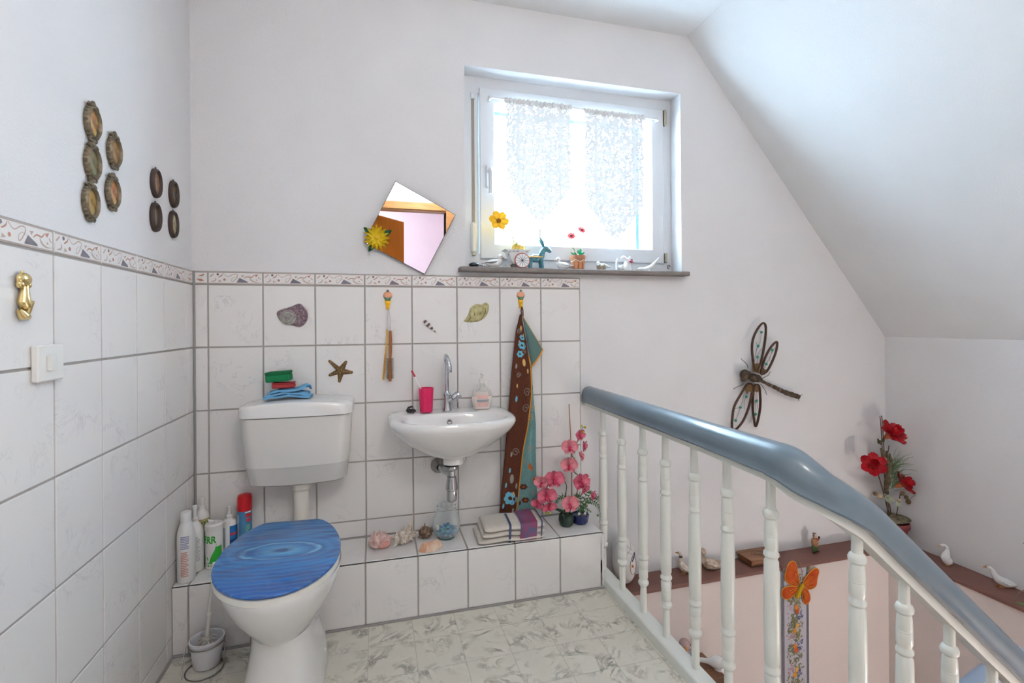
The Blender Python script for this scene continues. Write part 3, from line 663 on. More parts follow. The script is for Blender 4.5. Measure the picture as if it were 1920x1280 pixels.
# ---------------------------------------------------------------- toilet
def water_mat():
    m, nt, b = node_mat('water_ripple_print'); L = nt.links.new
    tc = N(nt, 'ShaderNodeTexCoord'); sp = N(nt, 'ShaderNodeSeparateXYZ'); L(tc.outputs['Object'], sp.inputs[0])
    def dist(cx, cy, ky):
        a = N(nt, 'ShaderNodeMath', operation='SUBTRACT'); a.inputs[1].default_value = cx; L(sp.outputs[0], a.inputs[0])
        c_ = N(nt, 'ShaderNodeMath', operation='SUBTRACT'); c_.inputs[1].default_value = cy; L(sp.outputs[1], c_.inputs[0])
        k = N(nt, 'ShaderNodeMath', operation='MULTIPLY'); k.inputs[1].default_value = ky; L(c_.outputs[0], k.inputs[0])
        cb = N(nt, 'ShaderNodeCombineXYZ'); L(a.outputs[0], cb.inputs[0]); L(k.outputs[0], cb.inputs[1])
        ns = N(nt, 'ShaderNodeTexNoise'); ns.inputs['Scale'].default_value = 14; L(tc.outputs['Object'], ns.inputs['Vector'])
        ln = N(nt, 'ShaderNodeVectorMath', operation='LENGTH'); L(cb.outputs[0], ln.inputs[0])
        f = N(nt, 'ShaderNodeMath', operation='MULTIPLY_ADD'); f.inputs[1].default_value = 0.045; L(ns.outputs['Fac'], f.inputs[0]); L(ln.outputs['Value'], f.inputs[2])
        return f
    d = dist(0.0, -0.205, 2.5)
    r = N(nt, 'ShaderNodeValToRGB'); els = r.color_ramp.elements
    stops = [(0.0, (40, 66, 104)), (.040, (42, 68, 104)), (.062, (88, 164, 210)), (.090, (58, 136, 194)), (.125, (40, 104, 168)), (.140, (108, 180, 222)), (.152, (34, 78, 132)), (.166, (52, 124, 190)), (.20, (46, 116, 184))]
    els[0].position = stops[0][0]; els[0].color = (*lin(stops[0][1]), 1); els[1].position = stops[-1][0]; els[1].color = (*lin(stops[-1][1]), 1)
    for p, c in stops[1:-1]: e = els.new(p); e.color = (*lin(c), 1)
    L(d.outputs[0], r.inputs[0])
    # horizontal streaks + vertical gradient of the print
    mp = N(nt, 'ShaderNodeMapping'); mp.inputs['Scale'].default_value = (5, 55, 1); L(tc.outputs['Object'], mp.inputs[0])
    ns = N(nt, 'ShaderNodeTexNoise'); ns.inputs['Scale'].default_value = 1.0; ns.inputs['Detail'].default_value = 3; L(mp.outputs[0], ns.inputs['Vector'])
    wv = N(nt, 'ShaderNodeMath', operation='MULTIPLY'); wv.inputs[1].default_value = 210; d2 = dist(0, -0.205, 2.3); L(d2.outputs[0], wv.inputs[0])
    sn = N(nt, 'ShaderNodeMath', operation='SINE'); wv.inputs[1].default_value = 150; L(wv.outputs[0], sn.inputs[0])
    gr = N(nt, 'ShaderNodeMapRange'); gr.inputs['From Min'].default_value = -0.42; gr.inputs['From Max'].default_value = 0.0; L(sp.outputs[1], gr.inputs['Value'])
    gc = N(nt, 'ShaderNodeValToRGB'); gc.color_ramp.elements[0].color = (*lin((18, 88, 168)), 1); gc.color_ramp.elements[1].color = (*lin((70, 124, 180)), 1); e = gc.color_ramp.elements.new(.45); e.color = (*lin((38, 120, 190)), 1); L(gr.outputs[0], gc.inputs[0])
    dk = N(nt, 'ShaderNodeMix', data_type='RGBA'); dk.inputs[7].default_value = (*lin((40, 74, 128)), 1); L(gc.outputs[0], dk.inputs[6])
    rs = N(nt, 'ShaderNodeMapRange'); rs.inputs['From Min'].default_value = 0.42; rs.inputs['From Max'].default_value = 0.68; rs.inputs['To Max'].default_value = 0.95; L(ns.outputs['Fac'], rs.inputs['Value']); L(rs.outputs[0], dk.inputs[0])
    li = N(nt, 'ShaderNodeMix', data_type='RGBA'); li.inputs[7].default_value = (*lin((98, 156, 206)), 1); L(dk.outputs[2], li.inputs[6])
    sm_ = N(nt, 'ShaderNodeMapRange'); sm_.inputs['From Min'].default_value = 0.2; sm_.inputs['From Max'].default_value = 1; sm_.inputs['To Max'].default_value = .22; L(sn.outputs[0], sm_.inputs['Value']); L(sm_.outputs[0], li.inputs[0])
    mk = N(nt, 'ShaderNodeMapRange'); mk.inputs['From Min'].default_value = 0.145; mk.inputs['From Max'].default_value = 0.20; L(d.outputs[0], mk.inputs['Value'])
    bk = N(nt, 'ShaderNodeMapRange'); bk.inputs['From Min'].default_value = 0.46; bk.inputs['From Max'].default_value = 0.60; bk.inputs['To Max'].default_value = .8; L(ns.outputs['Fac'], bk.inputs['Value'])
    mb = N(nt, 'ShaderNodeMath', operation='MAXIMUM'); L(mk.outputs[0], mb.inputs[0]); L(bk.outputs[0], mb.inputs[1])
    fx = N(nt, 'ShaderNodeMix', data_type='RGBA'); L(mb.outputs[0], fx.inputs[0]); L(r.outputs[0], fx.inputs[6]); L(li.outputs[2], fx.inputs[7])
    # the falling drop
    dd = dist(0.008, -0.150, 1.8); lt = N(nt, 'ShaderNodeMapRange'); lt.inputs['From Min'].default_value = .028; lt.inputs['From Max'].default_value = .020; L(dd.outputs[0], lt.inputs['Value'])
    lt2 = N(nt, 'ShaderNodeMath', operation='MULTIPLY'); lt2.inputs[1].default_value = .6; L(lt.outputs[0], lt2.inputs[0])
    f2 = N(nt, 'ShaderNodeMix', data_type='RGBA'); f2.inputs[7].default_value = (*lin((60, 100, 140)), 1); L(lt2.outputs[0], f2.inputs[0]); L(fx.outputs[2], f2.inputs[6])
    L(f2.outputs[2], b.inputs['Base Color']); b.inputs['Roughness'].default_value = 0.12; b.inputs['Coat Weight'].default_value = 0.5
    return m
to = thing('toilet', 'white ceramic pedestal toilet with a blue water drop picture lid', 'toilet', (0.413, -0.53, 0))
LW, LL, LC, LE = .366, .444, .231, 2.77
def dshape(k, n=72, W=LW, L_=LL, c=LC, e=LE, off=0.0):
    pts = []; base = [(W / 2 * math.cos(PI * i / 36), -(c + (L_ - c) * math.sin(PI * i / 36))) for i in range(37)]
    wr = .088; side = lambda t: wr + (W / 2 - wr) * math.sin(PI / 2 * min(1, t / c) ** .72)
    lft = [(-side(c * (1 - k / 14) + .012 * (k / 14)), -(c * (1 - k / 14) + .012 * (k / 14))) for k in range(1, 15)]
    rear = [(-.094, -.004), (-.084, 0), (-.05, 0), (0, 0), (.05, 0), (.084, 0), (.094, -.004)]
    base += lft + rear + [(-x, y) for x, y in lft[::-1]]
    for p in base:
        pts.append((p[0] * (1 - off / (W / 2)), -c + (p[1] + c) * (1 - off / (L_ / 2))))
    return pts
lidm = M()
rings = [[(x, y, z) for x, y in dshape(1, off=o_)] for o_, z in [(.004, -.010), (.0, -.007), (.0, -.004), (.002, -.0012), (.006, 0.0)]]
lidm.loft(rings)
lo = lidm.build('lid', water_mat(), to, 30)
LIDM = Matrix.Translation((0, 0.217, 0.472)) @ Matrix.Rotation(R(-1.34), 4, 'Z') @ Matrix.Rotation(R(5.4), 4, 'X') @ Matrix.Rotation(R(1.16), 4, 'Y')
lo.matrix_local = LIDM
se = M()
prof = [(.006, -.012), (.001, -.014), (.001, -.031), (.006, -.037)]; inn = [(.055, -.037), (.06, -.031), (.06, -.016), (.055, -.012)]
se.loft([[(x, y, z) for x, y in dshape(1, off=o_)] for o_, z in prof + inn + [prof[0]]], cap0=False, cap1=False)
so = se.build('seat', mat('white_seat_plastic', (232, 230, 224), 0.25, coat=.2), to, 30); so.matrix_local = LIDM
for s_ in (-1, 1):
    ho = M().tube([(s_ * .06 - .02, -.004, -.026), (s_ * .06 + .02, -.004, -.026)], .011, 10).build('hinge', mat('white_seat_plastic'), to); ho.matrix_local = LIDM
bowl = M()
def oval(hw, yf, yb, z, n=72, e=2.0, eb=2.4):
    pts = []; yc = yb + (yf - yb) * .48
    for i in range(n):
        t = 2 * PI * i / n; s = math.sin(t); cx = math.cos(t)
        if s >= 0: pts.append((hw * math.copysign(abs(cx) ** (2 / e), cx), yc + (yf - yc) * abs(s) ** (2 / e), z))
        else: pts.append((hw * math.copysign(abs(cx) ** (2 / eb), cx), yc + (yb - yc) * abs(s) ** (2 / eb), z))
    return pts
bt = lambda y: y + .53          # world y -> local
BT = Matrix.Translation((0, 0, 0))
bowl.loft([oval(.172, bt(-.745), bt(-.31), .392), oval(.177, bt(-.75), bt(-.305), .404), oval(.178, bt(-.752), bt(-.303), .396), oval(.172, bt(-.746), bt(-.31), .375), oval(.165, bt(-.738), bt(-.315), .352), oval(.148, bt(-.715), bt(-.322), .31), oval(.124, bt(-.683), bt(-.332), .27), oval(.104, bt(-.655), bt(-.34), .24), oval(.092, bt(-.638), bt(-.342), .222)][::-1], cap0=False)
bowl.build('bowl', CER, to, 50)
ped = M(); PW = Matrix.Diagonal((1.07, 1, 1, 1)); ped.loft([oval(.092, bt(-.638), bt(-.34), .222), oval(.0885, bt(-.630), bt(-.335), .205, e=2.3), oval(.090, bt(-.628), bt(-.32), .17, e=2.6, eb=3), oval(.097, bt(-.632), bt(-.28), .12, e=2.8, eb=3), oval(.108, bt(-.64), bt(-.262), .07, e=2.8, eb=3.2), oval(.115, bt(-.645), bt(-.258), .02, e=2.8, eb=3.2), oval(.116, bt(-.646), bt(-.257), 0.0, e=2.8, eb=3.2)], T=PW); ped.build('pedestal', CER, to, 50)
M().ell((.113, .10, .055), (.008, .010, .010), 10, 6).build('bolt_cap', CER, to)

# ---------------------------------------------------------------- toilet brush
tb = thing('toilet_brush', 'white toilet brush with slim handle in a translucent pot beside the toilet', 'toilet brush', (0.133, -0.312, 0))
tb.scale = (.87, .87, .96)
HM = mat('frosted_white_plastic', (226, 226, 230), 0.3)
pm = M(); pm.lathe([(0, .004), (.046, .004), (.049, .010), (.058, .088), (.062, .092), (.062, .100), (.058, .101), (.053, .094), (.045, .015), (0, .013)], 32); pm.build('pot', HM, tb)
wm = M(); wm.tube([(.063 * math.cos(t * PI / 16), .063 * math.sin(t * PI / 16), .084) for t in range(32)], .0022, 6, closed=True)
wm.tube([(-.062, 0, .084), (-.072, -.01, .078), (-.074, -.03, .05), (-.066, -.075, .004)], .0022, 6)
wm.tube([(.066 * math.cos(t * PI / 16), -.03 + .068 * math.sin(t * PI / 16), .003) for t in range(32)], .0026, 6, closed=True); wm.tube([(.062, 0, .084), (.068, -.01, .07), (.067, -.03, .004)], .0022, 6)
wm.build('wire_stand', mat('chrome_wire', (150, 146, 140), 0.25, 1.0), tb)
hp = Vector((-.006, -.004, .03)); ht = Vector((.024, .012, .362)); dv = ht - hp
bh = M(); bh.tube([hp + dv * t for t in (0, .08, .20, .205, .44, .445, .47, .475, .9, .97, 1.0)], [.010, .017, .016, .0075, .0065, .009, .009, .006, .0055, .0085, .006], 12); bh.build('handle', mat('cream_white_plastic', (232, 228, 220), 0.4), tb)
br = M(); random.seed(3)
for i in range(46):
    a = i * 2.399; r0 = .015; z = .048 + .05 * (i / 46); r1 = .030 + .006 * random.random()
    br.tube([(r0 * math.cos(a), r0 * math.sin(a), z + .012), (r1 * math.cos(a), r1 * math.sin(a), z + .004)], .0022, 4)
br.build('bristles', mat('cream_bristle', (216, 206, 194), 0.8), tb)

# ---------------------------------------------------------------- washbasin
XB = 1.018
bs = thing('washbasin', 'small white ceramic washbasin on the tiled wall', 'washbasin', (XB, 0, 0.60))
def bring(a, yf, yb, z, n=72, e=2.5, eb=7.0, yc=None):
    pts = []; yc = (yb + (yf - yb) * .48) if yc is None else yc
    for i in range(n):
        t = 2 * PI * i / n; s = math.sin(t); cx = math.cos(t)
        q = e if s < 0 else eb
        pts.append((a * math.copysign(abs(cx) ** (2 / q), cx), yc + ((yc - yf) * -1 if s < 0 else (yb - yc)) * abs(s) ** (2 / q), z))
    return pts
bz = M()
bz.loft([bring(.03, -.235, -.175, .092, e=2, eb=2), bring(.10, -.30, -.135, .104, e=2, eb=2), bring(.165, -.335, -.125, .135, e=2.2, eb=2.6), bring(.195, -.35, -.118, .17, e=2.4, eb=3), bring(.206, -.356, -.114, .187, e=2.4, eb=3.2), bring(.212, -.361, -.110, .193, e=2.4, eb=3.4),
         bring(.228, -.372, -.03, .1965, eb=6), bring(.250, -.381, -.001, .1945, eb=9), bring(.2595, -.386, 0, .186, eb=9), bring(.262, -.388, 0, .176, eb=9), bring(.258, -.384, 0, .163, eb=9), bring(.244, -.368, 0, .14, eb=8), bring(.205, -.332, 0, .10, eb=6), bring(.165, -.30, 0, .07, eb=5), bring(.115, -.268, -.05, .043, eb=4), bring(.065, -.24, -.13, .026, e=2, eb=2), bring(.044, -.222, -.155, .018, e=2, eb=2), bring(.042, -.220, -.157, -.006, e=2, eb=2), bring(.036, -.214, -.163, -.008, e=2, eb=2)])
bz.build('basin', CER, bs, 45)
CHR = mat('chrome', (196, 198, 202), 0.12, 1.0); DCHR = mat('brushed_steel', (168, 166, 164), 0.3, 1.0)
ov = M(); T = Matrix.Translation((-.006, -.1185, .155)) @ Matrix.Rotation(R(90), 4, 'X')
ov.lathe([(.008, .006), (.011, .006), (.0125, .003), (.0125, -.006)], 24, 0, T); ov.lathe([(0, .002), (.010, .002)], 24, 1, T); ov.build('overflow_ring', [CHR, mat('overflow_dark', (84, 78, 70), 0.6)], bs)
# bottle trap
tp = thing('bottle_trap', 'chrome bottle trap under the washbasin', 'trap', (XB - .008, -.188, 0.4335))
tm = M(); tm.lathe([(0, 0), (.012, .001), (.019, .006), (.0215, .014), (.0215, .05), (.0265, .054), (.0265, .062), (.0205, .098), (.0205, .107), (.0145, .110), (.0145, .131), (.019, .133), (.025, .138), (.027, .146), (.027, .152), (0, .152)], 28); tm.build('body', CHR, tp)
tm = M(); tm.tube([(-.0, .0, .118), (-.020, .06, .112), (-.032, .186, .106)], .0135, 16); tm.build('outlet_pipe', CHR, tp)
tm = M(); tm.lathe([(.0135, 0.0), (.036, 0.0), (.034, .008), (.022, .020), (.016, .034), (.0135, .036)], 28, 0, frame((-.032, .187, .106), (0, -1, 0))); tm.build('wall_rosette', DCHR, tp)
tm = M(); tm.lathe([(0, .1535), (.031, .1535), (.031, .1575), (0, .1575)], 28); tm.build('washer', mat('black_rubber', (34, 34, 36), 0.6), tp)
vb = M(); vb.tube([(.03, .02, .165), (.055, .03, .170)], .008, 12); vb.ell((.058, .03, .171), .011, 12, 8); vb.build('clip', CHR, tp)
# tap
tpx = thing('tap', 'tall chrome basin tap with a side lever', 'tap', (XB - .008, -.062, .7955))
tm = M(); tm.lathe([(0, 0), (.020, 0), (.020, .004), (.0145, .016), (.0135, .05), (.0135, .062), (.0165, .066), (.017, .073), (.012, .080), (.0095, .088), (0, .088)], 24); tm.build('body', CHR, tpx)
tm = M(); P = [(0, 0, .08), (0, 0, .15), (0, 0, .205)] + [(-.010 * math.sin(t), -.045 * (1 - math.cos(t)), .205 + .042 * math.sin(t)) for t in [PI * i / 10 for i in range(1, 10)]] + [(-.002, -.090, .20)]
tm.tube(P, [.0085] * (len(P) - 1) + [.0085], 16); tm.tube([(-.002, -.090, .212), (-.002, -.090, .206), (-.002, -.091, .186), (-.002, -.091, .178)], [.0095, .0115, .0115, .0105], 16); tm.build('spout', CHR, tpx)
tm = M(); tm.tube([(0, -.004, .040), (.022, -.008, .052)], .0085, 14); tm.tube([(.022, -.008, .052), (.026, -.009, .0545), (.050, -.014, .070), (.056, -.015, .074)], [.010, .0155, .0185, .014], 16); tm.tube([(.042, -.014, .062), (.045, -.018, .038)], .003, 8); tm.build('lever', CHR, tpx)
# ---------------------------------------------------------------- left wall ornaments
BRONZE = mat('dark_bronze', (130, 118, 98), 0.45, 0.55, bump=0.001, bscale=300, var=0.35, vscale=90); DWOOD = mat('dark_wood_frame', (62, 48, 42), 0.5)
def pic(name, cs):
    "small painted miniature: blurred patches of colour"
    m, nt, b = node_mat(name); L = nt.links.new
    tc = N(nt, 'ShaderNodeTexCoord'); n = N(nt, 'ShaderNodeTexNoise'); n.inputs['Scale'].default_value = 26; n.inputs['Detail'].default_value = 2
    L(tc.outputs['Object'], n.inputs['Vector']); r = N(nt, 'ShaderNodeValToRGB')
    r.color_ramp.elements[0].position = 0.36; r.color_ramp.elements[0].color = (*lin(cs[0]), 1); r.color_ramp.elements[1].position = 0.66; r.color_ramp.elements[1].color = (*lin(cs[2]), 1)
    e = r.color_ramp.elements.new(.5); e.color = (*lin(cs[1]), 1); L(n.outputs['Fac'], r.inputs[0]); L(r.outputs[0], b.inputs['Base Color']); b.inputs['Roughness'].default_value = 0.25; b.inputs['Coat Weight'].default_value = .4
    return m
LW_T = lambda y, z: Matrix(((0, 0, 1, 0), (1, 0, 0, 0), (0, 1, 0, 0), (0, 0, 0, 1)))   # local x = world y, local y = up, local z = into the room
def oval_frame(y, z, hw, hh, ornate, label, cs, group):
    t = thing('oval_miniature', label, 'picture', (-0.0078, y, z), group=group)
    T = LW_T(0, 0); n = 40
    ring = lambda k, d: [(hw * k * math.cos(2 * PI * i / n), hh * k * math.sin(2 * PI * i / n), d) for i in range(n)]
    m = M()
    m.loft([ring(1.0, 0), ring(1.02, .006), ring(.96, .013), ring(.90, .015), ring(.80, .011), ring(.77, .006)], T=T, cap1=False)
    fr = m.build('frame', BRONZE if ornate else DWOOD, t, 50)
    if ornate:
        s_ = M()
        for i in range(22):
            a = 2 * PI * i / 22; s_.ell((hw * 1.03 * math.cos(a), hh * 1.03 * math.sin(a), .006), (.0035, .0045, .005), 6, 5, T=T)
        s_.build('beading', BRONZE, t)
        c = M(); c.ell((0, hh * 1.10, .007), (.011, .008, .006), 10, 6, T=T); c.ell((0, hh * 1.22, .007), (.006, .006, .005), 8, 6, T=T)
        for q in (-1, 1): c.tube([(q * .006, hh * 1.08, .006), (q * .018, hh * 1.10, .007), (q * .024, hh * .98, .007), (q * .018, hh * .95, .006)], .0035, 6, T=T)
        c.build('crest', BRONZE, t)
        c = M(); c.ell((0, -hh * 1.08, .006), (.010, .006, .005), 8, 6, T=T)
        for q in (-1, 1): c.tube([(q * .006, -hh * 1.07, .006), (q * .015, -hh * 1.10, .007), (q * .020, -hh * .97, .006)], .003, 6, T=T)
        c.build('finial', BRONZE, t)
    else:
        c = M(); c.tube([(0, hh * .98, .004), (-.004, hh * 1.08, .005), (.004, hh * 1.10, .005), (.002, hh * 1.0, .004)], .0014, 5, T=T); c.build('hanger', mat('dark_steel'), t)
    m = M(); m.add([(p[0], p[1], .0065) for p in ring(.78, 0)], [tuple(range(n))], T=T); m.build('miniature', pic('miniature_%d_%d' % (int(-y * 1000), int(z * 1000)), cs), t, None)
AM = [((96, 84, 62), (168, 110, 60), (196, 176, 96)), ((88, 80, 62), (122, 108, 74), (112, 142, 104)), ((92, 82, 58), (172, 128, 58), (150, 140, 80)), ((98, 84, 60), (150, 110, 58), (178, 126, 60)), ((90, 78, 60), (186, 110, 66), (198, 180, 110))]
orn = [(-.72, 1.712, 'topmost in the column of three ornate bronze oval miniatures'), (-.722, 1.607, 'middle one of the column of three ornate bronze oval miniatures'), (-.732, 1.502, 'lowest in the column of three ornate bronze oval miniatures'), (-.61, 1.674, 'upper of the two ornate bronze oval miniatures beside the column of three'), (-.62, 1.555, 'lower of the two ornate bronze oval miniatures beside the column of three')]
for (y, z, lb), cs in zip(orn, AM): oval_frame(y, z, .032, .043, True, lb, cs, 'ornate oval miniatures on the left wall')
sim = [(-.335, 1.66, 'upper left of the four plain dark oval miniatures near the corner'), (-.185, 1.661, 'upper right of the four plain dark oval miniatures near the corner'), (-.34, 1.545, 'lower left of the four plain dark oval miniatures near the corner'), (-.19, 1.55, 'lower right of the four plain dark oval miniatures near the corner, with a pale picture')]
SM = [((120, 92, 70), (158, 122, 92), (110, 84, 66)), ((52, 44, 38), (120, 98, 62), (60, 50, 42)), ((74, 60, 46), (96, 80, 58), (66, 54, 44)), ((120, 108, 78), (196, 186, 150), (160, 146, 108))]
for (y, z, lb), cs in zip(sim, SM): oval_frame(y, z, .034, .049, False, lb, cs, 'plain oval miniatures on the left wall')
# golden figure
GOLD = mat('polished_brass', (232, 206, 146), 0.22, 1.0)
gf = thing('brass_cat_ornament', 'small shiny brass seated cat relief on the tiles above the switch', 'ornament', (0.0, -1.0, 1.198))
T = LW_T(0, 0)
m = M(); m.ell((-.003, .081, .008), (.020, .014, .009), 14, 10, T=T); m.ell((-.013, .070, .007), (.009, .009, .007), 10, 7, T=T); m.ell((.010, .070, .007), (.007, .008, .006), 10, 7, T=T); m.tube([(-.004, .088, .006), (-.006, .099, .006)], [.005, .002], 8, T=T); m.build('head', GOLD, gf)
m = M(); m.tube([(-.001, .066, .008), (-.002, .05, .008), (-.006, .034, .009), (.0, .024, .009)], [.007, .009, .012, .010], 10, T=T); m.tube([(.004, .03, .008), (.014, .034, .008), (.012, .020, .007), (.010, .008, .006)], [.009, .008, .006, .004], 10, T=T); m.build('body', GOLD, gf)
m = M(); m.tube([(-.016, .018, .006), (-.008, .006, .009), (.004, .004, .008), (.012, .003, .006), (.020, .004, .004)], [.005, .010, .008, .005, .002], 10, T=T); m.build('paws', GOLD, gf)
# light switch
sw = thing('light_switch', 'square white light switch on the left tiled wall', 'switch', (0, -.9275, 1.101))
SWP = mat('white_switch_plastic', (232, 230, 226), 0.35)
M().box((0, -.045, -.040), (.015, .045, .040), 0, .003).build('plate', SWP, sw)
m = M(); m.add([(.0152, -.017, -.016), (.0152, .017, -.016), (.0152, .017, .016), (.0152, -.017, .016), (.024, -.017, -.016), (.0168, .017, -.016), (.0168, .017, .016), (.024, -.017, .016)], [(0, 3, 2, 1), (4, 5, 6, 7), (0, 1, 5, 4), (1, 2, 6, 5), (2, 3, 7, 6), (3, 0, 4, 7)]); m.build('rocker', SWP, sw, None)

# ---------------------------------------------------------------- mirror with yellow flower
mi_c = Vector((0.860, -0.0, 1.40))
mr = thing('mirror', 'square mirror hung on its corner with a yellow flower ornament', 'mirror', (0.859, -0.003, 1.402), (R(2.5), 0, 0))
cor = [(.795 - .859, 1.81 - 1.402), (1.061 - .859, 1.676 - 1.402), (.921 - .859, 0.001), (.659 - .859, 1.537 - 1.402)]
m = M(); m.prism(cor[::-1], .001, .005, 0, WALLB); m.build('backing', mat('mirror_edge', (92, 84, 80), 0.5), mr, None)
cx_ = sum(p[0] for p in cor) / 4; cz_ = sum(p[1] for p in cor) / 4; ins = [(cx_ + (x - cx_) * .985, cz_ + (y - cz_) * .985) for x, y in cor]
m = M(); m.add([(x, y, .0055) for x, y in ins], [(3, 2, 1, 0)], 0, WALLB); m.build('glass', mat('silvered_glass', (236, 240, 240), 0.0, 1.0), mr, None)
YEL = mat('yellow_petal', (236, 204, 40), 0.5, var=.12, vscale=60); GRN = mat('dark_green_leaf', (30, 92, 62), 0.5)
fl = M(); fl.ell((0, 0, .012), (.010, .010, .007), 12, 8); fo = fl.build('flower_ornament', mat('yellow_centre', (222, 178, 30), 0.6), mr)
fo.matrix_local = Matrix.Translation((.713 - .859, -.009, 1.558 - 1.402)) @ WALLB
PM = [petal_mesh('petal', .050, .016, .008, YEL), petal_mesh('petal', .038, .015, .016, YEL), petal_mesh('petal', .025, .012, .018, YEL)]
for k, n in enumerate((16, 13, 9)):
    for i in range(n):
        p = link('petal', PM[k], fo); p.matrix_local = Matrix.Rotation(2 * PI * (i + .5 * (k % 2)) / n, 4, 'Z') @ Matrix.Translation((0, .006, .003 + .004 * k))
LM = petal_mesh('leaf', .034, .024, .004, GRN)
for a, rr in ((52, .034), (-62, .038), (152, .036)):
    p = link('leaf', LM, fo); p.matrix_local = Matrix.Rotation(R(a), 4, 'Z') @ Matrix.Translation((0, rr, .0))

# ---------------------------------------------------------------- tile ornaments
def star_poly(px_pts, y):
    return [(px(u, v, y).x, px(u, v, y).z) for u, v in px_pts]
def local(poly, c): return [(x - c[0], z - c[1]) for x, z in poly]
def arc_poly(fn, n): return [fn(i / n) for i in range(n)]
DY = -0.0002
sf = thing('starfish', 'brown starfish stuck on the tile above the cistern', 'starfish', (.559, DY, .980))
tips = [local(star_poly([p], 0), (.559, .980))[0] for p in [(616, 675), (650, 676), (662, 698), (636, 717), (616, 704)]]
poly = []
for i in range(5):
    a = Vector(tips[i]); b = Vector(tips[(i + 1) % 5]); d = a.normalized(); pp = Vector((-d.y, d.x)) * .005
    poly += [tuple(a * .96 + pp), tuple(a), tuple(a * .96 - pp)][::1]; mid = (a + b) * .5; poly.append(tuple(mid.normalized() * .0195))
STAR = mat('brown_starfish', (128, 96, 56), 0.75, bump=.003, bscale=350, var=.5, vscale=160)
m = M(); m.dome(poly, .010, 5, 0, WALLB); m.build('body', STAR, sf, 70)
m = M()
for t_ in tips:
    for k in range(1, 8): m.ell((t_[0] * k / 8.5, t_[1] * k / 8.5, .0095 - .0055 * (k / 8)), .0022, 6, 4, T=WALLB)
m.build('ridge_nodules', mat('pale_nodule', (190, 166, 120), 0.7), sf)
# turban shell
c0 = (.368, 1.220); ts = thing('turban_shell_relief', 'purple and green turban shell relief stuck on the tiles', 'shell', (c0[0], DY, c0[1]))
PURP = mat('purple_shell', (104, 78, 92), 0.55, bump=.004, bscale=160, rgb2=(150, 130, 136), vscale=120); GSH = mat('green_grey_shell', (178, 188, 172), 0.5, bump=.002, bscale=120, rgb2=(120, 116, 118), vscale=70)
pl = local(star_poly([(520, 584), (545, 575), (562, 569), (573, 580), (577, 592), (574, 604), (563, 613), (548, 610), (534, 607), (523, 598)], 0), c0)
pl = [(p.x, p.y) for p in smooth_path([(x, y, 0) for x, y in pl], 4, True)]
M().dome(pl, .012, 5, 0, WALLB).build('body', PURP, ts, 70)
wc = local(star_poly([(541, 595)], 0), c0)[0]
wl = M(); wl.dome([(wc[0] + .033 * math.cos(i * PI / 12), wc[1] + .031 * math.sin(i * PI / 12)) for i in range(24)], .010, 4, 0, WALLB, .0085); wl.build('whorl', GSH, ts, 70)
sp_ = M(); sp_.tube([(wc[0] + (.030 - .028 * t / 40) * math.cos(t * .42), wc[1] + (.029 - .027 * t / 40) * math.sin(t * .42), .012 + .008 * t / 40) for t in range(40)], [.0042 - .0028 * t / 40 for t in range(40)], 6, T=WALLB); sp_.build('spiral', mat('whorl_line', (150, 138, 136), 0.5), ts)
nb = M()
for i in range(15):
    a = -1.35 + i * .2; nb.ell((.016 + .040 * math.cos(a), .002 + .040 * math.sin(a), .006), (.007, .006, .005), 7, 5, T=WALLB)
nb.build('knobs', PURP, ts)
# small striped shell
c0 = (.94, 1.172); ss = thing('striped_shell_relief', 'tiny brown striped pointed shell relief on the tiles', 'shell', (c0[0], DY, c0[1]))
pA, pB = [local(star_poly([p], 0), c0)[0] for p in ((795, 601), (817, 623))]
ax = Vector(pB) - Vector(pA)
for i in range(7):
    t0, t1 = i / 7, (i + 1) / 7; m = M(); rr = lambda t: .0125 * (1 - t) ** .8 * min(1, .35 + t * 3) + .0008
    m.tube([(pA[0] + ax.x * t, pA[1] + ax.y * t, .005) for t in (t0, (t0 + t1) / 2, t1)], [rr(t0), rr((t0 + t1) / 2) * 1.06, rr(t1)], 10, T=WALLB, flat=.6)
    m.build('band', mat('stripe_dark', (96, 74, 72), 0.4) if i % 2 == 0 else mat('stripe_light', (214, 208, 204), 0.4), ss)
# whelk
c0 = (1.158, 1.222); wh = thing('whelk_relief', 'olive green whelk shell relief stuck on the tiles under the sill', 'shell', (c0[0], DY, c0[1]))
OLV = mat('olive_shell', (158, 148, 98), 0.55, bump=.003, bscale=120, rgb2=(198, 190, 142), vscale=60); OLD = mat('olive_dark', (122, 104, 66), 0.5)
pl = local(star_poly([(870, 601), (877, 591), (882, 577), (893, 570), (903, 571), (910, 567), (916, 571), (916, 582), (910, 594), (898, 602), (884, 604), (875, 604)], 0), c0)
pl = [(p.x, p.y) for p in smooth_path([(x, y, 0) for x, y in pl], 4, True)]
M().dome(pl, .013, 5, 0, WALLB).build('body', OLV, wh, 70)
for k, (a, b) in enumerate([((876, 603), (880, 588)), ((884, 604), (886, 575)), ((893, 603), (898, 573)), ((901, 600), (909, 571))]):
    q = [local(star_poly([p], 0), c0)[0] for p in (a, ((a[0] + b[0]) / 2 + 4, (a[1] + b[1]) / 2), b)]
    M().tube([(x, y, z) for (x, y), z in zip(q, (.003, .0115, .004))], .0024, 6, T=WALLB).build('rib', OLD, wh)

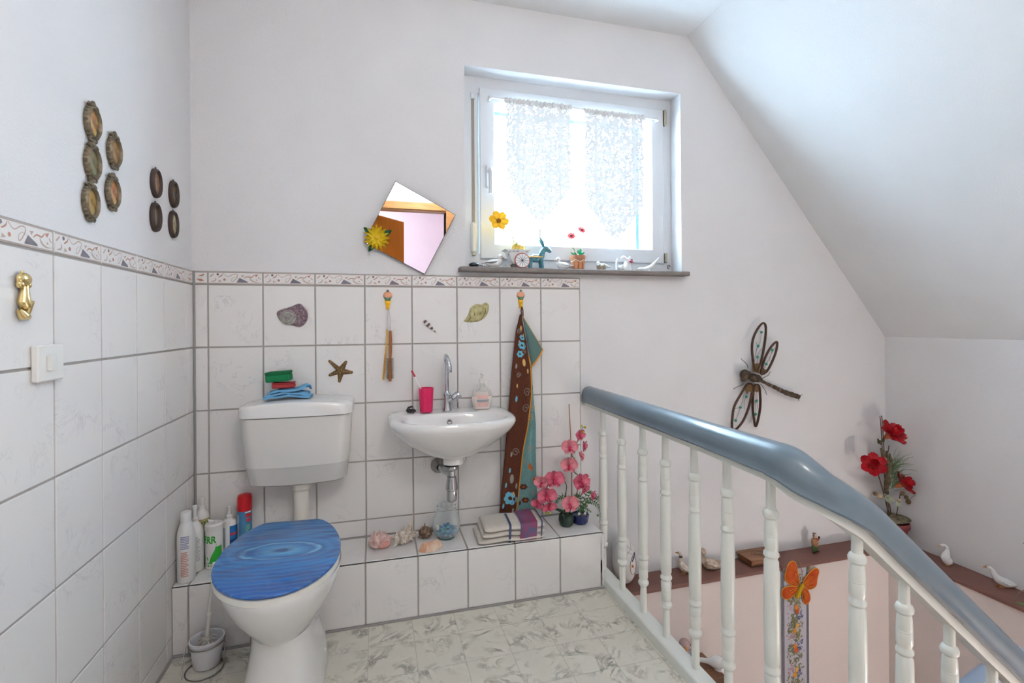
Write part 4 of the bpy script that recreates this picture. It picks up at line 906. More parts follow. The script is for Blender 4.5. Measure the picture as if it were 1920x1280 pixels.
# ---------------------------------------------------------------- tulip hooks
def tulip_hook(x, zt, label):
    t = thing('tulip_hook', label, 'hook', (x, DY, zt), group='tulip wall hooks')
    m = M(); m.dome([(-.010, -.060), (.010, -.060), (.014, -.040), (-.014, -.040)], .008, 3, 0, WALLB); m.dome([(-.006, -.082), (.006, -.082), (.010, -.058), (-.010, -.058)], .009, 3, 0, WALLB); m.build('yellow_pot', mat('yellow_plastic', (236, 178, 24), 0.35), t)
    m = M(); m.dome([(.0205 * math.cos(i * PI / 9), -.020 + .019 * math.sin(i * PI / 9)) for i in range(18)], .010, 4, 0, WALLB); m.build('bloom', mat('peach_plastic', (226, 160, 126), 0.45), t)
    m = M()
    for s_ in (-1, 1): m.dome([(0, -.036), (s_ * .010, -.040), (s_ * .020, -.020), (s_ * .006, -.028)][::s_], .012, 3, 0, WALLB)
    m.dome([(-.012, -.042), (.012, -.042), (.014, -.030), (0, -.024), (-.014, -.030)], .0115, 3, 0, WALLB); m.build('leaves', mat('hook_green', (92, 138, 112), 0.45), t)
    m = M(); m.ell((0, .002, .004), (.006, .005, .004), 8, 5, T=WALLB); m.build('tip', mat('hook_grey', (110, 120, 112), 0.5), t)
    m = M(); m.tube([(0, -.06, .006), (0, -.074, .014), (0, -.078, .022), (0, -.070, .027)], .0028, 8, T=WALLB); m.build('peg', MATS['yellow_plastic'], t)
tulip_hook(.759, 1.326, 'peach tulip hook holding the two brushes'); tulip_hook(1.372, 1.333, 'peach tulip hook holding the brown towel')
WIRE = mat('clear_string', (196, 194, 196), 0.4)
hb = thing('hairbrush', 'wooden handled round hairbrush hanging from the left tulip hook', 'hairbrush', (.768, -.020, 1.252))
BRW = make_wood('brush_wood', (150, 92, 44), (178, 114, 62), 2)
m = M(); m.tube([(0, 0, -.100), (.001, 0, -.14), (.0, 0, -.195), (-.001, 0, -.215), (-.002, 0, -.318), (-.002, 0, -.322)], [.0065, .008, .0075, .0062, .0072, .006], 10); m.build('handle', BRW, hb)
m = M(); random.seed(5)
for k in range(26):
    z = -.222 - .0035 * k
    for i in range(8):
        a = i * PI / 4 + k * .4; m.tube([(-.002 + .006 * math.cos(a), .006 * math.sin(a), z), (-.002 + .017 * math.cos(a), .013 * math.sin(a), z)], .0005, 3, cap=False)
bo = m.build('bristles', mat('dark_bristle', (74, 66, 58), 0.6), hb); bo['kind'] = 'stuff'
m = M(); m.tube([(0, 0, -.101), (.003, .004, -.05), (-.006, .0, -.004)], .0012, 5); m.tube([(0, 0, -.101), (-.010, .004, -.05), (-.010, .0, -.004)], .0009, 5); m.build('string', WIRE, hb)
yb = thing('bottle_brush', 'thin yellow bottle brush hanging beside the wooden hairbrush', 'brush', (.756, -.012, 1.252))
YB = mat('yellow_brush', (224, 164, 30), 0.45)
m = M(); m.tube([(0, 0, -.095), (-.004, 0, -.16), (-.008, 0, -.20)], .0028, 8); m.build('handle', YB, yb)
m = M(); m.tube([(-.008 - .0001 * t + .0048 * math.cos(t * 1.05), .0048 * math.sin(t * 1.05), -.20 - .0012 * t) for t in range(96)], .0013, 5); m.tube([(-.008, 0, -.2), (-.018, 0, -.316)], .002, 6); m.build('bristles', YB, yb)
m = M(); m.tube([(0, 0, -.096), (.0, 0, -.05), (.006, -.004, -.003)], .0009, 5); m.build('string', WIRE, yb)

# ---------------------------------------------------------------- towel on the hook
tw_ = thing('hand_towel', 'brown and turquoise flowered towel hanging from the right tulip hook', 'towel', (1.37, 0, .25))
TBR = mat('brown_terry', (98, 52, 34), 0.95, bump=.003, bscale=500, var=.25, vscale=120); TTQ = mat('turquoise_terry', (116, 160, 160), 0.95, bump=.003, bscale=500, var=.15, vscale=120); TOR = mat('orange_hem', (228, 150, 40), 0.8)
E0 = [(590, 975, 979, 982), (620, 968, 984, 987), (655, 964, 990, 990), (690, 960, 996, 998), (740, 956, 998, 1001), (800, 951, 991, 1006), (850, 947, 981, 1006), (900, 942, 976, 1007), (940, 939, 972, 1009), (968, 936, 967, 1012)]
ZR = []
for v, a, b, c in E0:
    A, B, C = px(a, v, -.045), px(b, v, -.05), px(c, v, -.03); ZR.append((A.z, A.x - 1.37, B.x - 1.37, C.x - 1.37))
ZR.sort()
zb, zt = ZR[0][0], ZR[-1][0]
xl = lambda z: interp([(r[0], r[1]) for r in ZR], z); xm = lambda z: interp([(r[0], r[2]) for r in ZR], z); xr = lambda z: interp([(r[0], r[3]) for r in ZR], z)
def fold(u, z, ph, amp): return amp * math.sin(u * 9 + ph) * (.35 + .65 * min(1, (zt - z) / .35))
def brown_pt(u, v, off=0.0):
    z = zb + .004 * math.sin(u * 5) + (zt - zb) * v - (.022 * u if v < .02 else 0) * (1 - v / .02 if v < .02 else 0)
    a, b = xl(z), xm(z); y = -.043 - off - .011 * math.sin(PI * u) - fold(u, z, 1.0, .006)
    return Vector((a + (b - a) * u, y, z - .25))
def turq_pt(u, v, off=0.0):
    z = zb + .010 + (zt - zb - .24) * v
    a, b = xm(z) - .012, xr(z); y = -.024 - off - .008 * math.sin(PI * u) - fold(u, z, 2.4, .005)
    return Vector((a + (b - a) * u, y, z - .25))
def sheet(fn, nu, nv, th, m=None):
    m = m or M(); n = nu + 1
    P0 = [fn(i / nu, j / nv) for j in range(nv + 1) for i in range(n)]; P1 = [p + Vector((0, th, 0)) for p in P0]; o = len(P0); fs = []
    for j in range(nv):
        for i in range(nu): q = j * n + i; fs.append((q, q + 1, q + n + 1, q + n)); fs.append((o + q, o + q + n, o + q + n + 1, o + q + 1))
    for i in range(nu): fs.append((i, o + i, o + i + 1, i + 1)); q = nv * n + i; fs.append((q, q + 1, o + q + 1, o + q))
    for j in range(nv): q = j * n; fs.append((q, q + n, o + q + n, o + q)); q += nu; fs.append((q, o + q, o + q + n, q + n))
    m.add(P0 + P1, fs); return m
m = sheet(brown_pt, 16, 50, .007); m.build('brown_side', TBR, tw_, 70)
m = sheet(turq_pt, 12, 40, .006); m.build('turquoise_side', TTQ, tw_, 70)
m = M(); m.tube([brown_pt(1.0, j / 40) for j in range(0, 33)], .0032, 6); m.tube([brown_pt(i / 12, 0.0) for i in range(13)], .0032, 6); m.tube([turq_pt(i / 12, 0.0) for i in range(13)], .003, 6, 1); m.build('hem', [TOR, mat('tan_hem', (196, 160, 110), 0.8)], tw_)
# folded corner flap
A, B, C, D = [px(u, v, -.04) - Vector((1.37, 0, .25)) for u, v in ((979, 592), (1017, 655), (997, 686), (990, 650))]
def flap(u, v):
    p = A.lerp(B, v).lerp(A.lerp(C, v), u); return p + Vector((0, -.012 * math.sin(PI * u) * v - .006, 0))
m = sheet(flap, 8, 14, .006); m.build('corner_flap', mat('grey_turquoise_terry', (96, 126, 122), 0.95, bump=.003, bscale=500), tw_, 70)
m = M(); m.tube([flap(i / 8, 1.0) for i in range(9)], .0034, 6); m.tube([flap(0, j / 10) for j in range(11)], .0022, 6, 1); m.build('flap_hem', [TOR, MATS['tan_hem']], tw_)
m = M(); m.tube([(0.0, -.027, 1.256 - .25), (.004, -.030, 1.24 - .25), (.003, -.035, zt - .25 - .01)], .003, 6); m.tube([(0.0, -.027, 1.256 - .25), (-.005, -.030, 1.24 - .25), (-.003, -.035, zt - .25 - .01)], .003, 6); m.build('loop', TBR, tw_)
# woven flowers
FB = mat('woven_blue', (104, 178, 204), 0.9); FT = mat('woven_tan', (206, 166, 104), 0.9); FG = mat('woven_grey', (150, 146, 138), 0.9); FD = mat('woven_brown', (84, 46, 32), 0.9); FO = mat('woven_rust', (176, 92, 40), 0.9)
def woven(fn, items, name, zmin, zspan):
    m = M()
    def P(x, z):
        v = max(0, min(1, (z - zmin) / zspan)); return v
    for kind, u0, v0, s_, mi in items:
        def to3(dx, dz):
            v = v0 + dz / (zt - zb); p0 = fn(0, min(1, max(0, v))); p1 = fn(1, min(1, max(0, v))); w = max(.01, (p1 - p0).length)
            return fn(min(1, max(0, u0 + dx / w)), min(1, max(0, v)), .0012)
        if kind == 'f':
            for k in range(6):
                a = k * PI / 3; c = (s_ * .62 * math.cos(a), s_ * .62 * math.sin(a))
                pts = [to3(c[0] + s_ * .42 * math.cos(t * PI / 4), c[1] + s_ * .42 * math.sin(t * PI / 4)) for t in range(8)]; m.add(pts, [tuple(range(8))], mi)
            m.add([p - Vector((0, .0005, 0)) for p in [to3(s_ * .32 * math.cos(t * PI / 4), s_ * .32 * math.sin(t * PI / 4)) for t in range(8)]], [tuple(range(8))], 3 if mi != 3 else 4)
        elif kind == 'l':
            pts = [to3(s_ * .4 * math.sin(t * PI / 5), s_ * math.cos(t * PI / 5)) for t in range(10)]; m.add(pts, [tuple(range(10))], mi)
        elif kind == 's':
            pts = [to3(s_ * (1 - t / 26) * math.cos(t * .45) * .8, s_ * (1 - t / 26) * math.sin(t * .45) + .012) for t in range(22)]; m.tube(pts, .0012, 4, mi)
    o = m.build(name, [FB, FT, FG, FD, FO], tw_, 60); o['kind'] = 'stuff'; return o
woven(brown_pt, [('f', .50, .085, .030, 0), ('l', .15, .05, .012, 0), ('l', .2, .15, .012, 0), ('l', .78, .15, .014, 2), ('l', .5, .18, .022, 2), ('l', .88, .08, .014, 0), ('l', .75, .03, .012, 2), ('s', .75, .52, .022, 2), ('s', .75, .60, .022, 2), ('s', .2, .45, .018, 2), ('f', .55, .845, .018, 0), ('f', .4, .80, .016, 0), ('l', .62, .76, .018, 1), ('l', .5, .93, .012, 1), ('s', .3, .90, .014, 2), ('l', .8, .72, .012, 1), ('l', .2, .74, .012, 2), ('l', .3, .575, .014, 0), ('l', .3, .64, .010, 1), ('f', .6, .885, .012, 0), ('s', .65, .80, .014, 2), ('l', .35, .86, .010, 2), ('l', .75, .90, .008, 1), ('s', .55, .30, .020, 2), ('l', .35, .30, .012, 2), ('l', .65, .11, .010, 1), ('l', .25, .10, .010, 0), ('l', .35, .22, .012, 0), ('s', .35, .68, .014, 2)], 'flower_pattern', 0, 1)
woven(turq_pt, [('f', .35, .16, .018, 3), ('f', .45, .07, .018, 3), ('l', .6, .30, .020, 4), ('l', .72, .28, .016, 4), ('l', .35, .33, .014, 2), ('l', .85, .2, .018, 4), ('l', .75, .12, .018, 2), ('l', .55, .42, .022, 2), ('s', .45, .62, .022, 1), ('s', .7, .68, .022, 1), ('l', .6, .92, .016, 3), ('f', .7, .98, .014, 3), ('l', .4, .86, .014, 3), ('l', .7, .84, .014, 3), ('l', .25, .05, .014, 3)], 'leaf_pattern', 0, 1)

def thin_clear(name, tint, base):
    "thin-walled clear material: see-through, glossier towards the edges"
    m = bpy.data.materials.new(name); m.use_nodes = True; nt = m.node_tree; nt.nodes.remove(nt.nodes['Principled BSDF'])
    tr = N(nt, 'ShaderNodeBsdfTransparent'); tr.inputs[0].default_value = (*tint, 1); gl = N(nt, 'ShaderNodeBsdfPrincipled'); gl.inputs['Base Color'].default_value = (*tint, 1); gl.inputs['Roughness'].default_value = .08
    lw = N(nt, 'ShaderNodeLayerWeight'); lw.inputs[0].default_value = .3; mr_ = N(nt, 'ShaderNodeMapRange'); mr_.inputs['To Min'].default_value = base; mr_.inputs['To Max'].default_value = .6
    nt.links.new(lw.outputs['Facing'], mr_.inputs['Value']); mx = N(nt, 'ShaderNodeMixShader'); nt.links.new(mr_.outputs[0], mx.inputs[0]); nt.links.new(tr.outputs[0], mx.inputs[1]); nt.links.new(gl.outputs[0], mx.inputs[2]); nt.links.new(mx.outputs[0], nt.nodes['Material Output'].inputs['Surface'])
    return m
# ---------------------------------------------------------------- things on the basin
DECK = .7968
cp = thing('plastic_cup', 'bright pink plastic tumbler on the washbasin rim', 'cup', (.917, -.075, DECK))
m = M(); m.lathe([(0, .001), (.027, .001), (.028, .004), (.0325, .102), (.0325, .105), (.0305, .105), (.026, .007), (0, .006)], 32); m.build('tumbler', mat('pink_plastic', (222, 28, 92), 0.22, coat=.3), cp)
tbz = thing('toothbrush', 'white toothbrush with red head standing in the pink tumbler', 'toothbrush', (.926, -.075, DECK + .008))
m = M(); m.tube([(0, 0, 0), (-.030, 0, .09), (-.052, .0, .135), (-.058, 0, .148)], [.0035, .0035, .0028, .003], 8); m.build('handle', mat('white_plastic', (240, 238, 236), 0.3), tbz)
m = M(); m.tube([(-.056, 0, .146), (-.072, 0, .176)], .004, 8, flat=.8); m.build('head', mat('white_plastic'), tbz)
m = M()
for k in range(5): m.box((-.004, -.011, k * .0062), (.004, -.003, k * .0062 + .005), 0, 0, Matrix.Translation((-.0568, 0, .148)) @ Matrix.Rotation(R(-28), 4, 'Y'))
m.build('bristles', mat('red_bristle', (196, 40, 52), 0.7), tbz)
sp = thing('soap_dispenser', 'clear pump soap bottle with pink label on the washbasin', 'soap bottle', (1.165, -.075, DECK))
SOAP = mat('pale_soap', (232, 216, 206), 0.3, coat=.4); CLR = thin_clear('clear_plastic', (0.93, 0.93, 0.92), .22)
m = M(); m.lathe([(0, .001), (.034, .001), (.038, .008), (.047, .045), (.046, .060), (.040, .080), (.0, .081)], 32, 0, None, 1, .55); m.build('liquid', SOAP, sp)
m = M(); m.lathe([(.0465, .058), (.0405, .082), (.026, .105), (.013, .115), (.012, .122)], 32, 0, None, 1, .56); m.build('shoulder', CLR, sp)
m = M(); m.lathe([(0, .118), (.0135, .118), (.0135, .136), (.008, .139), (.005, .141), (.005, .152), (.0065, .153), (.0065, .163), (0, .164)], 20); m.tube([(0, 0, .158), (0, -.02, .158), (0, -.028, .154)], .004, 8); m.build('pump', mat('frosted_pump', (226, 220, 214), 0.3), sp)
m = M(); m.lathe([(0, .075), (.004, .075), (.006, .10), (.008, .118), (0, .118)], 10); m.build('dip_tube', mat('frosted_pump'), sp)
LBP = mat('pink_label', (230, 186, 178), 0.5); LBG = mat('grey_label', (160, 160, 162), 0.5); LBW = mat('white_label', (236, 232, 230), 0.5)
m = M()
def lab(z0, z1, hw, mi):
    def fn(u, v):
        z = z0 + (z1 - z0) * v; r = interp([(.008, .038), (.045, .047), (.06, .046), (.08, .040)], z) + .0009; x = (u - .5) * 2 * hw * (1 + .1 * v)
        return (x, -.55 * math.sqrt(max(0, r * r - x * x)) - .0004, z)
    m.grid(fn, 10, 2, mi)
lab(.012, .032, .024, 0); lab(.033, .047, .026, 1); lab(.048, .066, .024, 0); lab(.010, .0115, .025, 2); lab(.0325, .034, .027, 2); lab(.046, .0475, .028, 2)
m.build('label', [LBP, LBG, LBW], sp)
pg = thing('sink_plug', 'black rubber sink plug with ring lying on the basin rim', 'plug', (.853, -.07, DECK))
m = M(); m.lathe([(0, 0), (.017, 0), (.020, .004), (.0195, .011), (.014, .014), (0, .015)], 24); m.build('stopper', mat('black_rubber'), pg)
m = M(); m.tube([(.008 * math.cos(t * PI / 6), 0, .020 + .008 * math.sin(t * PI / 6)) for t in range(12)], .0017, 6, closed=True); m.tube([(-.02, .004, .006), (-.012, 0, .022), (.006, 0, .026)], .004, 6); m.build('ring', mat('dark_steel'), pg)
m = M()
for i in range(7): m.ell((-.010 + .011 * i, -.022 - .003 * math.sin(i * 2), .003), .003, 7, 5)
m.build('chain', DCHR, pg)

# ---------------------------------------------------------------- bottles on the ledge
def bottle(name, label, loc, prof, mats_c, labels=(), rz=0, sx=1, sy=1, cat='bottle'):
    t = thing(name, label, cat, loc, (0, 0, rz))
    bodyp, capp = prof
    M().lathe(bodyp, 28, 0, None, sx, sy).build('body', mats_c[0], t)
    if capp: M().lathe(capp, 20, 0, None, sx if capp[0][1] < 0 else 1, 1).build('cap', mats_c[1], t)
    for nm, r, items, ms in labels:
        m = M()
        for a0, a1, z0, z1, mi in items: cyl_patch(m, r, a0, a1, z0, z1, mi, 8, None, sx, sy)
        m.build(nm, ms, t)
    t.scale = SC[len(BOTS)]; BOTS.append(t)
    return t
BOTS = []; SC = [(.68, .95, 1.19), (.74, .80, 1.085), (.74, .80, 1.04), (.86, .86, 1.09), (.89, .89, 1.085), (.95, .95, 1.05)]
WB = mat('white_bottle', (232, 230, 228), 0.3, coat=.1); WC = mat('white_cap', (228, 226, 224), 0.35)
PB = mat('print_blue_text', (136, 142, 178), 0.5); PR = mat('print_red_text', (200, 140, 126), 0.5); PGY = mat('print_grey_text', (176, 178, 178), 0.5); PGR = mat('green_print', (44, 168, 52), 0.4); POL = mat('olive_print', (132, 142, 52), 0.4); PBL = mat('blue_print', (36, 110, 178), 0.4); PNV = mat('navy_print', (36, 60, 130), 0.4); PRD = mat('red_print', (200, 48, 50), 0.4)
def lines(a0, a1, z0, z1, n, mi, gap=.45):
    random.seed(int(z0 * 1e4) + n); h = (z1 - z0) / n
    return [(a0, a1 - (a1 - a0) * .35 * random.random() ** 3, z0 + k * h, z0 + k * h + h * (1 - gap), mi) for k in range(n)]
bottle('cleaner_bottle', 'front white cleaner bottle with blue and red small print by the left wall', (.033, -.195, ZL), ([(0, .001), (.040, .001), (.043, .006), (.043, .135), (.041, .150), (.026, .178), (.024, .183), (0, .183)], [(0, .180), (.0245, .180), (.0245, .206), (.022, .210), (0, .210)]), (WB, WC), [('label', .0434, lines(-105, -52, .105, .145, 8, 0) + lines(-105, -58, .022, .098, 15, 1), [PB, PR])], 0, 1, .78)
t = bottle('cleaner_bottle', 'white spray topped bottle standing behind the front white cleaner bottle', (.0375, -.117, ZL), ([(0, .001), (.038, .001), (.040, .006), (.040, .125), (.037, .145), (.022, .165), (.014, .172), (0, .172)], [(0, .172), (.014, .172), (.014, .182), (.009, .186), (.009, .212), (.011, .214), (.011, .225), (0, .226)]), (WB, WC), [('label', .0404, lines(-95, -40, .04, .125, 18, 0), [PGY])])
t = bottle('pump_bottle', 'white pump bottle with olive label in the tiled corner', (.0375, -.040, ZL), ([(0, .001), (.034, .001), (.037, .006), (.037, .155), (.031, .178), (.018, .192), (.016, .196), (0, .196)], [(0, .196), (.017, .196), (.017, .208), (.011, .212), (.0115, .240), (0, .241)]), (WB, WC), [('label', .0374, [(-150, 10, .085, .158, 0), (-150, 10, .160, .164, 1)], [POL, mat('gold_print', (176, 160, 60), 0.4)])])
t = bottle('wipes_canister', 'white and green wipes canister with large green lettering', (.099, -.105, ZL), ([(0, .001), (.0345, .001), (.0355, .004), (.0355, .132), (0, .132)], [(0, .132), (.037, .132), (.0375, .136), (.037, .150), (.033, .154), (0, .155)]), (WB, WC), [('label', .0358, [(-160, 20, .010, .017, 0), (-68, -22, .020, .078, 1)], [PGR, PGR])], cat='canister')
m = M(); cyl_patch(m, .0358, -140, -72, .020, .022, 0); 
pts = [(-128, .040), (-118, .028), (-62, .083), (-62, .090), (-118, .040), (-126, .047)]
m.add([(.0359 * math.cos(R(a)), .0359 * math.sin(R(a)), z) for a, z in pts], [(0, 1, 4, 5), (1, 2, 3, 4)], 0)
m.add([(.03585 * math.cos(R(a)), .03585 * math.sin(R(a)), z) for a, z in [(-112, .022), (-95, .022), (-78, .022), (-66, .022), (-66, .074), (-78, .062), (-95, .046)]], [(0, 1, 6), (1, 2, 5, 6), (2, 3, 4, 5)], 1)
m.build('tick_mark', [PGR, PGR], t)
text_mesh('lettering', 'ERR', .034, Matrix.Rotation(R(-19), 4, 'Z') @ Matrix.Translation((0, 0, .102)) @ Matrix.Rotation(R(90), 4, 'X'), PGR, .0361, t)
m = M(); m.tube([(-.012, 0, .152), (-.018, -.004, .162), (.004, -.006, .160)], [.012, .009, .004], 8, flat=.6); m.build('wipe', mat('white_wipe', (238, 236, 234), 0.9), t)
bottle('nozzle_bottle', 'white nozzle bottle with blue label between the canister and the red capped can', (.137, -.046, ZL), ([(0, .001), (.031, .001), (.033, .006), (.033, .125), (.026, .140), (.012, .147), (.010, .150), (0, .150)], [(0, .148), (.0125, .148), (.0125, .158), (.009, .160), (.007, .182), (.008, .184), (.008, .190), (0, .191)]), (WB, WC), [('label', .0334, [(-75, -5, .02, .125, 0), (-75, -5, .065, .075, 1), (-70, -20, .09, .100, 2), (-70, -30, .045, .055, 1), (-132, -105, .03, .12, 3)], [PBL, PNV, PRD, mat('pale_blue_print', (160, 176, 200), 0.5)])])
t = bottle('aerosol_can', 'blue aerosol can with a bright red cap beside the cistern pipe', (.192, -.045, ZL), ([(0, .001), (.027, .001), (.028, .004), (.028, .172), (.026, .178), (0, .178)], [(0, .178), (.0285, .178), (.0285, .224), (.026, .235), (.016, .2385), (0, .239)]), (mat('blue_can', (66, 122, 164), 0.35, coat=.2), mat('red_cap', (192, 22, 34), 0.35)), [('label', .0284, [(-165, -125, .02, .165, 0), (-160, -130, .10, .115, 1), (-70, -20, .155, .168, 2), (-62, -25, .138, .150, 2), (-75, -25, .172, .176, 3)], [mat('pale_blue_print', (160, 176, 200), 0.5), mat('pink_print', (204, 164, 168), 0.5), PRD, LBW])], cat='aerosol can')
m = M(); m.add([(.0286 * math.cos(R(-52 + 18 * math.cos(k * PI / 7))), .0286 * math.sin(R(-52 + 18 * math.cos(k * PI / 7))), .112 + .018 * math.sin(k * PI / 7)) for k in range(14)], [tuple(range(14))]); m.add([(.0288 * math.cos(R(-42 + 14 * math.cos(k * PI / 7))), .0288 * math.sin(R(-42 + 14 * math.cos(k * PI / 7))), .085 + .022 * math.sin(k * PI / 7)) for k in range(14)], [tuple(range(14))], 1); m.build('emblem', [mat('teal_print', (96, 160, 150), 0.4), mat('dark_green_print', (34, 62, 54), 0.5)], t)

# ---------------------------------------------------------------- shells and jar on the ledge
def spiky(name, label, loc, rz, L_, W, col1, col2, spikes, seed, mouth=None, cone=0.35, cat='shell'):
    t = thing(name, label, cat, loc, (0, 0, rz)); random.seed(seed)
    SH = mat(name + '_%d' % seed, col1, 0.6, bump=.003, bscale=160, rgb2=col2, vscale=70)
    m = M(); n = 26; pts = []; rad = []
    for i in range(n + 1):
        q = i / n; x = (q - .5) * L_; r = W * (math.sin(PI * min(1, q ** .75)) ** .8) * (1 + .10 * math.sin(q * 34)) * .5 + .0012
        pts.append((x, 0, W * .42)); rad.append(r)
    m.tube(pts, rad, 16, flat=.88); m.build('body', SH, t, 70)
    m = M()
    for k in range(spikes):
        q = .12 + .68 * random.random(); a = random.uniform(-.5, PI + .5); r = W * (math.sin(PI * q ** .75) ** .8) * .5
        p = Vector(((q - .5) * L_, -math.cos(a) * r, W * .42 + math.sin(a) * r * .88)); d = Vector((random.uniform(-.5, .5), -math.cos(a), math.sin(a))).normalized()
        m.tube([p - d * .003, p + d * .006, p + d * (.010 + .012 * random.random())], [.0045, .003, .0006], 5)
    if spikes: so_ = m.build('spines', SH, t); so_['kind'] = 'stuff'
    if mouth:
        m = M(); m.ell((L_ * .05, -W * .43, W * .30), (L_ * .26, .006, W * .22), 14, 8); m.build('mouth', mat(name + '_mouth_%d' % seed, mouth, 0.35), t)
    return t
spiky('conch_shell', 'pink and white spiny conch shell nearest the toilet', (.722, -.118, ZL), R(14), .105, .066, (228, 204, 196), (204, 160, 152), 34, 1, (216, 150, 140))
t = spiky('conch_shell', 'white spiky conch shell with one long upright spine', (.826, -.100, ZL), R(28), .110, .060, (226, 216, 204), (196, 180, 164), 40, 2)
m = M(); m.tube([(.012, 0, .045), (.022, .0, .075), (.030, .0, .098), (.034, 0, .108)], [.010, .006, .004, .001], 8); m.tube([(-.05, -.01, .02), (-.075, -.02, .006)], [.010, .002], 8); m.build('long_spine', MATS['conch_shell_2'], t)
spiky('whelk_shell', 'brown whelk shell lying between the scallop and the jar', (.912, -.078, ZL), R(-60), .070, .050, (156, 128, 104), (98, 78, 66), 12, 3, (92, 70, 58))
sc_t = thing('scallop_shell', 'ribbed cream and orange scallop shell in front of the jar', 'shell', (.918, -.190, ZL), (0, 0, R(16)))
SCW = mat('scallop_cream', (228, 206, 184), 0.5, rgb2=(206, 150, 118), vscale=18)
m = M()
def scal(u, v):
    a = PI * (.12 + .76 * u) ; r = .056 * v * (1 + .03 * abs(math.sin(u * PI * 9))); h = .030 * math.sin(PI * v) ** .8 + .0022 * abs(math.sin(u * PI * 9)) * v
    return Vector((math.cos(a) * r * 1.0, -.012 + .0 - math.sin(a) * r * .75 + .022, h + .003))
N1, N2 = 54, 10
P0 = [scal(i / N1, (j + .3) / (N2 + .3)) for j in range(N2 + 1) for i in range(N1 + 1)]; P1 = [Vector((p.x, p.y, max(.0005, p.z - .004))) for p in P0]; fs = []; n = N1 + 1; o_ = len(P0)
for j in range(N2):
    for i in range(N1): q = j * n + i; fs.append((q, q + 1, q + n + 1, q + n)); fs.append((o_ + q, o_ + q + n, o_ + q + n + 1, o_ + q + 1))
for i in range(N1): q = N2 * n + i; fs.append((q, q + 1, o_ + q + 1, o_ + q)); fs.append((i, o_ + i, o_ + i + 1, i + 1))
m.add(P0 + P1, fs); m.build('fan', SCW, sc_t, 60)
m = M(); m.box((-.020, .008, .002), (.020, .022, .010), 0, .003); m.build('hinge_ears', SCW, sc_t)
jr = thing('glass_jar', 'round glass jar with wavy rim holding blue stones', 'jar', (.998, -.098, ZL))
JG = thin_clear('clear_jar_glass', (0.97, 0.98, 0.98), .04)
m = M(); prof = [(0, .004), (.036, .004), (.052, .022), (.060, .055), (.056, .090), (.042, .115), (.038, .124), (.041, .138)]
n = 48; rings = []
for r, z in prof[1:]:
    w = .006 if z > .13 else (.002 if z > .12 else 0)
    rings.append([((r + w * math.sin(8 * 2 * PI * i / n)) * math.cos(2 * PI * i / n), (r + w * math.sin(8 * 2 * PI * i / n)) * math.sin(2 * PI * i / n), z + w * .5 * math.cos(8 * 2 * PI * i / n)) for i in range(n)])
inner = [[(x * .965, y * .965, z + (.004 if k == 0 else .0003)) for x, y, z in rg] for k, rg in enumerate(rings)]
m.loft(rings + inner[::-1]); m.build('bowl', JG, jr, 60)
m = M(); m.lathe([(0, 0), (.036, 0), (.038, .004), (.035, .008), (0, .008)], 32); m.build('foot', mat('teal_glass', (96, 150, 150), 0.08, trans=.6, ior=1.3), jr)
m = M(); m.tube([tuple(Vector(p) * 1.0) for p in rings[-1]], .0018, 6, closed=True); m.build('rim', mat('jar_rim', (200, 206, 206), 0.1), jr)
random.seed(11); m = M()
for k in range(150):
    a = random.uniform(0, 2 * PI); q = math.sqrt(random.random()); z = .014 + .05 * random.random() * (1 - .6 * q); rmax = interp([(.01, .032), (.022, .044), (.055, .052)], z)
    m.ell((rmax * q * math.cos(a), rmax * q * math.sin(a), z), (.006 + .003 * random.random(), .006, .0045), 6, 4, random.choice((0, 0, 1, 2)))
so_ = m.build('blue_stones', [mat('blue_stone', (58, 142, 182), 0.4), mat('teal_stone', (92, 178, 186), 0.4), mat('deep_blue_stone', (36, 104, 156), 0.4)], jr); so_['kind'] = 'stuff'
M().ell((-.040, -.012, .050), (.008, .012, .012), 8, 6).build('pale_shell', mat('pale_shell', (226, 220, 206), 0.5), jr)

# folded towel
ft = thing('folded_towel', 'cream towel with blue stripes and flowered band folded on the ledge', 'towel', (1.268, -.151, ZL), (0, 0, R(-2)))
ft.scale = (1, .90, 1)
CRM = mat('cream_terry', (228, 220, 210), 0.95, bump=.003, bscale=450, var=.06, vscale=60)
FLB = mat('flowered_band', (150, 62, 92), 0.9, rgb2=(84, 92, 124), vscale=38); NBL = mat('navy_stripe', (64, 76, 108), 0.9)
def fold_roll(m, z0, h, x0, x1, yf, yb, mi):
    "one folded layer: closed front and back edges, slightly sagging"
    ny = 20; rings = []
    for i in range(25):
        u = i / 24; x = x0 + (x1 - x0) * u; rg = []
        endk = min(1, min(u, 1 - u) * 16) ** .5
        for k in range(28):
            a = 2 * PI * k / 28; cy, cz = math.cos(a), math.sin(a)
            y = (yf + yb) / 2 + (yb - yf) / 2 * math.copysign(abs(cy) ** .45, cy) * (.97 + .03 * endk)
            z = z0 + h / 2 + h / 2 * math.copysign(abs(cz) ** .8, cz) * (.55 + .45 * endk) * (1 - .10 * math.sin(u * 5)) + .002 * math.sin(u * 13 + y * 40)
            rg.append((x, y, z))
        rings.append(rg)
    m.loft(rings, mi)
for k, (z0, h, x0, x1, yf, yb) in enumerate([(.0005, .024, -.150, .138, -.094, .094), (.022, .026, -.132, .140, -.090, .090), (.044, .030, -.122, .140, -.090, .088)]):
    m = M(); fold_roll(m, z0, h, x0, x1, yf, yb, 0); m.build('layer', CRM, ft, 70)
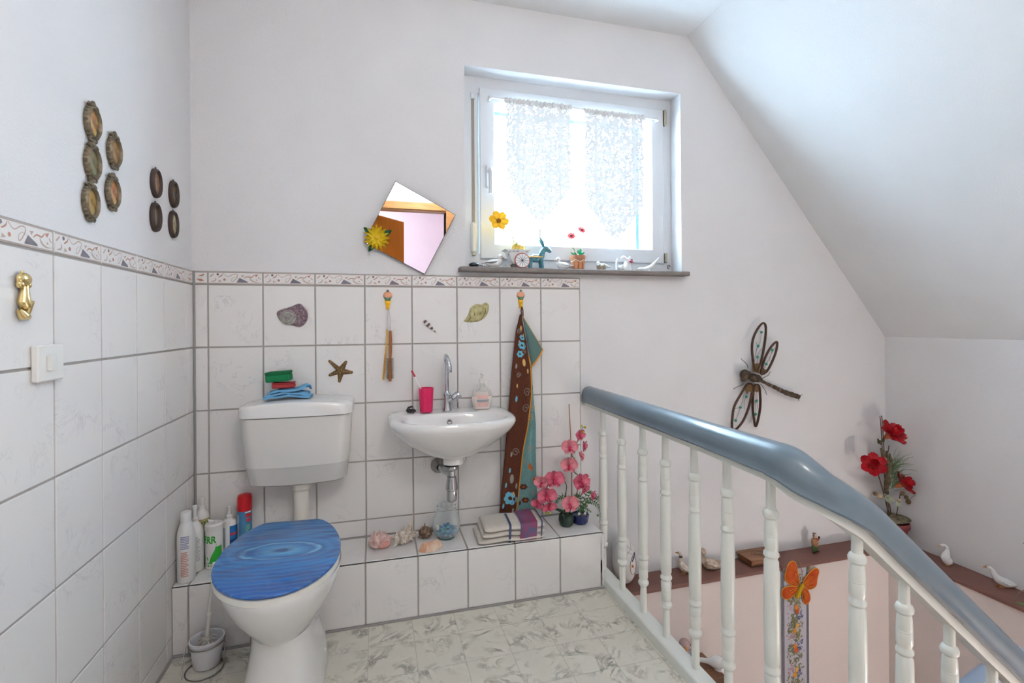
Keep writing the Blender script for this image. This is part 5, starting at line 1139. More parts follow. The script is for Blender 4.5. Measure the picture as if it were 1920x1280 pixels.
def band(x0, x1, ms, nm):
    m = M()
    seq = [(-.0925, .003), (-.0935, .02), (-.0935, .045), (-.0925, .062), (-.086, .0745), (-.05, .0775), (0, .0785), (.05, .0775), (.088, .072)]
    m.grid(lambda u, v: (x0 + (x1 - x0) * u + .012 * (v - .3), interp([(i / 8, s[0]) for i, s in enumerate(seq)], v), interp([(i / 8, s[1]) for i, s in enumerate(seq)], v) - .003 * math.sin(((x0 + (x1 - x0) * u) + .122) / .262 * 5)), 8, 32); m.build(nm, ms, ft, 70)
band(-.020, -.010, NBL, 'stripe'); band(.030, .104, FLB, 'flower_band'); band(.122, .128, NBL, 'stripe')

# ---------------------------------------------------------------- orchid
ORP = mat('pink_orchid', (216, 116, 138), 0.5, rgb2=(190, 66, 96), vscale=50); ORD = mat('magenta_lip', (190, 36, 74), 0.45); ORL = mat('pale_pink_orchid', (226, 150, 156), 0.5, rgb2=(206, 104, 124), vscale=60)
STEM = mat('dark_stem', (92, 78, 60), 0.6); BUD = mat('yellow_green_bud', (186, 186, 52), 0.5); LEAF = mat('fern_green', (86, 122, 72), 0.6, rgb2=(52, 84, 50), vscale=60)
ORM = [petal_mesh('petal', .036, .045, .005, ORP, rnd=True, nl=7, nw=4), petal_mesh('petal', .033, .042, .005, ORL, rnd=True, nl=7, nw=4)]
SPM = [petal_mesh('sepal', .029, .024, .004, ORP, rnd=True, nl=6), petal_mesh('sepal', .029, .024, .004, ORL, rnd=True, nl=6)]
def bloom(parent, loc, nd, k=0, s_=1.0, up=(0, 0, 1), name='bloom'):
    m = M(); m.ell((0, -.002, .008), (.006, .007, .006), 8, 6); m.tube([(0, -.004, .008), (0, -.014, .014), (0, -.018, .010)], [.005, .006, .002], 8, flat=.7)
    b = m.build(name, ORD, parent); b.matrix_local = frame(loc, nd, up) @ Matrix.Scale(s_, 4)
    for a in (72, -72): p = link('petal', ORM[k], b); p.matrix_local = Matrix.Rotation(R(a), 4, 'Z') @ Matrix.Translation((0, .002, .003))
    for a in (0, 142, -142): p = link('sepal', SPM[k], b); p.matrix_local = Matrix.Rotation(R(a), 4, 'Z') @ Matrix.Translation((0, .002, 0))
    return b
OY = -.130; O0 = Vector((1.545, OY, ZL))
orc = thing('orchid', 'pink artificial orchid in a dark green pot on the ledge end', 'orchid', O0)
m = M(); m.lathe([(0, .001), (.026, .001), (.030, .006), (.036, .030), (.034, .048), (.030, .052), (.028, .046), (0, .044)], 20); m.build('pot', mat('dark_green_glaze', (44, 62, 54), 0.35), orc)
OL = lambda u, v, dy=0: px(u, v, OY + dy) - O0
m = M(); m.tube([OL(1072, 950), OL(1072, 880), OL(1070, 820), OL(1067, 757)], [.0028, .0026, .0024, .002], 8); m.build('bamboo_stick', mat('bamboo', (168, 112, 78), 0.5), orc)
m = M(); m.tube(smooth_path([OL(1073, 955), OL(1084, 915), OL(1087, 895), OL(1075, 882), OL(1078, 862), OL(1072, 850), OL(1085, 822), OL(1091, 805)], 5), .0022, 7); m.build('tall_stem', STEM, orc)
m = M(); m.tube(smooth_path([OL(1062, 950), OL(1061, 925), OL(1062, 910), OL(1054, 897), OL(1040, 895), OL(1030, 905), OL(1018, 930), OL(1020, 955)], 5), .0022, 7); m.build('arching_stem', STEM, orc)
BL = [(1085, 816, -.012, (.5, -1, .1), 0, .85), (1068, 838, -.018, (-.35, -1, .25), 1, 1.1), (1093, 837, -.02, (.9, -.7, .1), 0, .8), (1088, 856, -.018, (.8, -.6, .5), 1, .75), (1066, 872, -.022, (-.2, -1, .2), 1, 1.15), (1086, 903, -.026, (.3, -1, .1), 0, 1.25), (1094, 915, -.020, (.7, -.8, -.3), 0, .9),
      (1067, 945, -.036, (.0, -1, .35), 1, 1.2), (1109, 930, -.02, (.8, -.7, .1), 0, .75), (1038, 898, -.03, (-.1, -1, .15), 0, 1.25), (1017, 905, -.03, (-.8, -.7, .2), 1, 1.0), (1024, 928, -.034, (-.1, -1, .0), 0, 1.2), (1010, 944, -.034, (-.9, -.6, -.2), 0, .85), (1028, 948, -.032, (.1, -1, -.4), 0, .95)]
for u, v, dy, nd, k, s_ in BL: bloom(orc, OL(u, v, dy), nd, k, s_)
for (u, v, r) in [(1090, 798, .005), (1097, 801, .006), (1094, 810, .0055), (1021, 951, .0055), (1024, 961, .006), (1031, 962, .0055)]: M().ell(OL(u, v, -.024), r, 10, 7).build('bud', BUD, orc)
m = M(); m.tube(smooth_path([OL(1091, 806, -.024), OL(1092, 800, -.024), OL(1096, 802, -.024)], 3), .0012, 5); m.tube(smooth_path([OL(1020, 950, -.024), OL(1026, 958, -.024), OL(1030, 962, -.024)], 3), .0012, 5); m.build('bud_stalks', STEM, orc)
GL = petal_mesh('leaf', .085, .034, -.02, mat('deep_green_leaf', (58, 84, 58), 0.5))
for a, tl in ((150, 25), (60, 30), (-40, 35)): p = link('leaf', GL, orc); p.matrix_local = Matrix.Translation((0, 0, .045)) @ Matrix.Rotation(R(a), 4, 'Z') @ Matrix.Rotation(R(tl), 4, 'X')
F0 = Vector((1.617, -.120, ZL)); fe = thing('fern_pot', 'small green fern in a dark blue ribbed pot beside the orchid', 'plant', F0)
m = M(); n = 40; m.loft([[((r + .0016 * math.sin(20 * PI * i / n)) * math.cos(2 * PI * i / n), (r + .0016 * math.sin(20 * PI * i / n)) * math.sin(2 * PI * i / n), z) for i in range(n)] for r, z in [(.030, .001), (.034, .006), (.040, .034), (.041, .042), (.037, .043), (.034, .038)]]); m.build('pot', mat('cobalt_glaze', (34, 42, 96), 0.25, coat=.3), fe)
random.seed(21)
FL = lambda u, v, dy=0: px(u, v, -.120 + dy) - F0
LFM = petal_mesh('leaflet', .017, .0055, -.002, LEAF, .6, 3, 1).copy()
def frond(pts, n, ll):
    P = smooth_path(pts, 6); m = M(); m.tube(P, .0012, 5)
    for k in range(1, n):
        q = k / n * (len(P) - 1); i = int(q); p = P[i].lerp(P[min(i + 1, len(P) - 1)], q - i); d = (P[min(i + 1, len(P) - 1)] - P[max(i - 1, 0)]).normalized()
        side = d.cross(Vector((0, -1, .6))).normalized(); l = ll * math.sin(PI * (.15 + .8 * k / n))
        for s_ in (-1, 1):
            e = p + (side * s_ + d * .45).normalized() * l; w_ = d * .0028
            m.add([p - w_, p + w_, e + w_ * .8, e - w_ * .2 + Vector((0, 0, -.003))], [(0, 1, 2, 3)])
    m.build('frond', LEAF, fe, 60)
for pts, n_, l_ in [([(0, 0, .04), FL(1100, 940, -.02), FL(1118, 942, -.03), FL(1128, 962, -.04), FL(1131, 985, -.045)], 18, .020), ([(0, 0, .04), FL(1108, 932, -.01), FL(1124, 934, -.02), FL(1131, 950, -.02)], 14, .018), ([(0, 0, .04), FL(1088, 930, .01), FL(1076, 928, .01)], 10, .02), ([(0, 0, .04), FL(1085, 948, -.03), FL(1098, 952, -.04), FL(1110, 960, -.045)], 12, .018), ([(0, 0, .04), FL(1060, 930, .02), FL(1046, 936, .02), FL(1040, 946, .02)], 12, .018), ([(0, 0, .04), FL(1100, 925, .01), FL(1112, 922, .0)], 9, .018)]: frond(pts, n_, l_)
for (u, v) in [(1097, 962), (1086, 963)]:
    m = M()
    for k in range(5): a = k * 2 * PI / 5; m.ell(FL(u, v, -.045) + Vector((.004 * math.cos(a), 0, .004 * math.sin(a))), (.003, .0015, .003), 6, 4)
    m.build('white_blossom', mat('white_blossom', (226, 230, 222), 0.6), fe)
M().ell(FL(1121, 966, -.045), .006, 8, 6).build('berry', mat('green_berry', (118, 136, 70), 0.5), fe)
# ---------------------------------------------------------------- window sill ornaments
ZS = 1.4397
PORC = mat('white_porcelain', (236, 236, 236), 0.2, coat=.4); GREYP = mat('grey_porcelain', (168, 164, 164), 0.35); BEAK = mat('orange_beak', (190, 130, 70), 0.5); DOT = mat('black_dot', (30, 28, 28), 0.3)
def bird(name, label, loc, rz, s_, body, head_up=.9, tail=True, tcol=None, cat='figurine'):
    "small seated bird looking along local +x"
    t = thing(name, label, cat, loc, (0, 0, rz))
    B = body
    m = M(); m.tube([(-.034 * s_, 0, .020 * s_), (-.026 * s_, 0, .018 * s_), (-.010 * s_, 0, .017 * s_), (.008 * s_, 0, .018 * s_), (.018 * s_, 0, .026 * s_), (.022 * s_, 0, .034 * s_)], [.003 * s_, .010 * s_, .016 * s_, .0165 * s_, .012 * s_, .008 * s_], 14, flat=1.0); m.build('body', B, t, 70)
    m = M(); m.ell((.020 * s_, 0, .040 * s_ * head_up + .002), .0105 * s_, 12, 9); m.build('head', B, t)
    m = M(); m.tube([(.029 * s_, 0, .040 * s_ * head_up), (.037 * s_, 0, .037 * s_ * head_up)], [.0035 * s_, .0006 * s_], 7); m.build('beak', BEAK, t)
    m = M()
    for q in (-1, 1): m.ell((.024 * s_, q * .009 * s_, .042 * s_ * head_up), .0016 * s_, 6, 5)
    m.build('eyes', DOT, t)
    for q in (-1, 1):
        m = M(); m.tube([(.008 * s_, q * .012 * s_, .024 * s_), (-.012 * s_, q * .014 * s_, .020 * s_), (-.034 * s_, q * .006 * s_, .022 * s_)], [.006 * s_, .009 * s_, .002 * s_], 8, flat=.5); m.build('wing', tcol or B, t)
    if tail: m = M(); m.tube([(-.028 * s_, 0, .019 * s_), (-.050 * s_, 0, .018 * s_)], [.006 * s_, .004 * s_], 8, flat=.35); m.build('tail', tcol or B, t)
    return t
sx_ = lambda u, y=.01: px(u, 500, y).x
bk = thing('black_cable_reel', 'small black oval gadget with striped cord at the sill end', 'gadget', (sx_(888), .0, ZS))
m = M(); m.ell((0, 0, .0125), (.025, .018, .012), 16, 10); m.build('body', mat('glossy_black', (26, 28, 34), 0.25, coat=.4), bk)
m = M(); P = [(.020, -.004, .014), (.034, -.010, .010), (.046, -.012, .006), (.060, -.014, .004)]; m.tube(smooth_path(P, 5), [.005] * 6 + [.004] * 6 + [.003] * 4, 8); m.build('cord', mat('striped_cord', (196, 198, 204), 0.6, rgb2=(60, 62, 70), vscale=150), bk)
bird('bird_figurine', 'grey white porcelain bird next to the donkey cart', (sx_(927), .005, ZS), R(-10), 1.25, PORC, 1.0, True, GREYP)
# donkey cart planter
DX = sx_(972, .0); dc = thing('donkey_cart_planter', 'ceramic turquoise donkey pulling a white cart planted with a yellow flower', 'planter', (DX, 0, ZS))
dc.scale = (1.13, 1.05, 1.08)
TURQ = mat('turquoise_glaze', (84, 146, 158), 0.25, coat=.3, rgb2=(56, 112, 126), vscale=80); CART = mat('white_cart_glaze', (236, 236, 238), 0.25, coat=.3)
m = M(); m.loft([[(-.030, -.024, .018), (.026, -.024, .018), (.026, .028, .018), (-.030, .028, .018)], [(-.052, -.030, .074), (.040, -.030, .074), (.040, .034, .074), (-.052, .034, .074)], [(-.066, -.033, .080), (.048, -.033, .080), (.048, .037, .080), (-.066, .037, .080)], [(-.046, -.026, .078), (.034, -.026, .078), (.034, .030, .078), (-.046, .030, .078)], [(-.036, -.018, .03), (.024, -.018, .03), (.024, .022, .03), (-.036, .022, .03)]]); m.build('cart', CART, dc, 25)
m = M()
for (x0, z0, x1, z1) in [(-.050, .066, -.040, .070), (-.034, .070, -.022, .072), (-.016, .072, -.006, .073), (.024, .070, .034, .072), (-.052, .060, -.048, .05)]: m.tube([(x0, -.0335, z0), (x1, -.0335, z1)], .0012, 5)
m.build('painted_marks', mat('dark_glaze', (84, 84, 92), 0.4), dc)
for yy in (-.040, .040):
    m = M(); m.tube([(.006 + .030 * math.cos(t * PI / 14), yy, .031 + .030 * math.sin(t * PI / 14)) for t in range(28)], .0034, 8, closed=True); wo = m.build('wheel', mat('rust_red_glaze', (178, 92, 82), 0.35), dc)
    m = M(); m.lathe([(0, -.003), (.029, -.003), (.029, .002), (0, .002)], 28, 0, frame((.006, yy, .031), (0, 1, 0))); m.build('disc', CART, wo)
    for k in range(6): a = k * PI / 6; m = M(); m.tube([(.006 - .027 * math.cos(a), yy - .003 * (1 if yy < 0 else -1), .031 - .027 * math.sin(a)), (.006 + .027 * math.cos(a), yy - .003 * (1 if yy < 0 else -1), .031 + .027 * math.sin(a))], .0009, 5); m.build('spoke', mat('dark_glaze'), wo)
    M().ell((.006, yy - .003 * (1 if yy < 0 else -1), .031), .004, 8, 6).build('hub', mat('dark_glaze'), wo)
m = M(); m.tube([(.050, 0, .050), (.062, 0, .046), (.080, 0, .044), (.098, 0, .050), (.106, 0, .062)], [.010, .016, .0155, .015, .012], 14); m.tube([(.100, 0, .056), (.108, 0, .078), (.118, 0, .092)], [.015, .012, .010], 12); m.tube([(.112, 0, .092), (.124, 0, .092), (.140, 0, .082), (.146, 0, .078)], [.011, .013, .009, .006], 12); m.build('donkey_body', TURQ, dc, 70)
for (x, y, lean) in ((.056, -.009, -.008), (.056, .009, -.004), (.098, -.009, .006), (.098, .009, .003)): m = M(); m.tube([(x, y, .044), (x + lean * .6, y, .022), (x + lean, y, .001)], [.010, .007, .0075], 10); m.build('leg', TURQ, dc)
for q in (-1, 1): m = M(); m.tube([(.112, q * .006, .100), (.104, q * .010, .118), (.094, q * .013, .136), (.092, q * .014, .140)], [.005, .0085, .005, .001], 8, flat=.6); m.build('ear', TURQ, dc)
m = M(); m.tube([(.128, -.011, .094), (.130, -.012, .086)], [.003, .002], 6); m.build('bridle', mat('tan_glaze', (196, 150, 110), 0.4), dc)
for q in (-1, 1): m = M(); m.tube([(.040, q * .018, .052), (.104, q * .016, .052)], .0028, 8); m.build('shaft', mat('yellow_glaze', (226, 182, 92), 0.35), dc)
m = M(); m.tube([(.062, 0, .061), (.09, 0, .060)], [.010, .010], 10, flat=.5); m.build('saddle', CART, dc)
m = M(); m.ell((.002, .004, .090), (.030, .024, .018), 14, 9); m.ell((-.012, 0, .098), (.014, .014, .010), 10, 7); m.build('yellow_moss', mat('yellow_straw', (226, 188, 92), 0.8, bump=.006, bscale=200, var=.2, vscale=120), dc)
m = M(); random.seed(4)
for k in range(14): a = random.uniform(0, 2 * PI); m.tube([(-.014, -.004, .100), (-.014 + .016 * math.cos(a), -.010 + .01 * math.sin(a), .112 + .008 * random.random())], [.003, .001], 5, k % 2)
m.build('tuft', [mat('pale_green_tuft', (150, 190, 150), 0.8), mat('lemon_tuft', (232, 222, 110), 0.8)], dc)
fc = px(939, 421, -.02) - Vector((DX, 0, ZS))
m = M(); m.tube(smooth_path([(-.018, -.004, .098), px(963, 450, -.012) - Vector((DX, 0, ZS)), px(950, 440, -.015) - Vector((DX, 0, ZS)), fc], 5), .0026, 6); m.build('flower_stalk', mat('straw_stalk', (188, 162, 90), 0.6), dc)
m = M(); m.ell((0, 0, .004), (.011, .011, .007), 12, 8); fo = m.build('cosmos_flower', mat('flower_eye', (150, 92, 40), 0.8, bump=.003, bscale=300), dc); fo.matrix_local = frame(fc, (0.05, -1, .15))
PY = petal_mesh('petal', .036, .032, .006, backlit(mat('golden_petal', (244, 178, 20), 0.5, rgb2=(248, 204, 50), vscale=60), .04), rnd=True, nl=6)
for k in range(6): p = link('petal', PY, fo); p.matrix_local = Matrix.Rotation(R(60 * k + 22), 4, 'Z') @ Matrix.Translation((0, .007, 0))
bird('bird_figurine', 'white porcelain dove between the donkey and the flower pot', (sx_(1054), .005, ZS), R(175), 1.12, PORC, 1.05, True)
# terracotta pot with red flowers
PX_ = sx_(1083, .02); po = thing('flower_pot', 'terracotta pot with small red flowers on the window sill', 'potted flower', (PX_, .02, ZS))
TER = mat('terracotta', (186, 128, 98), 0.75, var=.15, vscale=50); 
m = M(); m.lathe([(0, .001), (.029, .001), (.031, .004), (.036, .056), (.0385, .057), (.0395, .072), (.036, .073), (.034, .066), (0, .064)], 28); m.build('pot', TER, po)
for k, (a, w_) in enumerate(((-125, 26), (-90, 22), (-55, 24))):
    m = M(); cyl_patch(m, .0352, a - w_ / 2, a + w_ / 2, .006, .046, 0); m.build('carved_arch', mat('orange_terracotta', (206, 138, 96), 0.7), po)
m = M(); m.tube([(.038 * math.cos(R(a)), .038 * math.sin(R(a)), .052 - .012 * abs(math.sin(a * .05))) for a in range(-170, 0, 10)], .003, 6); m.build('twine', mat('pale_twine', (206, 190, 166), 0.9), po)
PO = lambda u, v, y=.005: px(u, v, y) - Vector((PX_, .02, ZS))
REDF = backlit(mat('coral_petal', (222, 92, 92), 0.5), .30); GRS = backlit(mat('light_green_stalk', (130, 168, 96), 0.6)); EMR = backlit(mat('emerald_leaf', (38, 168, 124), 0.5), .03)
PCM = petal_mesh('petal', .014, .010, .002, REDF)
for (u, v, nd, s_, bx) in [(1090, 432, (.1, -1, .7), 1.0, .004), (1071, 443, (-.3, -1, .6), .95, -.006)]:
    e = PO(u, v); m = M(); m.tube(smooth_path([(bx, 0, .064), (bx * 1.5 + e.x * .2, -.004, .09), e], 5), .0012, 5); m.build('stalk', GRS, po)
    m = M(); m.ell((0, 0, .003), (.005, .005, .004), 8, 6); b = m.build('blossom', mat('blossom_eye', (96, 70, 80), 0.6), po); b.matrix_local = frame(e, nd) @ Matrix.Scale(s_ * 1.5, 4)
    for k in range(10): p = link('petal', PCM, b); p.matrix_local = Matrix.Rotation(2 * PI * k / 10, 4, 'Z') @ Matrix.Translation((0, .004, 0))
random.seed(9); LPM = petal_mesh('leaf', .026, .015, .004, EMR); LPG = petal_mesh('leaf', .022, .010, .003, mat('grey_green_leaf', (128, 160, 128), 0.6))
for k in range(16):
    p = link('leaf', LPM if k % 2 else LPG, po); a = random.uniform(0, 2 * PI); p.matrix_local = Matrix.Translation((.018 * math.cos(a), .012 * math.sin(a) - .006, .068 + .030 * random.random())) @ Matrix.Rotation(a - PI / 2, 4, 'Z') @ Matrix.Rotation(R(random.uniform(10, 60)), 4, 'X')
m = M(); m.ell((.012, -.01, .084), (.013, .010, .008), 10, 7); m.build('leaf_clump', EMR, po)
# bird in a nest
nx_ = sx_(1130, .0); ne = thing('nest_figurine', 'white porcelain bird resting on a nest, right of the flower pot', 'figurine', (nx_, .0, ZS))
m = M(); random.seed(14)
for k in range(26): a = k * .7; m.tube([(.022 * math.cos(a + t * .5) - .008, .016 * math.sin(a + t * .5), .006 + .016 * ((k % 7) / 7) + .003 * math.sin(t + k)) for t in range(4)], .0028, 5)
m.build('nest', mat('straw_nest', (190, 178, 158), 0.9, rgb2=(140, 126, 108), vscale=90), ne)
m = M(); m.tube([(-.030, 0, .034), (-.020, 0, .030), (0, 0, .026), (.020, 0, .022), (.036, 0, .018), (.044, 0, .015)], [.004, .010, .014, .012, .006, .001], 12, flat=.7); m.build('bird_body', PORC, ne, 70)
m = M(); m.ell((-.026, -.004, .036), .009, 10, 8); m.build('bird_head', PORC, ne)
m = M()
for k in range(6): m.ell((-.030 + .008 * k, -.014, .026 + .004 * math.sin(k * 2)), .0055, 7, 5)
m.build('blossoms', mat('white_blossom'), ne)
# swan vase with rose
vx = sx_(1172, .02); va = thing('swan_figurine', 'white glazed swan shaped figurine with a dusky pink rose', 'figurine', (vx, .02, ZS))
m = M(); m.lathe([(0, .001), (.024, .001), (.027, .008), (.022, .03), (.016, .046), (.013, .058), (.015, .062), (0, .062)], 20, 0, Matrix.Translation((.012, 0, 0)), 1.0, .8); m.build('body', PORC, va, 70)
m = M(); m.tube(smooth_path([(.010, 0, .05), (.000, 0, .068), (-.010, 0, .074), (-.018, 0, .066)], 4), [.009] * 4 + [.0075] * 4 + [.006] * 5, 10); m.build('neck', PORC, va, 70)
m = M()
for k in range(9): m.ell((-.030 + .008 * (k % 5), -.010 + .01 * (k // 5), .018 + .007 * math.sin(k * 1.7)), (.010, .008, .009), 8, 6)
m.build('wing_curls', PORC, va, 70)
m = M(); m.tube([(-.046, 0, .004), (-.050, 0, .03), (-.046, 0, .056), (-.040, 0, .064)], [.008, .005, .004, .003], 8); m.build('tail_spout', PORC, va)
m = M(); m.ell((0, 0, .004), (.006, .006, .006), 8, 6); ro = m.build('rose', mat('dusky_rose', (196, 120, 130), 0.6), va); ro.matrix_local = frame((.020, -.016, .050), (.1, -1, .1))
RP = petal_mesh('petal', .011, .011, .008, mat('dusky_rose', (196, 120, 130), 0.6), .7)
for k in range(8): p = link('petal', RP, ro); p.matrix_local = Matrix.Rotation(k * 2.4, 4, 'Z') @ Matrix.Translation((0, .001 + .0008 * k, 0)) @ Matrix.Rotation(R(max(0, 45 - 5 * k)), 4, 'X')
m = M(); m.ell((.028, 0, .072), (.007, .006, .005), 8, 6); m.ell((.022, 0, .068), (.006, .006, .006), 8, 6); m.build('crest', PORC, va)
# gull
gx = sx_(1212, .03); gu = thing('gull_figurine', 'sleek white porcelain gull with raised tail at the right sill end', 'figurine', (gx, .02, ZS))
gu.scale = (1.12, 1.12, 1.12)
m = M(); m.tube([(-.052, 0, .010), (-.042, 0, .014), (-.026, 0, .012), (-.006, 0, .014), (.020, 0, .026), (.044, 0, .050), (.060, 0, .068)], [.002, .0075, .008, .013, .012, .006, .001], 12, flat=.8); m.build('body', PORC, gu, 70)
m = M(); m.tube([(-.050, 0, .010), (-.060, 0, .007)], [.003, .001], 6); m.build('beak', BEAK, gu)
m = M(); m.lathe([(0, 0), (.016, 0), (.014, .004), (.006, .012), (0, .012)], 14, 0, Matrix.Translation((.004, 0, .0005))); m.build('base', PORC, gu)

# ---------------------------------------------------------------- dragonfly
DRY = -.026; D0 = px(1412, 705, DRY)
dr = thing('dragonfly_ornament', 'large bronze dragonfly wall ornament with green glass beads', 'wall ornament', (D0.x, .0078, D0.z))
DBR = mat('dragonfly_bronze', (92, 76, 60), 0.5, .35, bump=.002, bscale=200, rgb2=(62, 46, 36), vscale=40); DWN = mat('dragonfly_wing_frame', (82, 56, 40), 0.5, .2, var=.3, vscale=30); BEAD = mat('green_glass_bead', (28, 140, 112), 0.15, coat=.6)
def dl_(cx, cy, dy=0.0):    # crop pixels of the 200x240 detail -> local
    p = px(1340 + cx * 200 / 1067, 580 + cy * 240 / 1280, DRY + dy); return Vector((p.x - D0.x, p.y - .0078, p.z - D0.z))
def wing(outer, veins, beads, fill):
    P = smooth_path([dl_(*p) for p in outer], 5, True)
    m = M(); m.tube(P, [.0082] * len(P), 8, closed=True, flat=.6); w_ = m.build('wing', DWN, dr, 60)
    m = M(); n = len(fill); q = [dl_(*p) for p in fill]; m.add([v + Vector((0, -.002, 0)) for v in q] + [v + Vector((0, .002, 0)) for v in q], [tuple(range(n)), tuple(range(2 * n - 1, n - 1, -1))] + [(i, (i + 1) % n, n + (i + 1) % n, n + i) for i in range(n)]); m.build('wing_root', mat('wing_root_bronze', (110, 84, 50), 0.5, .3), w_, None)
    for v in veins: m = M(); m.tube(smooth_path([dl_(*p) for p in v], 4), .0009, 5); m.build('vein', DBR, w_)
    for b in beads: m = M(); m.ell(dl_(b[0], b[1], -.002), (.0078, .006, .0078), 10, 8); m.build('bead', BEAD, w_)
wing([(405, 610), (380, 480), (375, 350), (400, 250), (450, 165), (490, 135), (512, 180), (505, 300), (480, 450), (450, 560)], [[(395, 530), (415, 420), (432, 370)], [(410, 320), (432, 370)], [(468, 230), (455, 330), (432, 370)], [(425, 540), (430, 475), (440, 430), (485, 380)]], [(468, 226), (435, 366), (428, 475)], [(378, 560), (395, 535), (410, 548), (425, 535), (448, 545), (445, 640), (380, 620)])
wing([(465, 640), (480, 560), (510, 470), (560, 380), (620, 322), (618, 400), (580, 510), (520, 620)], [[(490, 590), (516, 545), (560, 460), (578, 405)], [(548, 520), (560, 460), (600, 380)]], [(576, 405), (516, 545)], [(470, 600), (485, 580), (500, 600), (515, 600), (500, 650), (468, 660)])
wing([(330, 745), (260, 850), (200, 960), (180, 1060), (175, 1185), (215, 1195), (280, 1120), (330, 1010), (360, 900), (380, 770)], [[(295, 840), (258, 978), (210, 1110)], [(318, 870), (295, 920), (298, 1000)], [(205, 990), (258, 978)]], [(316, 872), (258, 978), (210, 1110)], [(335, 740), (385, 760), (365, 830), (345, 815), (325, 845), (305, 800)])
wing([(400, 760), (385, 840), (380, 980), (395, 1110), (408, 1168), (430, 1120), (455, 980), (455, 850), (440, 760)], [[(415, 840), (416, 914), (408, 1046), (412, 1110)], [(428, 850), (428, 1000)], [(438, 905), (416, 914)]], [(416, 914), (410, 1046)], [(395, 760), (440, 765), (438, 815), (420, 830), (405, 812), (395, 830)])
m = M(); m.ell(dl_(302, 655, -.006), (.029, .022, .030), 16, 12); m.ell(dl_(285, 700, -.008), (.016, .012, .012), 10, 8); m.ell(dl_(340, 640, -.008), (.012, .012, .013), 10, 8); m.build('head', DBR, dr)
m = M(); m.tube([dl_(345, 665, -.004), dl_(380, 680, -.010), dl_(430, 690, -.010), dl_(470, 712, -.004)], [.016, .029, .026, .011], 14, flat=.8); m.build('thorax', DBR, dr, 70)
tl = [dl_(465, 712), dl_(530, 745), dl_(590, 772), dl_(650, 802), dl_(710, 830), dl_(770, 850), dl_(820, 866), dl_(842, 872)]
m = M(); P = smooth_path(tl, 5); m.tube(P, [.0085 + .0048 * (i / len(P)) ** 1.2 * math.sin(PI * min(1, i / len(P) * .93)) * 2 + .0010 * math.sin(i * 1.3) for i in range(len(P))], 12); m.tube([dl_(838, 870), dl_(878, 850)], [.004, .001], 6); m.tube([dl_(835, 872), dl_(842, 914)], [.004, .001], 6); m.build('tail', DBR, dr, 70)
for i in (8, 15, 20, 25, 30): m = M(); m.tube([P[i - 1], P[i]], .0125 if i > 10 else .0098, 12); m.build('tail_ring', mat('pale_bronze', (140, 118, 96), 0.5, .4), dr)
for pts in ([(335, 590), (325, 555), (300, 525), (280, 510), (265, 488)], [(290, 740), (250, 765), (215, 778), (188, 795)], [(475, 690), (540, 655), (548, 632), (562, 622)], [(460, 745), (490, 785), (510, 815), (513, 838), (522, 852)]): m = M(); m.tube(smooth_path([dl_(*p) for p in pts], 3), .0016, 6); m.build('leg', DBR, dr)
m = M(); m.tube([(0, 0, 0), (0, -.03, 0)], .006, 8); m.build('mount', DBR, dr)

# ---------------------------------------------------------------- ledge things in the stairwell
ZG = -.0995
def goose(label, loc, rz, s_, pose='up', dirty=False, cat='figurine'):
    t = thing('goose_figurine', label, cat, loc, (0, 0, rz)); B = mat('aged_porcelain', (214, 204, 194), 0.4, rgb2=(180, 164, 148), vscale=60) if dirty else PORC
    if pose == 'up': P = [(-.040, 0, .020), (-.028, 0, .020), (-.008, 0, .022), (.010, 0, .032), (.016, 0, .052), (.014, 0, .070), (.018, 0, .084), (.026, 0, .088)]; r = [.002, .012, .019, .017, .010, .0065, .0075, .006]
    elif pose == 'back': P = [(-.020, 0, .010), (-.004, 0, .018), (.006, 0, .034), (.002, 0, .056), (.0, 0, .074), (.008, 0, .088), (.020, 0, .090), (.028, 0, .087)]; r = [.006, .020, .019, .013, .008, .0065, .0065, .004]
    else: P = [(-.050, 0, .012), (-.032, 0, .016), (-.012, 0, .020), (.010, 0, .030), (.024, 0, .050), (.030, 0, .066), (.040, 0, .074), (.050, 0, .074)]; r = [.003, .014, .019, .016, .010, .007, .006, .004]
    P = [Vector(p) * s_ for p in P]; r = [q * s_ for q in r]
    m = M(); Q = smooth_path(P, 3); rr = [interp([(i / (len(r) - 1), q) for i, q in enumerate(r)], k / (len(Q) - 1)) for k in range(len(Q))]; m.tube(Q, rr, 12); m.build('body', B, t, 70)
    h = P[-1]; m = M(); m.tube([h, h + Vector((.012, 0, -.001)) * s_], [.0042 * s_, .0012 * s_], 7); m.build('beak', BEAK, t)
    m = M(); m.ell(h + Vector((-.003, -.005, .004)) * s_, .0014 * s_, 6, 4); m.ell(h + Vector((-.003, .005, .004)) * s_, .0014 * s_, 6, 4); m.build('eyes', DOT, t)
    for q in (-1, 1):
        m = M(); m.ell((.004 * s_, q * .009 * s_, .003 * s_), (.010 * s_, .006 * s_, .003 * s_), 8, 5); m.build('foot', BEAK, t)
        m = M(); m.tube([P[3] + Vector((0, q * .012 * s_, 0)), P[2] + Vector((0, q * .015 * s_, 0)), P[0] + Vector((.006 * s_, q * .006 * s_, .004 * s_))], [.006 * s_, .010 * s_, .002 * s_], 8, flat=.5); m.build('wing', B, t)
    return t
g_ = goose('dirty white goose figurine with dark neck band, behind the third baluster', (2.215, -.055, ZG), R(150), 1.15, 'up', True)
M().tube([(.0165, 0, .078), (.0165, 0, .089)], .0088, 10).build('neck_band', mat('dark_band', (70, 58, 52), 0.6), g_)
bird('hen_figurine', 'weathered cream hen figurine on the ledge left of the wooden box', (2.365, -.060, ZG), R(150), 1.75, mat('weathered_hen', (206, 192, 178), 0.5, rgb2=(150, 124, 98), vscale=60), 1.25, True)
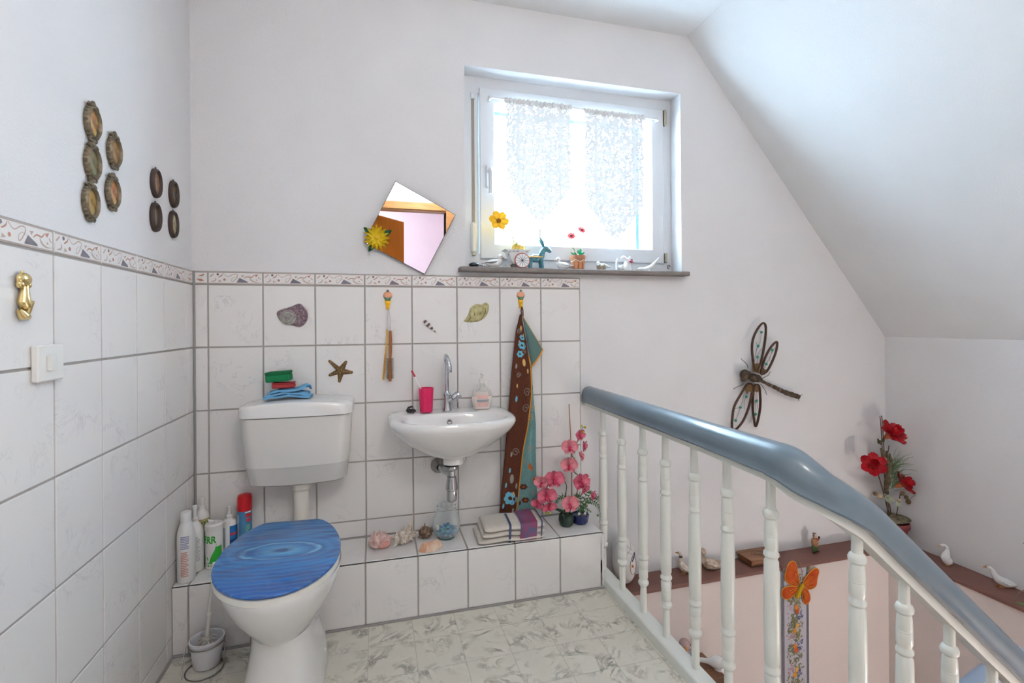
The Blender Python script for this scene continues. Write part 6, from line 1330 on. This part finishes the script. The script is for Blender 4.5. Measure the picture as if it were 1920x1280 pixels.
# wooden box
wx = thing('carved_box', 'carved wooden box with lid on the stairwell ledge', 'box', (2.67, -.055, ZG))
CBW = make_wood('carved_box_wood', (118, 78, 52), (146, 104, 74), 0); CBD = mat('carved_dark', (66, 42, 30), 0.6)
m = M(); m.box((-.086, -.050, 0), (.086, .050, .032), 0, .002); m.build('body', make_wood('box_side_wood', (112, 70, 40), (140, 92, 56), 0), wx)
m = M(); m.box((-.096, -.058, .033), (.096, .058, .044), 0, .004); lo_ = m.build('lid', CBW, wx)
for k, (a, b) in enumerate([(.05, .030), (.030, .016)]):
    m = M(); m.tube([(-a, 0, .0442), (0, -b, .0442), (a, 0, .0442), (0, b, .0442)], .0012, 5, closed=True); m.build('carved_diamond', CBD, lo_)
for k in range(14): m = M(); m.prism([(-.083 + .012 * k, .003), (-.073 + .012 * k, .003), (-.078 + .012 * k, .014)], .0498, .0512, 0, WALLB); m.build('carved_tooth', CBD, wx, None)
for k in range(8): m = M(); m.add([(-.0868, -.046 + .012 * k, .003), (-.0868, -.036 + .012 * k, .003), (-.0868, -.041 + .012 * k, .014), (-.0858, -.046 + .012 * k, .003), (-.0858, -.036 + .012 * k, .003), (-.0858, -.041 + .012 * k, .014)], [(0, 1, 2), (5, 4, 3), (0, 3, 4, 1), (1, 4, 5, 2), (2, 5, 3, 0)]); m.build('carved_tooth', CBD, wx, None)
# clown figurine
cl = thing('clown_figurine', 'small clown figurine in tan coat and green trousers on the ledge', 'figurine', (3.045, -.055, ZG), (0, 0, R(14)))
SK = mat('painted_skin', (212, 176, 154), 0.5); COAT = mat('tan_coat', (176, 126, 88), 0.6, rgb2=(146, 98, 66), vscale=90); GTR = mat('green_trousers', (70, 88, 52), 0.6); SHOE = mat('brown_shoe', (58, 36, 28), 0.5)
for q in (-1, 1):
    m = M(); m.tube([(q * .008, 0, .040), (q * .010, 0, .022), (q * .010, 0, .008)], [.011, .012, .010], 10); m.build('trouser_leg', GTR, cl)
    m = M(); m.ell((q * .016, -.006, .0035), (.015, .010, .0035), 10, 6); m.build('shoe', SHOE, cl)
m = M(); m.tube([(0, 0, .036), (0, 0, .050), (0, 0, .068), (0, 0, .078)], [.016, .018, .017, .009], 12); m.build('coat', COAT, cl, 70)
m = M(); m.tube([(-.016, 0, .072), (-.022, -.004, .060), (-.018, -.010, .050)], [.006, .006, .005], 8); m.build('arm', COAT, cl)
m = M(); m.tube([(.014, 0, .072), (.026, -.004, .062), (.030, -.006, .070)], [.006, .006, .004], 8); m.build('arm', COAT, cl)
m = M(); m.ell((.031, -.006, .076), (.006, .006, .008), 8, 6); m.build('held_ball', SHOE, cl)
m = M(); m.ell((0, -.002, .090), (.011, .011, .013), 12, 9); m.ell((0, -.013, .089), .003, 6, 5); m.build('head', SK, cl)
m = M(); m.ell((.002, .003, .100), (.011, .010, .006), 10, 6); m.ell((-.010, 0, .093), (.004, .006, .006), 8, 6); m.ell((.011, 0, .093), (.004, .006, .006), 8, 6); m.build('hair', mat('grey_hair', (110, 96, 92), 0.8), cl)
m = M(); m.ell((-.006, -.016, .077), (.006, .003, .004), 8, 5); m.ell((.006, -.016, .077), (.006, .003, .004), 8, 5); m.build('bow_tie', mat('red_bow', (150, 44, 40), 0.6), cl)
bird('bird_figurine', 'white porcelain bird on the ledge half hidden behind the fat baluster', (3.40, -.070, ZG), R(200), 1.3, PORC, 1.0)
goose('white goose figurine on the right ledge with head turned back', (3.578, -.365, ZG), R(155), 1.15, 'back'); goose('white goose figurine leaning forward on the right ledge, nearest the frame edge', (3.590, -.590, ZG), R(150), 1.2, 'fwd')
# white ball
ba = thing('rugby_ball', 'white panelled oval ball with purple lettering standing on the ledge', 'ball', (1.885, -.058, ZG), (0, R(-6), R(10)))
m = M(); m.ell((0, 0, .116), (.058, .056, .115), 24, 18); m.build('ball', mat('white_leather', (226, 224, 222), 0.45), ba)
SE = mat('ball_seam', (168, 164, 164), 0.6)
def onball(a, b): return (.0586 * math.cos(b) * math.cos(a), .0566 * math.cos(b) * math.sin(a), .116 + .1156 * math.sin(b))
for (a0, b0, a1, b1) in [(-2.6, .2, -.6, .9), (-2.4, .8, -.5, .1), (-1.2, -.2, -.3, -.7), (-.9, .0, -.2, .4), (-2.6, -.3, -1.6, -.9), (-1.0, -.9, -.4, -.1), (-1.9, 1.0, -1.0, .5)]:
    m = M(); m.tube([onball(a0 + (a1 - a0) * t / 10, b0 + (b1 - b0) * t / 10) for t in range(11)], .0009, 5); m.build('seam', SE, ba)
m = M(); m.tube([onball(-1.25 + .45 * math.cos(t * PI / 14), -.12 + .40 * math.sin(t * PI / 14)) for t in range(28)], .0014, 5, closed=True); m.build('emblem_ring', mat('bronze_print', (170, 130, 90), 0.5), ba)
m = M(); PUR = mat('purple_print', (92, 76, 128), 0.5)
for k in range(5): m.tube([onball(-1.45 + .14 * k, .10 + .05 * k), onball(-1.40 + .14 * k, .20 + .05 * k), onball(-1.35 + .14 * k, .12 + .05 * k)], .0018, 5)
m.tube([onball(-1.5, .22), onball(-1.1, .36), onball(-.85, .38)], .0018, 5); m.build('lettering', PUR, ba)
m = M(); m.tube([onball(-1.5, -.02), onball(-1.42, -.10)], [.004, .006], 6); m.build('orange_mark', mat('orange_print', (206, 132, 60), 0.5), ba)
# red flower arrangement in the corner
RX = Vector((3.538, -.105, ZG)); ra = thing('red_flower_arrangement', 'tall arrangement of red silk flowers in a terracotta red pot in the corner', 'flower arrangement', RX)
def RO(u, v, dy=0):
    p = px(u, v, -.095 + dy); y = -.095 + dy
    while p.x > 3.628: y -= .006; p = px(u, v, y)          # stay in front of the right wall
    return p - RX
PT = Matrix.Diagonal((1.22, 1.22, 1.0, 1)); m = M(); m.lathe([(0, .001), (.045, .001), (.050, .006), (.062, .10), (.060, .112), (.068, .116), (.070, .140), (.066, .142), (.062, .13), (0, .12)], 28, 0, PT); m.build('pot', mat('oxblood_pot', (140, 66, 66), 0.5), ra)
for z in (.112, .124, .134): m = M(); m.tube([(.0845 * math.cos(t * PI / 14), .0845 * math.sin(t * PI / 14), z) for t in range(28)], .0024, 6, closed=True); m.build('pot_ring', MATS['oxblood_pot'], ra)
pz = RO(1680, 945).z
m = M(); m.lathe([(.06, .138), (.08, .150), (.094, .156), (.08, .160), (.05, .166), (0, .17)], 20, 0, Matrix.Translation((-.005, 0, 0)), 1.08, .95); m.build('moss_collar', mat('dry_moss', (150, 140, 112), 0.9, bump=.01, bscale=90, rgb2=(92, 80, 62), vscale=50), ra)
REDP = mat('red_petal', (196, 26, 40), 0.45, rgb2=(158, 16, 30), vscale=60); REM = petal_mesh('petal', .054, .046, .016, REDP, rnd=True, nl=6); REM2 = petal_mesh('petal', .040, .036, .026, REDP, rnd=True, nl=6)
for (u, v, nd, s_, dy) in [(1668, 815, (.15, -.8, .75), 1.3, -.02), (1637, 872, (-.7, -.7, .5), 1.1, -.03), (1690, 908, (.5, -.75, .6), 1.1, -.04)]:
    m = M(); m.tube([(0, 0, -.035), (0, 0, -.012), (0, 0, .004)], [.004, .012, .016], 10); b = m.build('red_flower', mat('flower_calyx', (206, 110, 70), 0.5), ra); b.matrix_local = frame(RO(u, v, dy), nd) @ Matrix.Scale(s_, 4)
    for k in range(6): p = link('petal', REM, b); p.matrix_local = Matrix.Rotation(R(60 * k), 4, 'Z') @ Matrix.Translation((0, .006, .003))
    for k in range(5): p = link('petal', REM2, b); p.matrix_local = Matrix.Rotation(R(72 * k + 20), 4, 'Z') @ Matrix.Translation((0, .003, .008)) @ Matrix.Rotation(R(30), 4, 'X')
RST = mat('brown_stem', (84, 62, 44), 0.7)
for pts in ([(0, 0, .15), RO(1662, 880), RO(1667, 835, -.015)], [(-.01, 0, .15), RO(1650, 900), RO(1642, 882, -.02)], [(.02, -.01, .15), RO(1688, 925, -.03)], [(-.01, .01, .15), RO(1655, 850), RO(1652, 800), RO(1650, 780)], [(0, .01, .15), RO(1658, 850), RO(1655, 800), RO(1653, 779)]): m = M(); m.tube(smooth_path(pts, 4), .0026, 6); m.build('stem', RST, ra)
for (u0, v0, u1, v1, r) in [(1652, 840, 1656, 862, .011), (1664, 900, 1662, 845, .014), (1672, 890, 1668, 850, .010), (1660, 925, 1664, 880, .016)]: m = M(); a, b = RO(u0, v0, -.01), RO(u1, v1, -.01); m.tube([a, a.lerp(b, .5) + Vector((0, -.006, 0)), b], [r * .5, r, r * .4], 8); m.build('bark_piece', mat('dark_bark', (74, 62, 46), 0.9, bump=.004, bscale=90, rgb2=(104, 92, 70), vscale=60), ra)
for (u, v) in [(1650, 825), (1647, 832), (1654, 828)]: p = link('leaf', petal_mesh('leaf', .030, .022, .006, mat('dried_leaf', (82, 78, 56), 0.8)), ra); p.matrix_local = frame(RO(u, v, -.02), (0, -1, .3)) @ Matrix.Rotation(R(u * 47 % 360), 4, 'Z')
random.seed(31); GRB = mat('grass_green', (108, 128, 92), 0.7); m = M()
for k in range(110):
    b = RO(1672 + random.uniform(-6, 6), 890 + random.uniform(-20, 30), -.015); a = random.uniform(-.3, 1.5); l = random.uniform(.05, .13); d = Vector((math.sin(a), random.uniform(-.4, .1), math.cos(a)))
    m.tube([b, b + d * l * .6, b + d * l + Vector((.01, 0, -.012))], [.0014, .0010, .0003], 4)
go_ = m.build('grass_blades', GRB, ra); go_['kind'] = 'stuff'
for pts in ([RO(1678, 890), RO(1700, 880), RO(1720, 883)], [RO(1680, 885), RO(1698, 862), RO(1712, 856)], [RO(1676, 900), RO(1705, 895), RO(1718, 905)], [RO(1700, 940), RO(1712, 930), RO(1717, 925)]): m = M(); m.tube(smooth_path(pts, 4), .0010, 5); m.build('thin_twig', GRB, ra)
for (u, v, r, mm) in [(1659, 861, .010, 0), (1692, 925, .013, 1), (1699, 932, .012, 1), (1703, 940, .014, 1), (1650, 930, .014, 0), (1641, 925, .012, 1), (1660, 880, .008, 0), (1686, 938, .010, 0)]: m = M(); m.ell(RO(u, v, -.05), r, 10, 7); m.build('dried_pod', [mat('gold_pod', (186, 164, 130), 0.35, .3), mat('brown_pod', (112, 90, 64), 0.6, bump=.004, bscale=160)][mm], ra)
for k, (u, v, a) in enumerate([(1668, 945, 10), (1676, 938, 70), (1660, 940, -50), (1684, 942, 120)]): p = link('leaf', petal_mesh('pale_leaf', .05, .03, .006, mat('sage_leaf', (158, 160, 138), 0.7)), ra); p.matrix_local = frame(RO(u, v, -.055), (0, -1, .8)) @ Matrix.Rotation(R(a), 4, 'Z')

# embroidered bell pull and butterfly
hg = thing('embroidered_wall_hanging', 'narrow grey fabric wall hanging embroidered with fruit and leaves', 'wall hanging', (2.828, -.1305, -1.02))
ZH = .90
m = M(); m.box((-.086, -.006, 0), (.086, -.001, ZH), 0, .001); m.build('cloth', mat('grey_linen', (190, 186, 196), 0.9, bump=.001, bscale=500), hg, None)
for s_ in (-1, 1): m = M(); m.box((s_ * .079 - .007, -.0085, 0), (s_ * .079 + .007, -.006, ZH), 0, .001); m.build('braid_edge', mat('blue_grey_braid', (112, 116, 128), 0.9, var=.2, vscale=100), hg, None)
m = M(); m.tube([(-.095, -.007, ZH + .002), (.095, -.007, ZH + .002)], .005, 8); m.build('hanging_rod', mat('dark_bronze'), hg)
random.seed(17)
EL = [mat('emb_olive', (132, 126, 84), 0.9), mat('emb_blue', (92, 98, 136), 0.9), mat('emb_mauve', (178, 148, 156), 0.9), mat('emb_dark', (112, 116, 102), 0.9)]
m = M()
for k in range(850):
    z = random.uniform(.02, ZH - .02); x = random.gauss(0, .029)
    if abs(x) > .056: continue
    a = random.uniform(0, PI); l = random.uniform(.005, .012); w_ = l * .45; ph = (z / .155) % 1
    mi = 1 if (x > .012 and ph < .35) else (2 if (x < -.01 and .25 < ph < .6) else random.choice((0, 0, 3)))
    c, s_ = math.cos(a), math.sin(a); y = -.0064 - .0006 * random.random()
    m.add([(x + l * c, y, z + l * s_), (x - w_ * s_, y - .001, z + w_ * c), (x - l * c, y, z - l * s_), (x + w_ * s_, y - .001, z - w_ * c)], [(0, 1, 2, 3)], mi)
eo = m.build('embroidered_leaves', EL, hg, None); eo['kind'] = 'stuff'
FRU = [(0.005, ZH - .207, 0), (.012, ZH - .228, 1), (.012, ZH - .305, 2), (-.004, ZH - .330, 3), (-.004, ZH - .410, 0), (.004, ZH - .432, 1), (.006, ZH - .535, 2), (-.006, ZH - .56, 3), (.0, ZH - .66, 1), (.004, ZH - .76, 2)]
for x, z, k in FRU: m = M(); m.ell((x, -.007, z), (.0125, .003, .014), 10, 7); m.build('fruit', [mat('emb_orange', (206, 122, 50), 0.9), mat('emb_red_orange', (196, 84, 42), 0.9), mat('emb_yellow', (214, 164, 90), 0.9), mat('emb_gold', (216, 148, 50), 0.9)][k], hg)
bfc = px(1500, 1098, -.150); bu = thing('butterfly_ornament', 'orange felt butterfly with yellow body hanging on the wall strip', 'butterfly', (bfc.x, -.1385, bfc.z))
BO = mat('orange_felt', (196, 84, 24), 0.85, bump=.002, bscale=300, rgb2=(172, 60, 16), vscale=30); BE = mat('yellow_edge', (206, 148, 44), 0.85)
def bp_(cx, cy): p = px(1440 + cx * 200 / 985, 1020 + cy * 260 / 1280, -.150); return (p.x - bfc.x, p.z - bfc.z)
for nm, pts, veins in [('upper_wing', [(295, 375), (255, 395), (190, 360), (165, 320), (175, 250), (205, 180), (240, 160), (270, 190), (290, 280)], [(180, 300), (215, 200), (245, 180), (200, 350)]), ('upper_wing', [(335, 385), (345, 330), (400, 260), (450, 225), (480, 250), (465, 320), (455, 385), (420, 415), (375, 420)], [(460, 250), (470, 330), (440, 390), (400, 280)]), ('lower_wing', [(285, 400), (265, 455), (215, 505), (160, 510), (135, 465), (150, 415), (200, 395)], [(150, 480), (145, 440), (200, 500)]), ('lower_wing', [(325, 415), (365, 415), (395, 470), (395, 525), (365, 560), (340, 545), (325, 480)], [(390, 500), (365, 545), (350, 540)])]:
    q = [bp_(*p) for p in pts]; q = [(p.x, p.y) for p in smooth_path([(x, y, 0) for x, y in q], 4, True)]
    m = M(); m.dome(q, .010, 3, 0, WALLB, .004); w_ = m.build(nm, BO, bu, 60)
    m = M(); m.tube([(x, y, .005) for x, y in q], .0022, 6, closed=True, T=WALLB); m.build('edging', BE, w_)
    b0 = bp_(312, 395)
    for v in veins:
        e = bp_(*v); m = M(); m.tube([(b0[0] + (e[0] - b0[0]) * t, b0[1] + (e[1] - b0[1]) * t, .0145 - .006 * abs(2 * t - 1)) for t in (.12, .35, .6, .95)], .0009, 5, T=WALLB); m.build('stitched_vein', BE, w_)
m = M(); a, b = bp_(325, 360), bp_(260, 500); m.tube([(a[0] + (b[0] - a[0]) * t, a[1] + (b[1] - a[1]) * t, .012) for t in (0, .15, .4, .7, .92, 1)], [.004, .009, .0085, .012, .010, .004], 10, T=WALLB); m.build('body', mat('yellow_felt', (196, 158, 24), 0.9, bump=.003, bscale=300), bu, 70)
for e in ((300, 190), (290, 140)): e = bp_(*e); a = bp_(320, 350); m = M(); m.tube([(a[0], a[1], .012), ((a[0] + e[0]) / 2 + .004, (a[1] + e[1]) / 2, .012), (e[0], e[1], .010)], .0016, 5, T=WALLB); m.build('antenna', mat('tan_raffia', (150, 116, 70), 0.8), bu)
a, b = bp_(385, 250), bp_(420, 170); m = M(); m.tube([(a[0], a[1], .003), (b[0], b[1], .003)], [.008, .001], 6, T=WALLB); m.build('wing_tip', mat('tan_raffia'), bu)
# low shelf birds
ZSH = -.4598
pgn = bird('pigeon_figurine', 'grey pigeon figurine with pink head behind the landing edge', (2.105, -.195, ZSH), R(-112), 2.5, mat('pigeon_grey', (190, 188, 192), 0.5, rgb2=(150, 150, 158), vscale=30), 1.35, True)
for c_ in pgn.children:
    if c_.name.startswith('head'): c_.data.materials.clear(); c_.data.materials.append(mat('pigeon_pink', (186, 160, 156), 0.5))
bird('bird_figurine', 'small grey bird figurine on the low shelf, almost hidden by the landing edge', (1.925, -.20, ZSH), R(-100), 2.2, GREYP, 1.75)
gs = thing('goose_figurine', 'white goose lying with stretched neck on the low wooden shelf', 'figurine', (2.235, -.245, ZSH), (0, 0, R(-25)))
m = M(); P = smooth_path([(-.085, 0, .026), (-.078, 0, .030), (-.060, 0, .034), (-.030, 0, .032), (.000, 0, .030), (.030, 0, .032), (.060, 0, .028), (.080, 0, .022)], 3); rr = [.008, .010, .011, .012, .012, .0115, .011, .0105, .0105, .011, .013, .018, .024, .028, .029, .028, .024, .019, .013, .008, .005, .003]; m.tube(P, [interp([(i / 21, q) for i, q in enumerate(rr)], k / (len(P) - 1)) for k in range(len(P))], 12); m.build('body', PORC, gs, 70)
m = M(); m.tube([(-.085, 0, .026), (-.104, 0, .020)], [.006, .002], 7); m.build('beak', BEAK, gs)
m = M(); m.ell((-.080, -.008, .032), .002, 6, 4); m.ell((-.080, .008, .032), .002, 6, 4); m.build('eyes', DOT, gs)
m = M(); m.lathe([(0, 0), (.024, 0), (.018, .012), (0, .012)], 14, 0, Matrix.Translation((.03, 0, 0))); m.build('base', PORC, gs)
# plant at the right edge of the ledge
rp = thing('trailing_plant', 'trailing green plant in a small pot on the right ledge, at the frame edge', 'plant', (3.565, -.86, ZG))
m = M(); m.lathe([(0, .001), (.035, .001), (.045, .07), (.048, .07), (.048, .08), (.044, .08), (.042, .07), (0, .068)], 20); m.build('pot', TER, rp)
for pts in ([(0, 0, .07), (-.01, .08, .18), (-.015, .165, .262)], [(0, 0, .07), (-.03, .06, .10), (-.06, .12, .02), (-.065, .15, -.01)], [(0, 0, .07), (.01, -.06, .16), (.0, -.12, .2)], [(0, 0, .07), (-.02, .10, .09), (-.045, .17, .03), (-.062, .185, -.06)]): m = M(); m.tube(smooth_path(pts, 5), .0014, 5); m.build('stem', mat('thin_green_stem', (130, 120, 90), 0.7), rp)
RL = petal_mesh('leaf', .06, .030, -.008, mat('trailing_leaf', (112, 142, 78), 0.5))
for (l, nd, a) in [((-.064, .115, -.008), (-1, -.3, .9), 8), ((0, .02, .12), (-.6, .2, 1), 60), ((0, -.05, .15), (-.6, -.3, 1), 150), ((-.02, 0, .12), (-1, 0, .6), 200)]: p = link('leaf', RL, rp); p.matrix_local = frame(l, nd, (0, 1, .05)) @ Matrix.Rotation(R(a), 4, 'Z')
